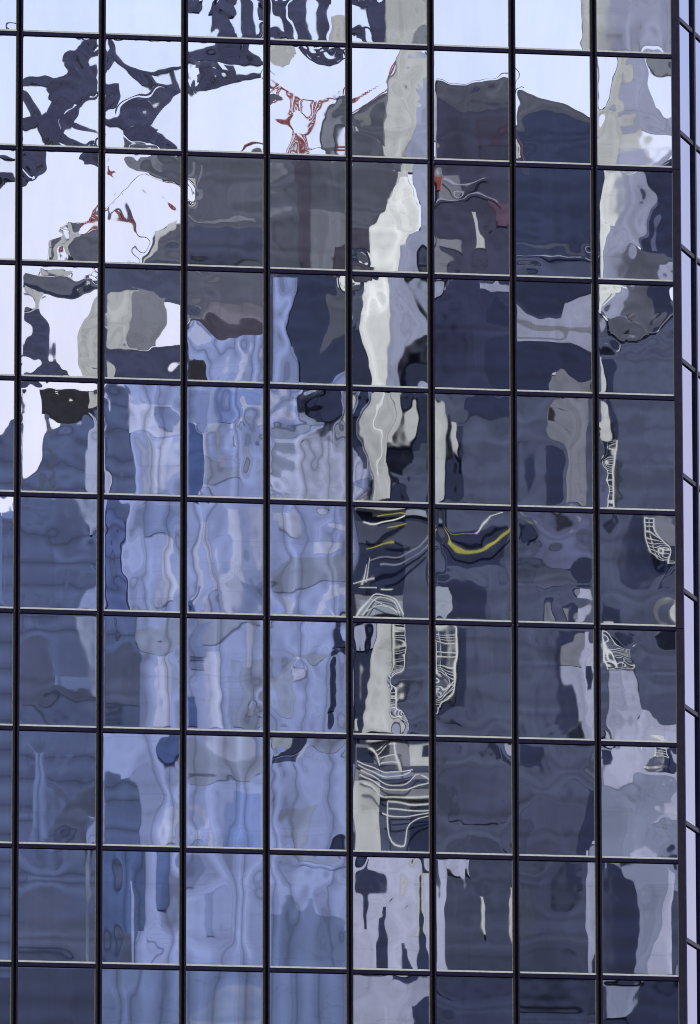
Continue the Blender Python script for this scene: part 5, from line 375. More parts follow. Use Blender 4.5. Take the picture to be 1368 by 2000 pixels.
[0,-6,-40,87,-35,52,-20,9,-10,3,-10,-4,-6,45,35,-24,-2,-39,-52,12,20,1,-1,8,-3,-2,104,-6,-13,-4,-36,-20,24,11,-11,-3,7,3,-1,2,28,37,2,-21,-49,11,22,8,-12,-7,-18,2,-34,-28,-27,-24,-12,5,-5,9,22,17,2,-11,-13,40,11,-24,-8,-9,-16,8,20,2,-9,-1,6,1,-10,4,24,4,10,-20,0,-2,-5,-12,2,1,6,4,-3,-14,9,-9,4,5,3,-2,0,6,3,4,-2,-19,12,-5,8,-13,-4,-5,1,6,8,6,-2,15,23,0,5,-7,-3,-4,7,-1,-2,10,2,0,-1,1,-12,-7,9,1,0,-13,3,6,2,-2,0,-2,-14,1,-2,-3,-5,0,-1,-3,-2,-4,-2,2,6,16,-3,2,-1,-3,-1,6,2,-1,9,5,3,8,-7,2,-6,-1,1,-2,-8,-4,0,-1,-3,-7,-10,-2,-3,-7,-4,-2,2,2,7,13,5,2,5,-4,8,1,6,-1,4,2,-5,-2,-2,2,-2,2,5,2,3,3,8,3,-6,-10,-5,5,2,3,-3,-9,5,-7,-4,-1,5,-1,2,6,4,5,2,2],
[0,-35,-7,18,49,-43,-4,-9,-22,23,-14,9,2,75,8,33,-15,15,-24,8,18,5,12,-12,3,-4,-11,-24,-29,42,34,-10,32,-10,-8,9,-15,11,-3,87,4,-37,1,-3,-23,-8,30,-1,8,0,-14,9,-51,-8,28,-9,13,-27,1,-5,-2,7,-6,-7,-4,30,60,22,25,-6,12,-12,9,14,5,-3,1,-1,31,-29,-21,-20,5,-5,16,-11,-4,5,-4,1,-3,39,-2,8,21,-1,14,-10,-2,7,-6,-10,-1,-5,13,34,20,-7,-28,15,-18,7,8,-4,-2,-2,-8,-16,-30,20,-10,8,-10,0,-3,5,-5,3,-2,-2,-13,0,-18,-3,7,8,8,3,12,-9,0,9,-2,-24,0,1,-6,6,6,5,-3,-2,-7,4,4,-6,-12,-22,16,-15,4,1,-7,8,6,-8,-2,-6,3,-11,-4,1,-18,7,-2,2,7,1,0,-4,5,-10,-1,9,2,3,0,7,-6,10,-8,-5,-2,3,4,1,17,-9,-2,4,7,9,2,4,1,-5,9,-3,4,15,5,12,-12,10,-1,7,-3,1,2,-1,4,3,-8,4,-8,-3,-6,7,-5,-1,5,-12,-4,-2],
[0,0,-5,8,21,2,-10,-15,14,0,0,0,0,0,4,-32,-2,-22,-12,-9,-13,0,0,0,0,0,-31,-5,-18,-3,-24,0,-1,0,0,0,0,0,0,-21,22,13,-37,5,-21,0,0,0,0,0,0,0,14,-21,-6,-16,27,0,0,0,0,0,0,0,0,-7,4,0,11,0,0,0,0,0,0,0,0,0,18,-7,-18,0,0,0,0,0,0,0,0,0,0,25,-10,0,0,0,0,0,0,0,0,0,0,0,2,0,0,0,0,0,0,0,0,0,0,0,0,0,0,0,0,0,0,0,0,0,0,0,0,0,0,0,0,0,0,0,0,0,0,0,0,0,0,0,0,0,0,0,0,0,0,0,0,0,0,0,0,0,0,0,0,0,0,0,0,0,0,0,0,0,0,0,0,0,0,0,0,0,0,0,0,0,0,0,0,0,0,0,0,0,0,0,0,0,0,0,0,0,0,0,0,0,0,0,0,0,0,0,0,0,0,0,0,0,0,0,0,0,0,0,0,0,0,0,0,0,0,0,0,0,0,0,0,0],
[0,14,-3,0,44,0,15,-2,-26,-30,-21,-15,7,1,-3,17,-50,-4,-42,-21,15,11,32,18,16,1,-57,15,-32,-21,-8,2,14,-3,-15,-10,-40,-16,-11,36,1,10,5,-15,-16,-10,17,-3,15,5,-1,-6,13,5,7,11,14,15,13,16,1,-9,-1,-5,-1,-23,14,23,-6,20,-8,0,2,15,30,1,4,-3,-26,49,-36,10,-1,26,18,7,11,11,-1,5,-1,7,24,10,26,-2,-1,-10,11,-3,22,1,3,9,-8,-2,3,24,4,15,-3,-9,-12,0,1,-2,-7,-14,14,-2,0,-7,-3,-3,8,-5,7,-5,-12,1,6,18,-17,6,2,19,10,12,4,9,8,4,3,15,-7,-8,-3,7,12,19,8,4,4,-7,-4,-8,6,-1,-2,-5,0,4,8,5,4,-1,4,-4,5,-2,5,-4,3,6,3,7,2,-5,1,3,-2,2,16,-22,18,-12,1,-6,1,-3,4,0,14,7,11,-4,-6,9,9,7,0,9,5,-3,-6,-12,-8,-1,1,13,1,6,0,13,9,12,1,6,7,11,-1,-8,6,0,-1,1,-7,3,5,2,-3,-7,-3,-3],
[0,-56,84,21,51,-25,-85,-19,10,18,2,-19,-15,279,11,-23,-3,-3,25,-5,-5,8,8,-8,1,18,220,181,-91,43,62,27,-41,0,-2,17,0,24,-9,-104,58,-71,17,34,-9,10,8,14,15,6,1,8,-2,-12,-96,-30,1,9,16,21,13,-14,4,19,13,114,23,-13,0,-15,10,7,2,11,11,-14,7,14,-26,-40,-4,-14,-1,-27,19,16,3,-7,3,-12,-6,-20,-30,45,-5,-25,17,-14,-7,-5,-5,-3,7,4,35,11,70,-8,-20,8,-22,-6,10,-12,-1,-7,-16,0,-4,-8,1,11,-9,-18,2,4,-1,-3,1,6,-50,-27,-32,-26,30,-5,-10,-2,-2,-7,5,-7,0,25,11,-3,14,-3,3,-19,-1,19,-15,-10,11,-5,7,10,-2,-6,13,-3,17,-3,-7,0,-2,-13,4,-9,-1,-10,15,11,13,5,-6,-8,-1,-5,8,-4,5,5,14,14,-4,13,1,-5,3,-11,1,2,-6,-4,4,4,1,-10,13,13,-7,6,3,-10,0,-4,-23,-9,-22,-7,14,1,-4,0,3,-2,-2,7,-2,8,-10,-8,-10,-8,-13,-4,4,11,-9,-8,-8,-7],
[0,54,-60,30,18,40,-8,7,-12,-5,-5,1,1,25,-20,104,-28,-24,15,20,9,7,-3,-3,0,-4,15,21,94,-19,-35,-18,-20,-7,7,7,12,9,9,21,-4,56,-24,14,-10,9,1,-3,2,1,-2,-1,21,-25,-40,14,24,-16,11,-1,-9,-5,-5,-2,5,-8,-17,23,-9,-24,21,19,0,5,-6,2,-4,-1,-28,10,-1,8,25,0,-7,12,-11,1,1,1,8,17,16,11,4,16,10,17,-3,-8,-2,-1,-1,1,-10,-6,2,3,-2,5,11,-1,1,3,-2,3,1,-24,-7,-5,11,5,6,-2,14,-6,4,-4,2,-5,18,7,2,-2,-1,0,4,-4,-5,9,0,1,3,5,7,20,-7,-6,-4,-4,9,2,1,2,-1,0,-7,0,7,-4,2,-11,0,-9,3,-7,5,-7,1,-8,-9,0,4,-8,7,-5,8,-8,2,-9,-3,-5,-15,-9,-6,-4,-6,-8,4,-3,-3,-2,-9,1,-6,-8,4,-2,-4,10,-7,10,-2,3,-1,-4,-5,-3,12,13,14,-1,-3,2,-4,3,-6,1,2,-1,2,1,11,14,-5,3,2,-4,7,-1,4,1,-2,2],
[0,0,0,0,0,0,0,0,0,0,0,0,0,0,0,0,0,0,0,0,0,0,0,0,0,0,0,0,0,0,0,0,0,0,0,0,0,0,0,0,0,0,0,0,0,0,0,0,0,0,0,0,0,0,0,0,0,0,0,0,0,0,0,0,0,0,0,0,0,0,0,0,0,0,0,0,0,0,0,0,0,0,0,0,0,0,0,0,0,0,0,0,0,0,0,0,0,0,0,0,0,0,0,0,0,0,0,0,0,0,0,0,0,0,0,0,0,0,0,0,0,0,0,0,0,0,0,0,0,0,0,0,0,0,0,0,0,0,0,0,0,0,0,0,0,0,0,0,0,0,0,0,0,0,0,0,0,0,0,0,0,0,0,0,0,0,0,0,0,0,0,0,0,0,0,0,0,0,0,0,0,0,0,0,0,0,0,0,0,0,0,0,0,0,0,0,0,0,0,0,0,0,0,0,0,0,0,0,0,0,0,0,0,0,0,0,0,0,0,0,0,0,0,0,0,0,0,0,0,0,0,0,0,0],
[0,-36,-52,78,-65,39,-1,14,-36,-12,-3,16,-1,-66,-51,-30,-73,-4,0,-5,-19,4,2,2,4,6,-166,29,12,4,45,18,-5,-13,14,0,-9,-14,-2,-23,-55,-17,-12,3,15,-6,-23,-2,3,-2,1,-2,-36,-48,22,-21,-16,-5,19,-1,-6,-3,7,7,6,119,14,-25,-18,-4,-8,-7,-6,3,-5,-2,4,5,-21,2,-3,-9,-4,-8,-1,-4,7,6,1,-4,-3,14,-4,3,-22,-16,-12,-1,0,2,2,4,0,-1,-9,7,-10,-4,4,0,8,1,2,0,4,2,1,12,9,-1,1,4,-3,-8,-4,10,4,-2,2,0,-23,6,16,6,7,-6,-1,0,2,3,1,-3,-2,-4,-12,-11,-7,-2,2,1,-6,-1,-4,2,5,3,9,6,5,1,6,-3,-5,-5,1,4,1,0,-1,4,5,0,-1,-3,-7,-1,0,2,-2,1,3,2,-6,-10,-8,-7,-3,-2,6,2,-2,-3,3,4,2,9,2,1,-7,-2,1,0,2,3,2,2,5,0,3,5,1,3,1,-2,3,5,3,-1,1,-1,0,-6,-8,-8,-1,-1,-1,5,5,-2,-2,0,3,-1],
[0,0,-85,-93,-73,-116,-69,-48,-41,-8,-17,18,23,96,9,-47,-40,-7,3,31,0,4,6,-4,-3,-7,-23,10,24,13,21,-11,8,-9,3,8,-1,3,3,-46,-29,-22,-2,2,11,11,0,-6,6,-5,0,4,2,-14,-12,-1,-1,27,12,11,-5,-5,5,-11,13,58,-19,0,-38,10,-3,20,-1,8,-3,-6,1,-9,-57,13,4,-8,11,7,8,5,4,-3,-1,3,-7,17,13,-12,7,-4,4,6,-3,6,0,-2,4,-9,-11,-5,0,21,-2,1,-3,6,7,4,2,1,-8,-22,-5,-2,3,-6,2,-2,2,8,-1,6,-6,-6,-3,-11,20,-11,4,7,-7,11,4,-1,8,-8,-3,-4,-6,10,-31,8,-5,5,2,2,4,-2,-3,-7,-5,7,-1,-10,6,7,7,4,-3,3,-4,0,0,11,3,-13,-1,-6,3,13,-2,0,-1,-4,-2,2,13,1,-5,11,-1,4,2,-1,1,-2,0,-1,2,5,7,-4,4,3,5,-6,-2,0,-4,2,0,-1,6,-7,8,-4,4,2,-7,3,1,-3,4,-2,-1,-3,1,4,-10,-1,-3,0,4,0,3,-2,1,-3],
[0,28,46,11,-29,-39,27,18,-1,-17,3,5,6,7,29,23,-14,-12,13,16,-10,15,-8,9,4,-8,-45,-61,21,-21,-4,7,-3,-18,9,-7,1,2,0,-48,-13,10,-12,11,-13,17,-2,12,-6,11,4,3,-36,-58,18,-15,3,-1,-7,-6,0,1,-6,3,5,7,26,17,2,-1,10,-3,3,1,-6,3,-2,-1,-72,-27,11,-30,19,-18,14,-7,5,12,-9,7,3,-25,19,-5,-1,-12,11,5,7,10,-1,7,4,-2,5,13,-16,14,-14,18,-21,18,-2,5,-8,3,3,-2,-7,17,-29,11,-6,18,-3,-8,3,-9,7,-10,11,-3,4,-8,-4,5,0,-1,3,-3,-4,5,-1,1,6,-16,8,-9,16,-6,5,-1,2,1,-2,1,-6,20,22,-11,8,-1,2,-7,-1,0,-9,5,-2,-15,-16,2,-7,7,1,0,-2,-3,3,-2,2,0,7,18,-16,17,-8,10,-8,11,4,4,0,6,6,17,-11,14,-20,2,-1,8,-6,2,-2,2,5,-5,-4,4,0,5,2,0,-1,-1,1,-2,-1,2,0,-1,11,1,0,2,3,-3,-1,-1,3,0,1,-1],
[0,111,-67,33,-85,3,-38,20,-19,-10,18,-3,-4,49,38,80,-59,-7,25,-21,0,16,-25,13,-6,-11,89,-15,-17,45,9,20,6,14,-1,3,-21,23,-6,5,3,-21,-58,-24,10,-13,-4,1,-6,3,0,-12,124,22,32,-1,11,11,3,-11,-2,8,-9,-5,-7,38,13,41,-8,6,9,1,11,11,-17,19,-8,-7,-46,-6,14,-23,10,-46,8,-10,1,-2,7,-1,10,3,16,8,2,13,-6,5,0,12,-19,4,-10,2,-14,-5,-7,-22,19,7,19,-21,6,1,-1,0,8,19,25,15,2,-10,18,-3,-6,-7,3,3,4,-7,5,4,7,9,-8,16,-12,0,-7,-1,4,4,-2,-6,-9,-3,-9,-7,-1,-24,13,5,-2,-8,-1,-4,-30,-6,-1,11,-8,0,-5,5,0,-7,-2,-11,9,-3,-30,-10,-22,-5,-12,2,-6,1,-8,3,-7,1,-11,-4,-9,0,7,-3,-5,-11,3,0,4,4,7,3,-9,0,-5,-1,6,3,-7,9,-8,0,-6,4,16,-2,4,3,-1,-5,-6,8,7,-2,-7,4,-4,4,4,-2,12,6,-4,-11,1,5,-8,3,-3,16],
[0,-54,16,21,-15,24,1,20,28,-5,49,11,1,-36,45,-117,-59,-20,27,61,16,-38,-45,-2,2,2,-235,-40,63,-54,26,-14,-46,-16,8,-39,-5,-46,-18,-33,17,-16,14,-26,4,25,-4,-29,-23,-16,-3,7,58,-17,-7,11,-27,-9,-8,0,-16,-9,-19,-14,-10,-95,20,-9,-29,14,1,26,-9,-17,-18,-21,2,-2,4,-3,-19,17,32,24,10,-20,-11,28,-4,11,-7,-3,-21,1,-3,42,8,28,6,-3,-4,15,7,6,35,3,8,49,5,11,-2,12,0,13,-7,3,3,-12,-2,23,-23,-24,10,7,7,-16,-14,8,-9,0,-5,-2,-20,-36,20,3,-17,-14,-4,-2,-5,-10,0,5,11,-21,1,-31,-9,8,-6,-10,-15,-14,1,-3,28,-2,-8,8,8,-1,7,8,-1,1,14,-4,17,3,-2,-2,5,-5,17,16,1,-5,15,-9,16,-10,16,-5,21,9,17,8,0,1,9,13,21,-5,5,-23,-16,5,-32,6,10,6,9,8,-3,1,6,6,37,9,-7,33,3,-20,-16,-1,3,7,4,1,-8,25,6,-19,-7,-14,6,-1,-6,-1,-5,7,-9,9],
[0,-108,-33,-94,13,-1,-34,6,10,-6,5,-8,1,17,30,-8,4,-24,-7,9,-5,-10,0,-4,-3,9,-3,46,5,14,-28,12,16,-6,7,13,-3,6,-2,-22,-14,-46,-30,6,-24,-9,-5,-16,-4,4,-3,0,31,11,46,40,-6,15,0,-19,-8,-1,-6,3,1,-20,-7,-24,-16,-3,-3,9,0,1,3,4,2,1,25,6,-26,-6,7,-3,-3,4,-3,2,4,-1,-6,1,-4,27,14,-6,10,6,-8,-4,-3,-3,-2,3,10,-10,-9,-1,11,-10,-1,2,-6,4,8,-1,10,-5,13,9,15,-8,10,11,-3,-4,2,-4,-3,-1,-17,-1,-18,-10,9,-1,-3,1,-1,-3,2,0,-3,12,3,-1,3,1,0,4,0,-5,6,9,-2,7,-12,1,5,8,-2,3,4,2,2,3,2,1,4,-6,1,-6,-7,3,-4,-4,-7,-6,-4,-2,-2,-4,-3,1,10,3,-4,8,-2,-2,-2,-5,-5,-1,-3,-1,-1,-15,-5,5,0,1,4,6,8,11,5,4,10,-1,5,-3,-2,-3,1,1,-5,-2,-2,-4,3,15,-4,0,7,1,7,-5,-4,-1,-4,-2,1,-3],
[0,103,-149,17,55,24,25,1,-15,-1,-22,1,-12,44,-134,-134,15,-16,-20,23,-1,6,-2,-4,3,-10,100,-49,-29,10,-1,-8,6,-14,5,-11,-7,5,-11,-35,-7,-82,-24,2,-10,21,24,-8,18,-15,3,-4,39,-49,-15,-4,10,-23,10,-14,13,-6,13,3,2,-17,10,12,8,-15,1,-16,5,-5,8,3,2,4,-51,-8,25,-1,-9,-7,-5,-4,22,-1,16,6,-3,39,-3,-4,9,-17,12,-13,2,0,-10,3,-7,1,5,16,0,10,-4,12,-11,8,-5,-1,-1,3,-6,-1,-11,-4,11,-5,3,2,-12,8,-10,12,-5,10,5,9,-2,4,-5,9,-13,14,-7,4,-8,6,-11,-13,-7,-2,-10,6,1,7,0,6,-10,-2,-6,-5,-9,-9,-6,-10,6,-5,2,-5,7,-14,-5,-4,-10,17,9,4,-1,-1,3,2,5,1,3,0,2,-1,24,3,-2,0,-3,-1,-3,-2,5,3,1,6,-2,16,1,1,3,-3,-3,1,-6,4,-5,5,-2,2,-5,9,9,-3,8,1,0,0,3,-2,2,-1,1,-15,-9,-1,0,1,-2,1,-1,1,-5,4,-5,4],
[0,-57,71,-33,-38,27,-4,-7,-6,-8,-6,-8,-19,-13,-54,78,30,-3,32,24,-28,-25,-19,-23,-19,-12,-40,27,-23,10,5,13,20,6,-5,5,-10,5,12,96,1,9,-68,-33,59,11,-16,10,13,-4,-7,0,78,-5,-23,-5,1,6,8,-15,-17,2,-4,-10,-9,-45,-11,-55,-23,6,-5,17,-5,-7,1,12,-4,-17,1,21,-8,9,10,-1,-13,7,7,-5,-2,1,7,-34,-15,3,6,-4,-11,17,-2,1,-2,-12,-2,8,7,13,3,12,-1,-12,-4,17,17,-3,5,18,13,-4,0,4,7,-2,4,0,-9,-10,-8,-17,-2,0,-54,8,-7,2,2,-20,-10,3,0,-2,9,0,-7,-8,19,11,17,-3,8,3,-6,-19,-1,3,-9,-8,26,-25,7,-11,-8,3,2,-15,1,8,8,4,8,39,-6,10,-1,-10,-4,7,-7,-11,-4,1,2,-6,-12,-3,0,-4,20,8,0,6,3,-3,7,12,14,-42,20,-17,11,19,7,4,11,11,-6,-11,11,7,0,3,14,5,2,-5,-14,7,9,-7,-3,4,2,11,-3,-22,-19,7,3,0,-8,5,4,-6,-5,6],
[0,0,0,0,0,0,0,0,0,0,0,0,0,0,0,0,0,0,0,0,0,0,0,0,0,0,0,0,0,0,0,0,0,0,0,0,0,0,0,0,0,0,0,0,0,0,0,0,0,0,0,0,0,0,0,0,0,0,0,0,0,0,0,0,0,0,0,0,0,0,0,0,0,0,0,0,0,0,0,0,0,0,0,0,0,0,0,0,0,0,0,0,0,0,0,0,0,0,0,0,0,0,0,0,0,0,0,0,0,0,0,0,0,0,0,0,0,0,0,0,0,0,0,0,0,0,0,0,0,0,0,0,0,0,0,0,0,0,0,0,0,0,0,0,0,0,0,0,0,0,0,0,0,0,0,0,0,0,0,0,0,0,0,0,0,0,0,0,0,0,0,0,0,0,0,0,0,0,0,0,0,0,0,0,0,0,0,0,0,0,0,0,0,0,0,0,0,0,0,0,0,0,0,0,0,0,0,0,0,0,0,0,0,0,0,0,0,0,0,0,0,0,0,0,0,0,0,0,0,0,0,0,0,0],
[0,48,-6,105,68,-8,-49,-20,-18,25,12,19,-1,1,0,15,-18,-7,15,0,-4,1,-1,-1,8,-6,112,-18,-23,-8,-12,-12,15,8,-3,-7,-13,-4,-5,-1,5,9,-27,-14,26,4,8,-4,-7,-3,3,4,38,-11,-2,-21,8,-19,16,3,5,-5,-3,-4,-3,-9,0,-8,30,-24,8,-6,-3,9,-1,5,-2,-4,-47,4,14,7,2,13,-13,-9,10,0,5,5,-2,20,9,14,-7,20,0,0,-3,-9,4,4,7,2,-43,-1,-1,9,4,3,2,-4,-4,0,7,2,2,-14,3,1,3,-8,-5,-1,0,3,4,-9,2,-6,3,5,6,-10,0,-2,-6,9,8,-4,3,-7,-1,3,-2,-9,-4,-5,4,11,-1,-3,5,-7,5,0,5,2,4,-6,-5,5,2,3,-1,-3,0,4,-1,-4,-3,5,-2,3,-4,4,-5,-1,-3,1,4,-3,-6,2,-2,14,-2,8,-7,-2,2,1,1,-1,3,9,1,3,0,6,-3,-2,0,-1,2,2,-1,-2,-10,-3,2,-6,0,-4,-2,2,-1,1,-2,-1,-3,-5,0,-1,2,-5,3,6,-4,3,-1,-2,5,-2],
[0,67,-185,-110,-62,-69,-41,-32,-37,-12,-23,10,-4,55,-13,-27,-23,1,-31,-23,-8,-31,-8,-1,12,4,-16,-11,32,7,-31,21,4,5,14,4,0,1,-1,-84,-27,-33,1,-9,-12,8,-15,-9,-13,2,3,4,-33,-56,-11,-4,19,-26,12,-4,-4,-7,6,-11,10,10,22,-2,11,0,-12,-15,0,-2,-1,-7,3,-3,53,-3,-6,5,10,5,-3,12,0,0,3,-2,-1,-5,-1,-15,3,-2,-17,3,2,-4,-2,-19,9,-4,-19,1,7,-1,6,0,0,4,-6,1,-8,6,0,27,10,-2,6,-9,1,-22,7,-9,2,-4,6,0,-10,10,9,3,1,5,-5,7,-1,6,-2,-1,2,-2,-5,0,-9,2,-5,1,0,-2,-3,-6,2,0,4,1,15,-14,2,3,4,6,1,1,0,-3,5,-5,2,-2,-8,1,-1,-9,2,2,0,4,-1,5,5,6,11,-6,8,3,-4,-2,3,0,5,-2,3,-6,1,0,-5,4,-3,-4,-1,3,-5,0,-1,0,5,-3,1,-6,0,5,0,6,4,-2,3,-3,3,0,-5,-1,3,-2,0,-2,5,4,-2,4,-1,5],
[0,81,14,-21,21,7,-28,11,6,-12,-4,-8,-4,51,19,19,-38,17,7,-3,9,-22,0,-12,-9,3,-114,22,2,17,-24,-1,31,-13,-7,-12,-16,-3,7,12,32,-5,2,17,7,-16,6,-3,4,6,-1,-5,-57,11,-1,-6,12,0,-3,3,-3,5,5,6,-1,-99,-2,18,-4,8,10,0,4,-14,-6,-16,-6,2,5,-14,14,-12,-6,-8,-8,4,11,11,7,5,-4,-38,21,-1,10,0,3,12,-4,-9,0,-10,-4,6,-32,-1,-1,5,7,0,2,1,5,2,2,-1,-5,0,4,9,3,-1,-2,-6,1,-3,-1,0,1,-1,-12,-9,14,-4,6,1,0,0,-6,-8,-5,-4,-1,24,9,-1,-2,6,3,-2,5,4,9,4,4,5,-34,4,0,7,5,3,1,-6,-4,0,-5,0,-1,-11,3,5,9,0,4,1,-1,-2,0,-3,-2,0,1,-3,4,-5,-3,-2,-1,2,3,0,2,1,-2,4,-10,3,-3,1,0,2,2,-6,-6,-4,-4,2,8,3,-3,2,3,1,0,3,5,6,4,2,-1,-15,2,0,5,-2,2,-2,-4,-4,-3,-6,-2,-1],
[0,97,-96,37,-10,15,1,49,5,19,-3,-6,-9,130,5,-85,13,15,31,-2,11,-9,-7,-11,-2,-1,-201,-42,48,48,-19,0,-4,-3,0,8,2,0,-2,-7,-76,6,-23,-13,8,28,-19,-1,-6,13,1,4,93,-77,44,-17,-21,-4,-5,-26,-8,-22,0,-8,2,22,-39,-30,4,-17,6,-4,-3,-6,-14,-2,-7,2,-1,11,-34,-17,-9,-14,7,-6,10,6,6,-1,4,-16,21,-41,5,2,24,-15,6,-10,1,-13,-12,-7,-47,25,-20,1,9,1,-1,3,9,12,7,12,4,-15,30,-14,17,15,19,-5,19,-2,12,3,8,0,-16,-2,14,5,14,9,-1,4,-3,-2,-3,4,1,16,-4,23,-6,3,7,-5,8,-6,-12,-7,4,1,19,-12,11,-6,-1,-9,8,6,-8,-6,-5,11,3,11,-8,2,-8,-1,-10,-1,4,1,0,2,8,6,-3,3,-15,-20,-5,-18,7,-2,1,12,8,8,1,-3,2,-11,0,-4,5,8,3,10,12,5,10,-9,-2,5,0,0,1,-1,12,-7,0,1,0,-3,-10,-6,10,3,7,-2,12,-6,-1,-2,2,2,1,-2],
[0,0,14,9,-5,-12,-1,25,7,0,0,0,0,0,2,-17,-30,2,-6,-7,-6,0,0,0,0,0,15,-6,-1,9,-6,10,22,0,0,0,0,0,0,32,14,-2,-7,2,-3,0,0,0,0,0,0,0,10,-6,-5,1,-18,0,0,0,0,0,0,0,0,20,-20,22,-1,0,0,0,0,0,0,0,0,0,-20,-26,-12,0,0,0,0,0,0,0,0,0,0,10,1,0,0,0,0,0,0,0,0,0,0,0,1,0,0,0,0,0,0,0,0,0,0,0,0,0,0,0,0,0,0,0,0,0,0,0,0,0,0,0,0,0,0,0,0,0,0,0,0,0,0,0,0,0,0,0,0,0,0,0,0,0,0,0,0,0,0,0,0,0,0,0,0,0,0,0,0,0,0,0,0,0,0,0,0,0,0,0,0,0,0,0,0,0,0,0,0,0,0,0,0,0,0,0,0,0,0,0,0,0,0,0,0,0,0,0,0,0,0,0,0,0,0,0,0,0,0,0,0,0,0,0,0,0,0,0,0,0,0,0,0,0],
[0,-41,194,-42,15,-85,20,20,-9,-4,-14,9,1,85,-24,-72,60,-36,37,-21,-3,13,-14,14,-10,1,19,66,76,-81,90,-49,38,-10,-17,19,-17,18,-11,-61,15,86,-42,4,5,1,14,-10,-14,4,12,-8,80,5,2,-16,-9,9,-13,9,-5,4,-6,8,-6,57,19,-3,-16,11,23,-31,10,-6,-2,6,-3,-4,-19,-6,-24,10,-26,40,-16,3,12,-15,12,-5,3,-12,-12,-40,11,2,23,-22,5,0,3,7,-15,4,-41,-3,4,9,2,9,-17,-2,10,-8,10,-14,10,-18,-9,-14,17,2,0,4,-12,17,-10,0,-12,8,-23,-1,2,9,5,-2,-7,1,-2,0,10,-8,7,10,10,3,4,-11,-5,13,-5,10,-10,2,4,1,10,2,-10,-1,0,5,6,1,0,-7,8,-4,5,3,2,0,5,-6,5,0,-3,4,0,5,0,-6,11,0,-1,4,-9,2,5,-1,-3,-1,-5,3,-1,-6,-11,-12,-3,5,8,-13,0,-6,1,6,-10,0,-15,1,6,3,-6,10,-11,4,-9,13,-6,-4,2,-7,-8,-7,9,-6,7,1,7,-1,2,4,-8,15],
[0,12,44,68,5,-32,1,-2,-15,-5,-2,14,-2,118,-20,4,13,8,-24,6,-9,-3,-5,-5,8,-8,65,3,-8,-77,29,-13,9,4,-2,-2,-2,9,-5,68,58,-21,46,-27,-25,-11,14,9,12,-8,5,-8,13,0,-21,53,10,-11,4,-3,21,-18,4,0,3,-25,18,-1,44,-13,7,-6,-1,-7,-1,-5,-4,-3,0,-4,11,-23,-4,-3,0,-1,0,4,-6,-4,-5,33,-12,-3,-76,2,5,18,-11,6,-7,5,-8,-5,-33,-6,19,-7,-16,26,-20,14,-13,10,0,-5,4,5,-8,14,2,17,-20,-8,-11,10,-8,3,0,-4,-5,10,-20,31,-15,12,-2,7,-7,1,4,3,2,2,-1,-4,-2,1,-13,19,3,5,-6,-1,4,-5,5,3,0,-4,0,0,15,-1,0,-2,0,0,1,-7,-12,-3,-4,-3,-4,-8,-3,-1,5,-1,3,-3,8,3,19,-6,5,-9,-7,-4,8,0,-1,-3,2,6,-15,-5,0,-8,9,-2,1,-2,-7,0,-6,2,1,-2,11,-8,5,2,5,-2,0,-6,0,0,-2,7,2,-2,5,-6,-4,0,1,2,1,1,-3,-2],
[0,34,95,52,-59,-37,-4,6,-4,-7,4,-2,-1,-64,-29,70,63,31,1,-18,11,8,10,1,-8,8,-18,-26,-18,-56,9,-2,1,-23,-20,3,8,2,-11,-28,-2,26,8,-16,-19,2,-3,2,-1,0,3,-1,-25,28,4,14,-2,-10,-21,16,-4,2,8,14,3,55,-13,-15,31,10,-2,-17,9,12,15,15,3,14,6,-39,18,6,-17,1,-5,15,11,6,9,14,15,-23,-44,26,6,-5,-4,4,8,6,8,12,4,10,-20,-22,21,-9,-2,-6,11,-15,13,6,1,6,10,29,7,8,10,-7,7,-6,2,0,10,7,-5,8,5,13,-13,8,-14,7,-2,-9,5,6,8,-3,9,5,23,-1,24,-6,-5,-14,1,7,10,-4,-1,7,11,14,-2,-10,11,6,-16,-19,15,5,-3,-1,11,-5,-2,-6,-2,15,-4,-2,-26,13,4,5,-11,12,-15,-1,5,-15,2,-5,3,-8,2,-3,3,1,6,-19,8,-4,-9,-3,8,-3,-9,3,1,3,-4,1,-2,14,-10,3,-11,5,0,-2,-7,8,-2,-1,-2,-2,13,-3,9,-11,-3,3,11,-18,7,-5,7,-9],
[0,0,0,0,0,0,0,0,0,0,0,0,0,0,0,0,0,0,0,0,0,0,0,0,0,0,0,0,0,0,0,0,0,0,0,0,0,0,0,0,0,0,0,0,0,0,0,0,0,0,0,0,0,0,0,0,0,0,0,0,0,0,0,0,0,0,0,0,0,0,0,0,0,0,0,0,0,0,0,0,0,0,0,0,0,0,0,0,0,0,0,0,0,0,0,0,0,0,0,0,0,0,0,0,0,0,0,0,0,0,0,0,0,0,0,0,0,0,0,0,0,0,0,0,0,0,0,0,0,0,0,0,0,0,0,0,0,0,0,0,0,0,0,0,0,0,0,0,0,0,0,0,0,0,0,0,0,0,0,0,0,0,0,0,0,0,0,0,0,0,0,0,0,0,0,0,0,0,0,0,0,0,0,0,0,0,0,0,0,0,0,0,0,0,0,0,0,0,0,0,0,0,0,0,0,0,0,0,0,0,0,0,0,0,0,0,0,0,0,0,0,0,0,0,0,0,0,0,0,0,0,0,0,0],
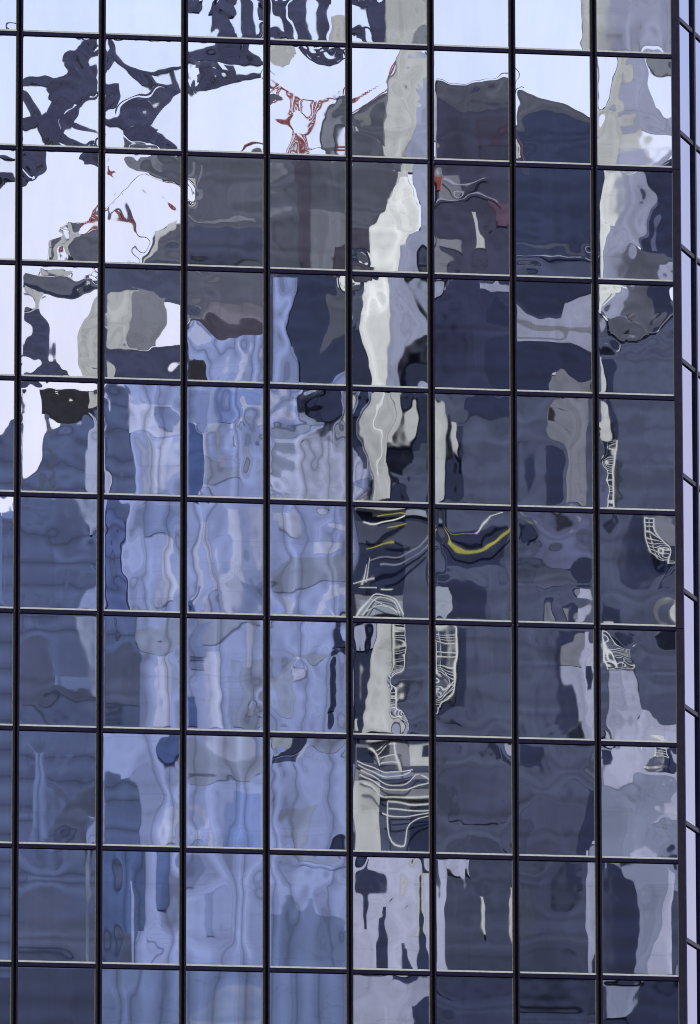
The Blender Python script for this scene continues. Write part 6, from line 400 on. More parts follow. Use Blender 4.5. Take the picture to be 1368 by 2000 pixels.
[0,46,44,94,-37,35,-12,10,-26,8,-17,13,19,85,-12,-1,-14,-11,-4,2,-7,2,4,-3,-2,0,63,-39,-26,-13,8,-13,-6,3,3,0,3,8,5,46,-14,-21,-19,-9,-3,-8,-1,0,-1,-2,-1,3,143,-50,-37,-26,6,-12,-1,-3,1,-1,-1,-2,1,-32,9,-2,-3,-5,-3,1,-2,-4,2,1,-2,2,-74,-3,15,17,1,-8,9,-2,-7,1,2,-3,-3,-2,-14,11,15,4,-1,1,-3,-6,-1,2,-4,3,-34,8,7,9,1,1,4,-3,-2,1,1,0,0,34,-7,-4,-8,2,3,3,-1,1,-1,-1,-4,2,9,3,-11,-19,8,10,1,1,9,-2,-3,0,-1,3,5,-1,-2,-1,3,3,0,1,0,-2,-4,2,4,2,5,-1,0,-2,-2,1,1,-2,3,1,-2,-12,8,1,4,-2,-4,-1,-1,-2,1,4,1,2,-3,3,0,0,0,-7,1,-2,-2,0,4,1,0,5,-1,-5,-2,-2,0,0,-1,-2,0,-1,0,0,-5,3,-4,-4,3,2,2,-2,0,-2,-3,-3,-1,8,0,1,-1,-1,1,0,-3,-2,-2,-3,-3,0],
[0,-185,73,49,-21,-60,-29,-7,6,8,-10,-5,-10,34,-1,-1,33,-27,-7,8,9,-1,-9,2,0,0,32,30,15,-10,16,-21,29,-12,7,-3,-4,11,0,-53,-43,-8,-10,1,-9,20,-16,-2,-7,6,-5,-6,41,21,-1,-10,-3,27,-5,12,-8,-2,3,9,6,-25,-17,-13,9,-9,-7,10,-1,-1,-5,-2,-4,-1,-26,-11,1,14,-17,11,-7,5,6,-2,1,-5,7,38,13,-15,10,-4,6,-13,16,-2,-1,-1,-2,4,-36,5,5,12,-10,-1,0,-2,9,-7,2,-5,2,-5,-8,4,0,-4,0,2,1,-1,5,-1,-1,0,3,-3,-5,1,2,2,-2,3,1,-3,1,2,2,-3,2,7,-1,2,-9,7,-7,6,-3,0,-3,-2,-9,1,6,-1,1,-2,-2,2,-1,4,-1,1,1,1,5,-12,2,1,2,1,2,0,-2,-3,2,-2,7,-8,-2,-3,0,0,5,-2,-1,-1,1,-1,2,5,3,-4,-1,-4,4,3,3,-3,2,-2,1,0,-1,1,-2,-4,0,3,-2,4,2,-8,2,0,2,7,-8,-4,3,-1,-1,5,0,-2,4,-3,1,1],
[0,21,35,-152,7,-4,-56,7,-3,-18,-1,-1,-9,41,-4,-3,-35,0,7,-6,0,0,4,2,-3,-1,75,40,17,91,-1,-2,32,9,-4,10,1,-2,8,7,61,-34,19,-11,15,-16,-1,6,0,3,-1,0,82,43,-39,29,5,4,-12,2,3,-1,3,0,1,-40,24,-20,12,18,4,-4,2,0,6,3,-6,1,-18,3,-7,-21,6,11,-15,-3,2,0,-1,3,0,0,6,23,6,3,4,0,-1,-10,6,0,-5,-1,-18,1,12,-21,-6,13,-1,-3,-4,0,1,3,0,4,-9,6,-3,1,-6,3,-6,-11,1,1,-2,-3,-6,-12,0,1,10,-5,11,-5,-6,-1,1,2,0,18,-5,-5,-3,4,-7,1,-6,-2,-2,0,1,0,7,-3,-2,7,-2,-7,-1,-4,2,-5,1,1,2,3,-4,-1,-1,-4,2,1,-1,4,-3,4,-2,3,3,-5,-1,-7,-3,1,-1,-1,4,-5,2,0,3,-16,-2,9,2,3,0,4,-1,-3,-1,0,-4,0,7,-9,1,-9,3,4,1,-2,-2,-1,-2,0,0,11,-3,2,4,1,-5,-1,-2,-5,1,-2,-2,-1],
[0,-11,-150,37,-26,32,12,25,6,15,4,-4,7,36,23,58,5,9,13,-6,5,-5,-1,-3,-3,1,-62,-46,-68,12,-20,-3,5,1,11,1,8,2,-2,89,-42,-21,9,-28,9,3,5,14,-13,-1,3,8,95,-2,28,-8,-9,-12,7,-7,9,-18,-8,10,1,12,25,28,13,-9,9,-5,-8,-3,-3,6,0,-9,-10,19,14,17,2,14,-6,-17,-2,-4,9,-8,-12,7,15,11,4,20,10,-1,-1,0,-6,-9,-2,-4,13,4,-3,-1,18,-1,2,3,-1,-4,-10,1,3,19,-5,-14,1,5,3,-1,5,-6,3,1,-6,5,6,-5,-5,-15,3,-3,-1,-2,-9,5,2,-3,-1,-27,-8,2,-18,1,-2,1,-1,-1,3,0,1,-2,-34,-8,6,-5,-6,3,-2,-1,6,-2,0,2,3,-18,-2,12,3,-5,7,0,-2,4,-6,0,6,-2,-11,0,8,2,-3,1,-2,1,2,-10,0,6,-3,0,1,6,3,-3,-2,-3,5,-1,-7,-2,4,-2,13,3,5,4,-7,0,0,4,-7,-3,-1,4,-1,3,4,3,3,-1,-3,-2,5,-10,3,6,-2,-1],
[0,-128,-18,23,-44,12,-39,25,-65,20,-17,13,-10,139,110,18,71,-4,21,-45,42,12,46,-24,-1,13,-81,84,58,-31,70,-21,9,-38,21,-24,21,25,-18,-18,106,16,10,82,3,-26,-9,26,-28,-6,21,-16,-19,41,-43,7,77,-53,7,20,0,-24,14,-7,6,-9,101,23,28,20,-8,-23,10,2,1,11,10,-8,-50,-16,1,-8,-25,28,-15,8,11,26,0,-2,11,19,-21,-3,27,-33,35,-30,26,-2,42,-11,-1,3,20,-17,-24,40,-39,1,-23,43,2,32,6,-2,1,1,-14,-18,25,-28,18,-22,38,10,25,-7,4,5,-21,15,-26,9,-16,-4,15,12,15,26,7,-16,13,-15,-2,10,2,-9,6,18,-5,15,24,-6,-14,3,9,15,21,-38,9,-21,28,2,25,-1,4,-11,-4,5,7,5,-11,21,-7,17,-6,27,-9,-1,-5,-3,16,16,7,-16,21,-10,26,-12,14,-3,-3,-8,3,3,5,14,-17,14,12,7,-20,7,-8,-16,-3,-9,18,-10,-4,3,-6,24,-10,-4,-6,-14,-10,1,-10,26,-10,-2,12,-14,34,-12,2,-10,-5,-17,10,-3],
[0,-109,43,-11,-52,-10,10,27,17,-25,-4,20,-10,52,14,-10,-1,-10,-7,-19,-21,-3,13,4,-12,-12,27,16,0,17,10,-15,6,28,4,-5,0,16,21,-39,19,-1,2,6,0,-4,6,13,14,-1,1,20,26,7,-6,-13,6,1,-7,-21,0,21,-4,-16,6,6,5,-8,-7,-14,4,-5,-25,-8,9,-2,-21,-9,-36,-7,9,9,-22,-1,-2,-20,-5,-6,1,-5,-16,25,3,6,7,-9,-9,-1,-8,-16,-3,8,-7,-18,-34,4,-2,0,4,-12,-5,2,-14,-2,12,-6,-15,3,5,1,-2,0,-2,-11,-1,-4,-1,-2,3,-12,-4,4,3,-4,9,0,-4,-3,1,7,-6,5,-2,-13,-4,2,-3,10,7,-5,-9,4,7,-5,-5,8,13,-5,2,-2,-2,7,0,-5,11,-2,-4,-1,6,1,-1,-1,-1,-7,-3,2,1,2,-6,0,-5,6,-1,-1,-10,3,3,-7,-1,6,-3,-3,7,-8,5,16,2,-7,7,4,0,-3,0,-3,1,2,-3,0,-12,2,4,6,-2,4,1,0,-2,4,-3,0,-2,-19,-1,8,3,-1,4,1,-1,0,3,-1,-3,1],
[0,4,33,98,28,-41,-35,-15,2,24,-12,11,-17,-10,-7,1,-4,-7,3,15,-5,5,-9,2,6,-7,137,-20,-50,-33,-16,-6,19,-9,1,-6,-1,4,-4,-47,-37,36,-22,-36,7,5,0,10,-13,-1,-3,-4,-8,-65,42,-10,-19,-8,3,-11,11,-7,-3,-2,0,69,-33,-26,-10,10,0,2,-3,-5,0,1,-2,-1,-33,-10,-14,9,13,15,3,-7,-5,0,5,5,3,10,2,16,2,2,-1,7,-6,-2,5,-4,3,0,-33,2,-3,0,-2,5,-1,3,4,4,1,-1,6,-36,9,-7,0,11,2,0,-3,5,-1,1,2,-2,1,9,-5,1,1,-5,1,-3,2,1,1,0,2,17,3,-5,-2,-6,-2,4,3,3,0,-3,-3,2,-8,7,12,0,-5,0,2,-5,6,-5,-4,3,0,11,-6,2,2,-3,-1,-3,-2,1,-3,0,2,-3,9,1,-6,4,2,1,1,1,-1,1,2,0,2,-6,7,-1,5,4,0,6,-4,1,-1,-1,4,1,-9,-1,-1,6,-5,6,-1,2,0,1,0,4,1,2,2,1,-3,3,0,2,3,1,0,1,0,-1],
[0,-56,-145,-31,-36,-59,15,-25,7,-16,3,1,-2,9,59,132,-42,-22,-26,-14,-9,3,-11,-11,-4,3,-33,126,-16,33,19,23,13,1,27,3,10,-1,4,3,31,10,-14,5,6,-7,3,6,2,-4,-2,-4,-3,-15,9,-14,15,0,7,12,0,12,-3,0,-4,-3,26,29,-14,-13,-10,-3,3,-7,5,-12,0,-6,2,-10,15,-11,-3,-7,1,7,-4,-2,-4,4,-8,-11,3,15,-11,-16,-20,6,-8,-3,-10,0,-5,0,-8,-7,3,-7,-7,-3,-5,2,-8,-2,-6,5,-2,-14,3,14,-15,-4,-13,-6,-12,4,-10,0,-5,3,-3,1,5,-5,3,-5,-14,0,-8,3,-5,1,-2,1,-3,7,2,-2,-7,-15,-8,0,3,-5,-1,-2,-4,-2,3,9,-3,-4,-10,-2,-8,4,-1,2,-6,3,0,14,5,-3,-3,-3,-5,-1,1,3,-2,0,3,-4,2,3,3,-1,-1,-4,1,-3,3,1,0,4,-1,5,3,1,1,1,1,2,-2,1,2,4,7,-2,-3,1,8,-1,-1,3,3,-1,-1,2,4,10,-9,1,-3,-2,2,3,-3,1,-3,2,0,1],
[0,0,0,0,0,0,0,0,0,0,0,0,0,0,0,0,0,0,0,0,0,0,0,0,0,0,0,0,0,0,0,0,0,0,0,0,0,0,0,0,0,0,0,0,0,0,0,0,0,0,0,0,0,0,0,0,0,0,0,0,0,0,0,0,0,0,0,0,0,0,0,0,0,0,0,0,0,0,0,0,0,0,0,0,0,0,0,0,0,0,0,0,0,0,0,0,0,0,0,0,0,0,0,0,0,0,0,0,0,0,0,0,0,0,0,0,0,0,0,0,0,0,0,0,0,0,0,0,0,0,0,0,0,0,0,0,0,0,0,0,0,0,0,0,0,0,0,0,0,0,0,0,0,0,0,0,0,0,0,0,0,0,0,0,0,0,0,0,0,0,0,0,0,0,0,0,0,0,0,0,0,0,0,0,0,0,0,0,0,0,0,0,0,0,0,0,0,0,0,0,0,0,0,0,0,0,0,0,0,0,0,0,0,0,0,0,0,0,0,0,0,0,0,0,0,0,0,0,0,0,0,0,0,0],
[0,79,127,-38,-26,39,-18,-2,9,-2,-7,5,1,13,-16,-31,10,6,-10,5,0,-2,1,2,-1,0,-15,-3,-5,0,4,-3,0,2,-1,-1,2,-2,-1,-22,-9,-21,6,10,-12,4,3,-3,0,4,-3,-1,-24,-3,-3,0,3,-3,2,1,0,0,2,0,0,-22,0,8,-3,-2,3,1,-2,1,0,-1,1,2,-18,-1,4,0,-1,0,3,-2,1,1,-1,0,2,-14,-1,-1,2,1,-2,3,-1,0,1,1,-1,1,-9,0,0,1,1,-1,1,0,0,0,1,0,-1,-3,1,1,0,1,0,0,1,0,0,0,0,-1,2,1,-1,1,1,-1,0,0,0,0,0,0,0,4,0,-3,2,2,-3,0,0,-1,0,0,0,0,4,-1,-3,2,1,-2,0,0,-1,0,0,0,0,3,0,-2,1,0,-1,0,0,-1,0,0,0,0,4,0,-1,0,-1,-1,1,0,-1,1,0,0,0,5,0,-1,0,-1,-1,1,-1,-1,0,0,-1,0,7,0,-1,0,0,0,0,0,-1,0,-1,-1,0,7,0,-1,1,0,0,0,0,-1,0,-1,0,0],
[0,-54,46,52,-1,-14,-12,-18,-13,0,7,5,-8,-27,17,-20,-2,2,-1,-1,8,8,1,-5,-3,2,65,-18,-12,-13,-5,14,14,-1,-11,-6,3,5,3,38,-16,-8,-16,-4,13,12,2,-5,-5,1,2,5,2,-13,7,-3,-1,1,-1,-3,2,2,0,-3,3,-18,-5,8,5,2,-5,-7,-3,6,5,-1,-4,2,-20,3,0,3,4,-3,-4,0,5,2,-2,-1,3,-22,7,-3,2,5,0,-1,1,2,-1,-1,2,2,-16,6,-2,3,4,0,-1,2,0,-1,0,3,0,-8,4,-2,2,1,0,0,3,-1,-2,0,3,1,-1,2,-3,0,-1,1,3,4,0,-3,-2,3,2,3,1,-2,0,-1,1,2,3,0,-2,-1,2,1,3,0,0,2,0,0,-1,0,0,0,1,1,-1,1,1,1,3,0,-1,-2,0,1,1,1,0,0,-2,2,-1,2,1,0,-1,1,1,1,-1,-1,2,-3,2,-1,1,2,0,-1,1,1,0,-1,0,1,-2,1,-1,2,2,0,-1,0,0,0,1,3,0,2,-1,-2,-1,1,1,2,3,1,-2,-2,2,2],
[0,6,14,-5,7,4,5,-3,2,-1,0,-1,-3,-27,10,-2,5,-1,1,-1,1,0,0,0,0,0,-14,-27,1,-14,-4,-6,-1,0,-1,-1,-1,-1,1,-130,-10,12,-8,1,-1,1,0,0,1,0,0,2,-81,0,6,-2,5,5,3,0,1,2,0,2,1,20,0,-6,-1,1,2,-1,0,0,1,1,1,0,38,0,-2,1,-2,-1,-4,0,-2,0,0,0,0,0,4,6,4,0,1,-3,0,0,0,-1,-1,0,-3,4,0,6,0,1,-1,1,1,0,0,-1,-1,24,2,-8,5,-3,-1,-2,2,1,-1,0,-1,-1,23,1,-5,4,-4,-1,-2,1,0,-2,0,-1,0,-1,3,1,6,0,2,1,1,0,-1,1,0,0,-4,2,-2,5,1,2,3,1,1,-1,1,1,0,10,0,-7,1,-1,-1,1,0,0,-1,2,0,0,6,-2,-2,-1,-3,-1,0,-1,-1,-1,1,0,0,-7,0,2,0,0,1,2,0,0,0,0,0,-1,3,0,-4,0,0,0,2,2,1,0,0,0,-1,2,-2,0,-4,-1,-2,1,-2,-1,-1,0,0,0],
[0,69,12,0,-8,4,-2,4,1,1,1,0,0,-2,-14,-3,0,2,-1,0,-1,0,0,0,0,0,4,-3,-1,1,1,0,0,-1,0,0,0,0,0,2,-9,-3,1,4,-2,1,-3,-1,0,0,0,0,1,-4,-2,1,2,-1,0,-2,-1,-1,0,0,0,1,-1,0,0,0,0,0,0,0,0,0,0,0,1,0,1,0,-1,0,0,0,0,0,0,-1,0,1,-1,0,0,0,0,1,0,0,0,0,-1,0,0,-1,0,0,1,0,0,0,0,0,0,0,0,0,0,0,0,1,0,0,0,0,0,0,0,0,0,0,1,0,0,0,0,0,0,0,0,0,0,0,0,0,0,0,0,0,0,0,0,0,0,0,0,0,0,0,0,0,0,0,0,0,0,0,0,0,0,0,0,0,0,0,0,0,0,0,0,0,0,0,0,0,0,0,0,0,0,0,0,0,0,0,0,0,0,-1,0,0,0,0,0,0,0,0,0,0,0,0,0,0,0,0,0,0,0,0,0,0,0,-1,-1,0,0,0,0,0,0,0,0,0],
[0,36,-18,42,-36,4,-40,21,-33,10,0,2,-9,-16,9,14,-18,-2,-2,13,-3,7,-2,-3,0,5,19,-45,-27,23,54,8,-6,-15,10,-5,11,-1,-6,14,-36,-15,15,48,1,10,-20,13,-9,13,-2,-5,6,-12,0,7,-1,-10,15,-5,-5,-5,8,0,-6,1,6,12,-6,-29,-15,11,8,-15,2,1,1,-4,-3,11,11,-18,-19,-11,7,9,-4,3,-2,0,-1,-9,6,-1,-16,1,-5,4,5,10,1,0,-1,-2,-6,-2,-17,-2,6,-1,2,5,9,-2,0,0,-8,2,-9,-20,12,4,0,1,5,1,-4,-1,4,-12,8,-11,-10,12,8,-2,2,1,-3,-6,0,4,-9,10,-6,0,4,14,-3,2,-1,-1,-6,5,1,-3,7,3,3,-4,10,-4,2,0,0,-4,8,-1,0,4,10,1,-5,-3,-3,0,3,-1,-1,3,3,-2,5,12,-2,-3,-10,-1,-1,3,0,2,-6,9,-5,9,8,-2,-1,-3,0,-2,4,4,2,-7,7,-6,6,2,-2,-2,8,-1,-3,7,4,-2,1,-2,-5,-6,-3,-1,-4,4,4,-1,5,0,-8,5,-6,0],
[0,-13,40,10,-14,-28,-21,-10,2,8,2,-2,-2,-75,-6,3,2,8,9,6,2,-1,-2,-1,1,0,136,29,-50,-23,-19,-6,-2,2,0,0,-1,0,3,100,18,-37,-17,-13,3,2,4,-2,-2,-1,1,4,40,-1,7,5,-3,1,-2,0,-2,-1,0,0,1,-17,-13,35,16,5,-3,-5,-3,0,1,2,-1,-3,-44,-13,28,9,6,-2,-1,-1,3,2,2,-1,-3,-34,-7,4,-2,6,4,7,2,4,1,1,0,0,-9,0,-15,-5,4,7,9,4,3,0,1,1,2,12,4,-17,-2,0,4,4,3,2,0,1,1,2,16,5,-6,3,-5,-2,-3,1,1,1,2,-1,1,5,3,7,4,-7,-4,-6,-1,0,2,1,-1,-1,-8,0,14,2,-4,-3,-4,-1,-1,0,0,-1,-2,-13,-2,9,-1,2,1,0,-1,-1,-1,-1,1,0,-5,-3,-2,-1,6,3,4,0,0,-2,-1,1,1,7,-3,-9,1,4,2,4,2,3,0,0,-1,1,9,-2,-4,3,-1,1,2,3,4,2,2,-1,0,-6,-2,12,3,-3,1,-2,0,0,1,2,2,0],
[0,29,47,-35,16,2,-12,7,-7,9,0,-5,3,-163,0,-11,9,-3,-2,4,-2,2,-3,0,2,-1,308,-18,-7,2,-5,3,-5,0,0,0,-1,-1,-1,97,-7,-9,6,-4,0,1,-2,2,-2,0,1,-1,-73,8,3,-2,5,-4,4,-1,1,1,0,1,1,-96,9,7,-6,7,-3,2,0,0,2,1,-1,2,-25,0,0,0,-2,1,-2,0,0,-1,1,-1,0,37,-8,-7,5,-7,3,-3,-2,1,-3,0,0,-2,35,-7,-5,3,-3,-1,-1,-2,0,-1,-1,0,-1,-7,2,2,-3,5,-4,3,0,-1,2,-1,0,1,-31,8,6,-4,5,-2,3,0,0,2,1,0,2,-16,6,2,0,-1,1,0,-1,2,-2,2,-1,0,13,-3,-5,3,-6,2,-3,-2,1,-4,1,-1,-1,20,-8,-6,1,-2,-2,-1,-1,-2,0,-1,0,-1,1,-3,0,-2,4,-4,2,0,-2,3,-2,0,1,-15,6,5,-1,3,0,2,1,1,1,1,0,1,-5,8,3,2,-3,4,-1,-1,4,-4,3,-1,-1,11,-4,-6,-1,-1,-4,0,-2,-2,1,-2,-1,0],
[0,-7,-51,10,23,-14,4,-9,-8,7,-8,-10,0,-28,-4,12,2,-1,1,-4,3,3,-2,6,6,-1,56,16,13,-17,-20,13,10,0,-1,-2,-11,-11,1,37,20,9,-20,-24,18,7,0,1,-4,-6,-7,1,9,15,-13,-9,-9,11,1,-6,-1,0,-1,0,2,-6,2,-20,2,10,7,1,-11,-4,4,2,6,3,-7,-10,-10,0,15,8,5,-8,-3,5,2,7,1,-11,-15,2,-6,7,6,7,-2,1,4,1,3,-3,-19,-11,2,-12,-3,0,1,1,2,3,1,-3,-6,-15,-4,-8,-10,-4,-2,-3,0,1,2,1,-4,-6,-6,2,-13,-4,2,4,1,-2,0,1,0,-2,-3,-2,5,-8,2,6,13,7,0,2,1,1,2,0,-3,6,3,5,6,15,8,4,4,3,4,4,2,-5,7,9,5,2,8,4,5,3,5,5,2,1,-7,9,5,2,-1,2,1,1,-1,3,1,2,-1,-8,11,-4,0,-2,2,4,-2,-5,0,-3,3,-3,-10,11,-7,2,0,5,7,-1,-3,3,0,3,-4,-11,8,1,10,5,4,0,8,5,7,8,-4,-4]]
coef = np.array(WAVES, dtype=float).reshape(90, KZ, KX)/25.0
wf = np.sqrt(np.arange(KX)[None, :]**2/1.0 + np.arange(KZ)[:, None]**2/2.0) + .5
coef = coef*1e-4/wf            # cosine amplitudes, metres: roller-wave and bow of the tempered panes
def cosbasis(x, K):
    B = np.cos(np.outer(np.pi*(.06+.88*x), np.arange(K))); B[:, 1] = x-.5; return B
def glass_mat(name, tint, rough):
    m,t,b = mat_new(name); b.inputs['Metallic'].default_value=1.0; b.inputs['Roughness'].default_value=rough
    b.inputs['Base Color'].default_value=(*tint,1)
    g=t.nodes.new('ShaderNodeNewGeometry'); n=t.nodes.new('ShaderNodeTexNoise'); n.inputs['Scale'].default_value=1.6; n.inputs['Detail'].default_value=7; n.inputs['Roughness'].default_value=.65
    mp=t.nodes.new('ShaderNodeMapping'); mp.inputs['Scale'].default_value=(1,1,.25); t.links.new(g.outputs['Position'],mp.inputs['Vector']); t.links.new(mp.outputs[0],n.inputs['Vector'])
    r=t.nodes.new('ShaderNodeMapRange'); r.inputs['From Min'].default_value=.35; r.inputs['From Max'].default_value=.7; r.inputs['To Min'].default_value=.95; r.inputs['To Max'].default_value=1.04
    t.links.new(n.outputs['Fac'],r.inputs['Value']); x=t.nodes.new('ShaderNodeVectorMath'); x.operation='SCALE'; x.inputs[0].default_value=tint
    # panes come from different coating batches: a slight difference of tone from sheet to sheet
    oi=t.nodes.new('ShaderNodeObjectInfo'); pr=t.nodes.new('ShaderNodeMapRange'); pr.inputs['To Min'].default_value=.955; pr.inputs['To Max'].default_value=1.03; t.links.new(oi.outputs['Random'],pr.inputs['Value'])
    ml=t.nodes.new('ShaderNodeMath'); ml.operation='MULTIPLY'; t.links.new(r.outputs[0],ml.inputs[0]); t.links.new(pr.outputs[0],ml.inputs[1])
    t.links.new(ml.outputs[0],x.inputs['Scale']); t.links.new(x.outputs[0],b.inputs['Base Color'])
    return m
MIRROR = glass_mat('coated_mirror_glass', (.80,.82,.86), .006)
SIDEG = glass_mat('coated_side_glass', (.315,.345,.525), .0)  # same glass, tint darkened to carry the dimmer sky this side reflects
FRAME = simple('anodised_frame', (.030,.023,.050), .45, .0, .14, .25, 9)
FRAMEW = simple('anodised_frame_brown', (.040,.031,.032), .5, .0, .14, .25, 9)
FRAMEP = simple('anodised_transom', (.028,.021,.054), .42, .0, .14, .25, 9)
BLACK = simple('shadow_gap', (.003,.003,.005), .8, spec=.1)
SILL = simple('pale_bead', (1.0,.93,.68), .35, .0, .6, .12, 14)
BEAD = simple('side_bead', (.36,.35,.22), .5, .0, .3, .3, 14)
CORNER = simple('corner_casing', (.044,.034,.047), .4, .0, .14, .2, 7)
CORNERB = simple('corner_edge', (.045,.03,.26), .35, .0, .5, .2, 7)
tower = empty('glass_tower', (0, 0, 0))
tag(tower, 'mirror glass office tower whose dark grid of wavy panes reflects the street opposite', 'building')
XC, PHI = 6.057, math.radians(64.955)             # building corner and turn of the side face
wd = (math.cos(PHI), math.sin(PHI))
def line_z(j): return ZO-(j-5)*PH
rnd = random.Random(4)
# individual panes, each its own slightly bowed sheet
NX, NZ = 40, 56
xs_, zs_ = np.linspace(0,1,NX+1), np.linspace(0,1,NZ+1); BX, BZ_ = cosbasis(xs_,KX), cosbasis(zs_,KZ)
quads=[(i*(NX+1)+k, (i+1)*(NX+1)+k, (i+1)*(NX+1)+k+1, i*(NX+1)+k+1) for i in range(NZ) for k in range(NX)]
k=0
for r in range(10):
    for c in range(9):
        wc = PW if c < 8 else .958*PW
        h = BZ_ @ coef[k] @ BX.T; h = h - h.mean()
        X = (c-5)*PW + xs_*wc; Z = line_z(r) - zs_*PH
        co = np.stack([np.broadcast_to(X[None,:],h.shape), h, np.broadcast_to(Z[:,None],h.shape)],-1).reshape(-1,3)
        me = bpy.data.meshes.new('glass_pane'); me.from_pydata(co.tolist(), [], quads)
        me.polygons.foreach_set('use_smooth',[True]*len(quads)); me.materials.append(MIRROR); me.update()
        o = bpy.data.objects.new('glass_pane', me); scene.collection.objects.link(o); o.parent = tower; k += 1
# outer panes beyond the frame of the picture and the side face
mb = MB(); fs=[]; vs=[]
def flat(p0, dx, dz, tilt=0, til2=0):
    b=len(vs); (x,y,z)=p0; nx,ny=dx[1],-dx[0]; n=math.hypot(nx,ny); nx/=n; ny/=n
    for s_,t_ in ((0,0),(1,0),(1,1),(0,1)):
        q=(s_-.5)*tilt+(t_-.5)*til2; vs.append((x+dx[0]*s_+nx*q, y+dx[1]*s_+ny*q, z-dz*t_))
    fs.append((b,b+3,b+2,b+1))
for r in range(-2,13):
    for c in (-2,-1,*range(0,9)):
        if 0<=r<10 and c>=0: continue
        wc = PW if c < 8 else .958*PW
        flat(((c-5)*PW,0,line_z(r)),(wc,0),PH,rnd.uniform(-.002,.002),rnd.uniform(-.002,.002))
mesh_obj('glass_pane',vs,fs,MIRROR,tower)['kind']='stuff'
vs=[];fs=[]
WW=1.03335; WZ=9.232+ZO     # side face module and the height of its first transom
def wing(s,z,off=0): return (XC+wd[0]*s+wd[1]*off, wd[1]*s-wd[0]*off, z)
NG=16; q2=[(i*(NG+1)+k2,(i+1)*(NG+1)+k2,(i+1)*(NG+1)+k2+1,i*(NG+1)+k2+1) for i in range(NG) for k2 in range(NG)]
for r in range(-3,13):
    for c in range(0,8):
        s0,z0=c*WW+(.0 if c else .02),WZ-(r)*PH+PH; w0=WW-(.0 if c else .02)
        if c==0 and 0<=r<10:
            a=[rnd.uniform(-1,1) for _ in range(6)]; V=[]
            for i in range(NG+1):
                for j in range(NG+1):
                    s_,t_=j/NG,i/NG
                    V.append(wing(s0+w0*s_,z0-PH*t_,.0008*(a[0]*s_*s_+a[1]*t_*t_+a[2]*math.sin(4*t_+a[3]*3)*.5+a[4]*s_*t_)))
            o=mesh_obj('glass_pane',V,q2,SIDEG,tower,smooth=True)
        else:
            p=wing(s0,z0); flat(p,(wd[0]*w0,wd[1]*w0),PH,rnd.uniform(-.0015,.0015),rnd.uniform(-.0015,.0015))
mesh_obj('glass_pane',vs,fs,SIDEG,tower)['kind']='stuff'
# mullions: two flanges with a dark groove between them
zt, zb = line_z(-2), line_z(13)
CLIP = simple('splice_clip', (.13,.12,.12), .45, .0, .4, .3, 20)
vcuts=[line_z(j) for j in (-2,2,6,10,13)]
for i in range(-3, 8):
    x=(i-4)*PW; mb=MB()
    for a,b in zip(vcuts[1:],vcuts[:-1]):
        lo,hi=a+.005,b-.003
        mb.prism([(x-.063,.004),(x-.063,-.028),(x-.058,-.038),(x-.030,-.044),(x-.026,-.040),(x-.022,.004)],'z',lo,hi,1)
        mb.prism([(x+.017,.004),(x+.020,-.040),(x+.024,-.044),(x+.051,-.038),(x+.056,-.028),(x+.056,.004)],'z',lo,hi,0)
        mb.box(x-.0215,x+.0165,-.012,.004,a,b,2)
        mb.box(x-.060,x-.023,-.020,.003,b-.0025,b+.0045,2); mb.box(x+.020,x+.054,-.020,.003,b-.0025,b+.0045,2)
        for s_ in (-1,1): mb.box(x+s_*.047-.013,x+s_*.047+.013,-.049,-.0445,b-.030,b-.006,4)
    mb.prism([(x-.0635,.004),(x-.079,.004),(x-.0635,-.012)],'z',zb,zt,3)
    mb.build('mullion',None,tower,mats=[FRAME,FRAMEW,BLACK,BEAD,CLIP])
# transoms: one run per storey line, stopped at each mullion
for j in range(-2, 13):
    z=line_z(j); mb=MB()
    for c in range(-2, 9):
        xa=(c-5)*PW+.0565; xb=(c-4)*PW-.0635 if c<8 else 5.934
        # bar, black strip painting the shade below, sloping pale bead above
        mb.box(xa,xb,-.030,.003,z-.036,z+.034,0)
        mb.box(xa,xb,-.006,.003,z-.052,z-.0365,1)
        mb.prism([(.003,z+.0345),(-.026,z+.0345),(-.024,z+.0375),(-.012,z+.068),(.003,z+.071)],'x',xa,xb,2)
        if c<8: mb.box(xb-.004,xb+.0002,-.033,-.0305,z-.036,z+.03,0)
    mb.build('transom',None,tower,mats=[FRAMEP,BLACK,SILL])
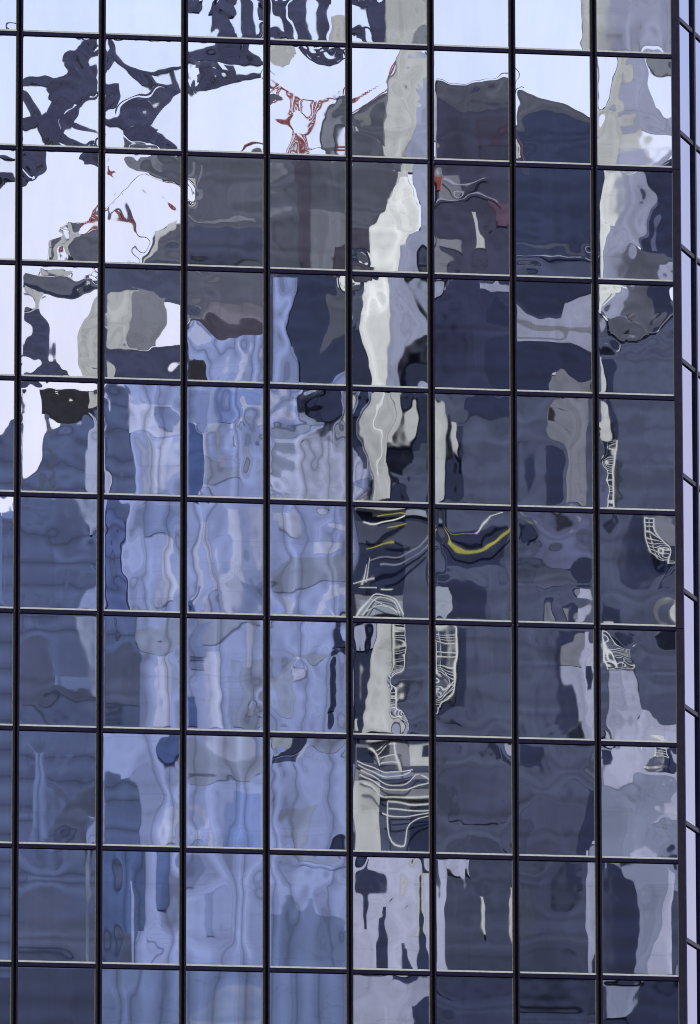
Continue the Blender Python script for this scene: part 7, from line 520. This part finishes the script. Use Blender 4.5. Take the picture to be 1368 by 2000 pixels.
# corner casing, with a joint every fourth storey
mb=MB(); zz=zt; cuts=[line_z(j) for j in (-2,2,6,10,13)]
for a,b in zip(cuts[1:],cuts[:-1]):
    xl=5.936
    mb.prism([(xl,.02),(xl,-.036),(xl+.012,-.046),(XC+.012,-.046),(XC+.0125,.02)],'z',a+.006,b-.004,0)
    mb.prism([(XC+.013,.02),(XC+.0130,-.046),(XC+.030,-.040),(XC+.036+.0,.02)],'z',a+.006,b-.004,1)
    mb.box(xl+.006,XC+.02,-.03,.02,b-.0038,b+.0058,2)
mb.build('corner_post',None,tower,mats=[CORNER,CORNERB,BLACK])
# side face frame
for c in range(1,9):
    s=c*WW; mb=MB(); P=[wing(s-.05,0,.002),wing(s-.05,0,.05),wing(s+.05,0,.05),wing(s+.05,0,.002)]
    mb.prism([(p[0],p[1]) for p in P],'z',zb,zt,0); mb.build('mullion',None,tower,mats=[FRAMEP])
for r in range(-3,13):
    z=WZ-r*PH; V=[];F=[]; mb=MB()
    for c in range(0,8):
        a=c*WW+(.051 if c else .03); b=(c+1)*WW-.051
        for (o0,o1,h0,h1,mi) in ((.002,.032,-.042,.036,0),(.002,.010,-.060,-.0422,1)):  # bar, then a black strip painted as the shade beneath it
            bb=len(mb.v)
            for zq in (z+h0,z+h1):
                for (s_,of) in ((a,o1),(b,o1),(b,o0),(a,o0)): mb.v.append(wing(s_,zq,of))
            mb.f += [(bb,bb+3,bb+2,bb+1),(bb+4,bb+5,bb+6,bb+7),(bb,bb+1,bb+5,bb+4),(bb+1,bb+2,bb+6,bb+5),(bb+2,bb+3,bb+7,bb+6),(bb+3,bb,bb+4,bb+7)]; mb.m += [mi]*6
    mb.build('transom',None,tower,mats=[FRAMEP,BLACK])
# solid body behind the glass, down to the pavement
L0=8.2; e=wing(L0,0); body=[(-10.6,.06),(XC-.06,.06),(e[0]-.09,e[1]+.02),(e[0]-.09,e[1]+16),(-10.6,24)]
mb=MB(); mb.prism(body,'z',0,zt+.4,0); mb.build('wall',simple('dark_core',(.03,.03,.04),.6),tower)
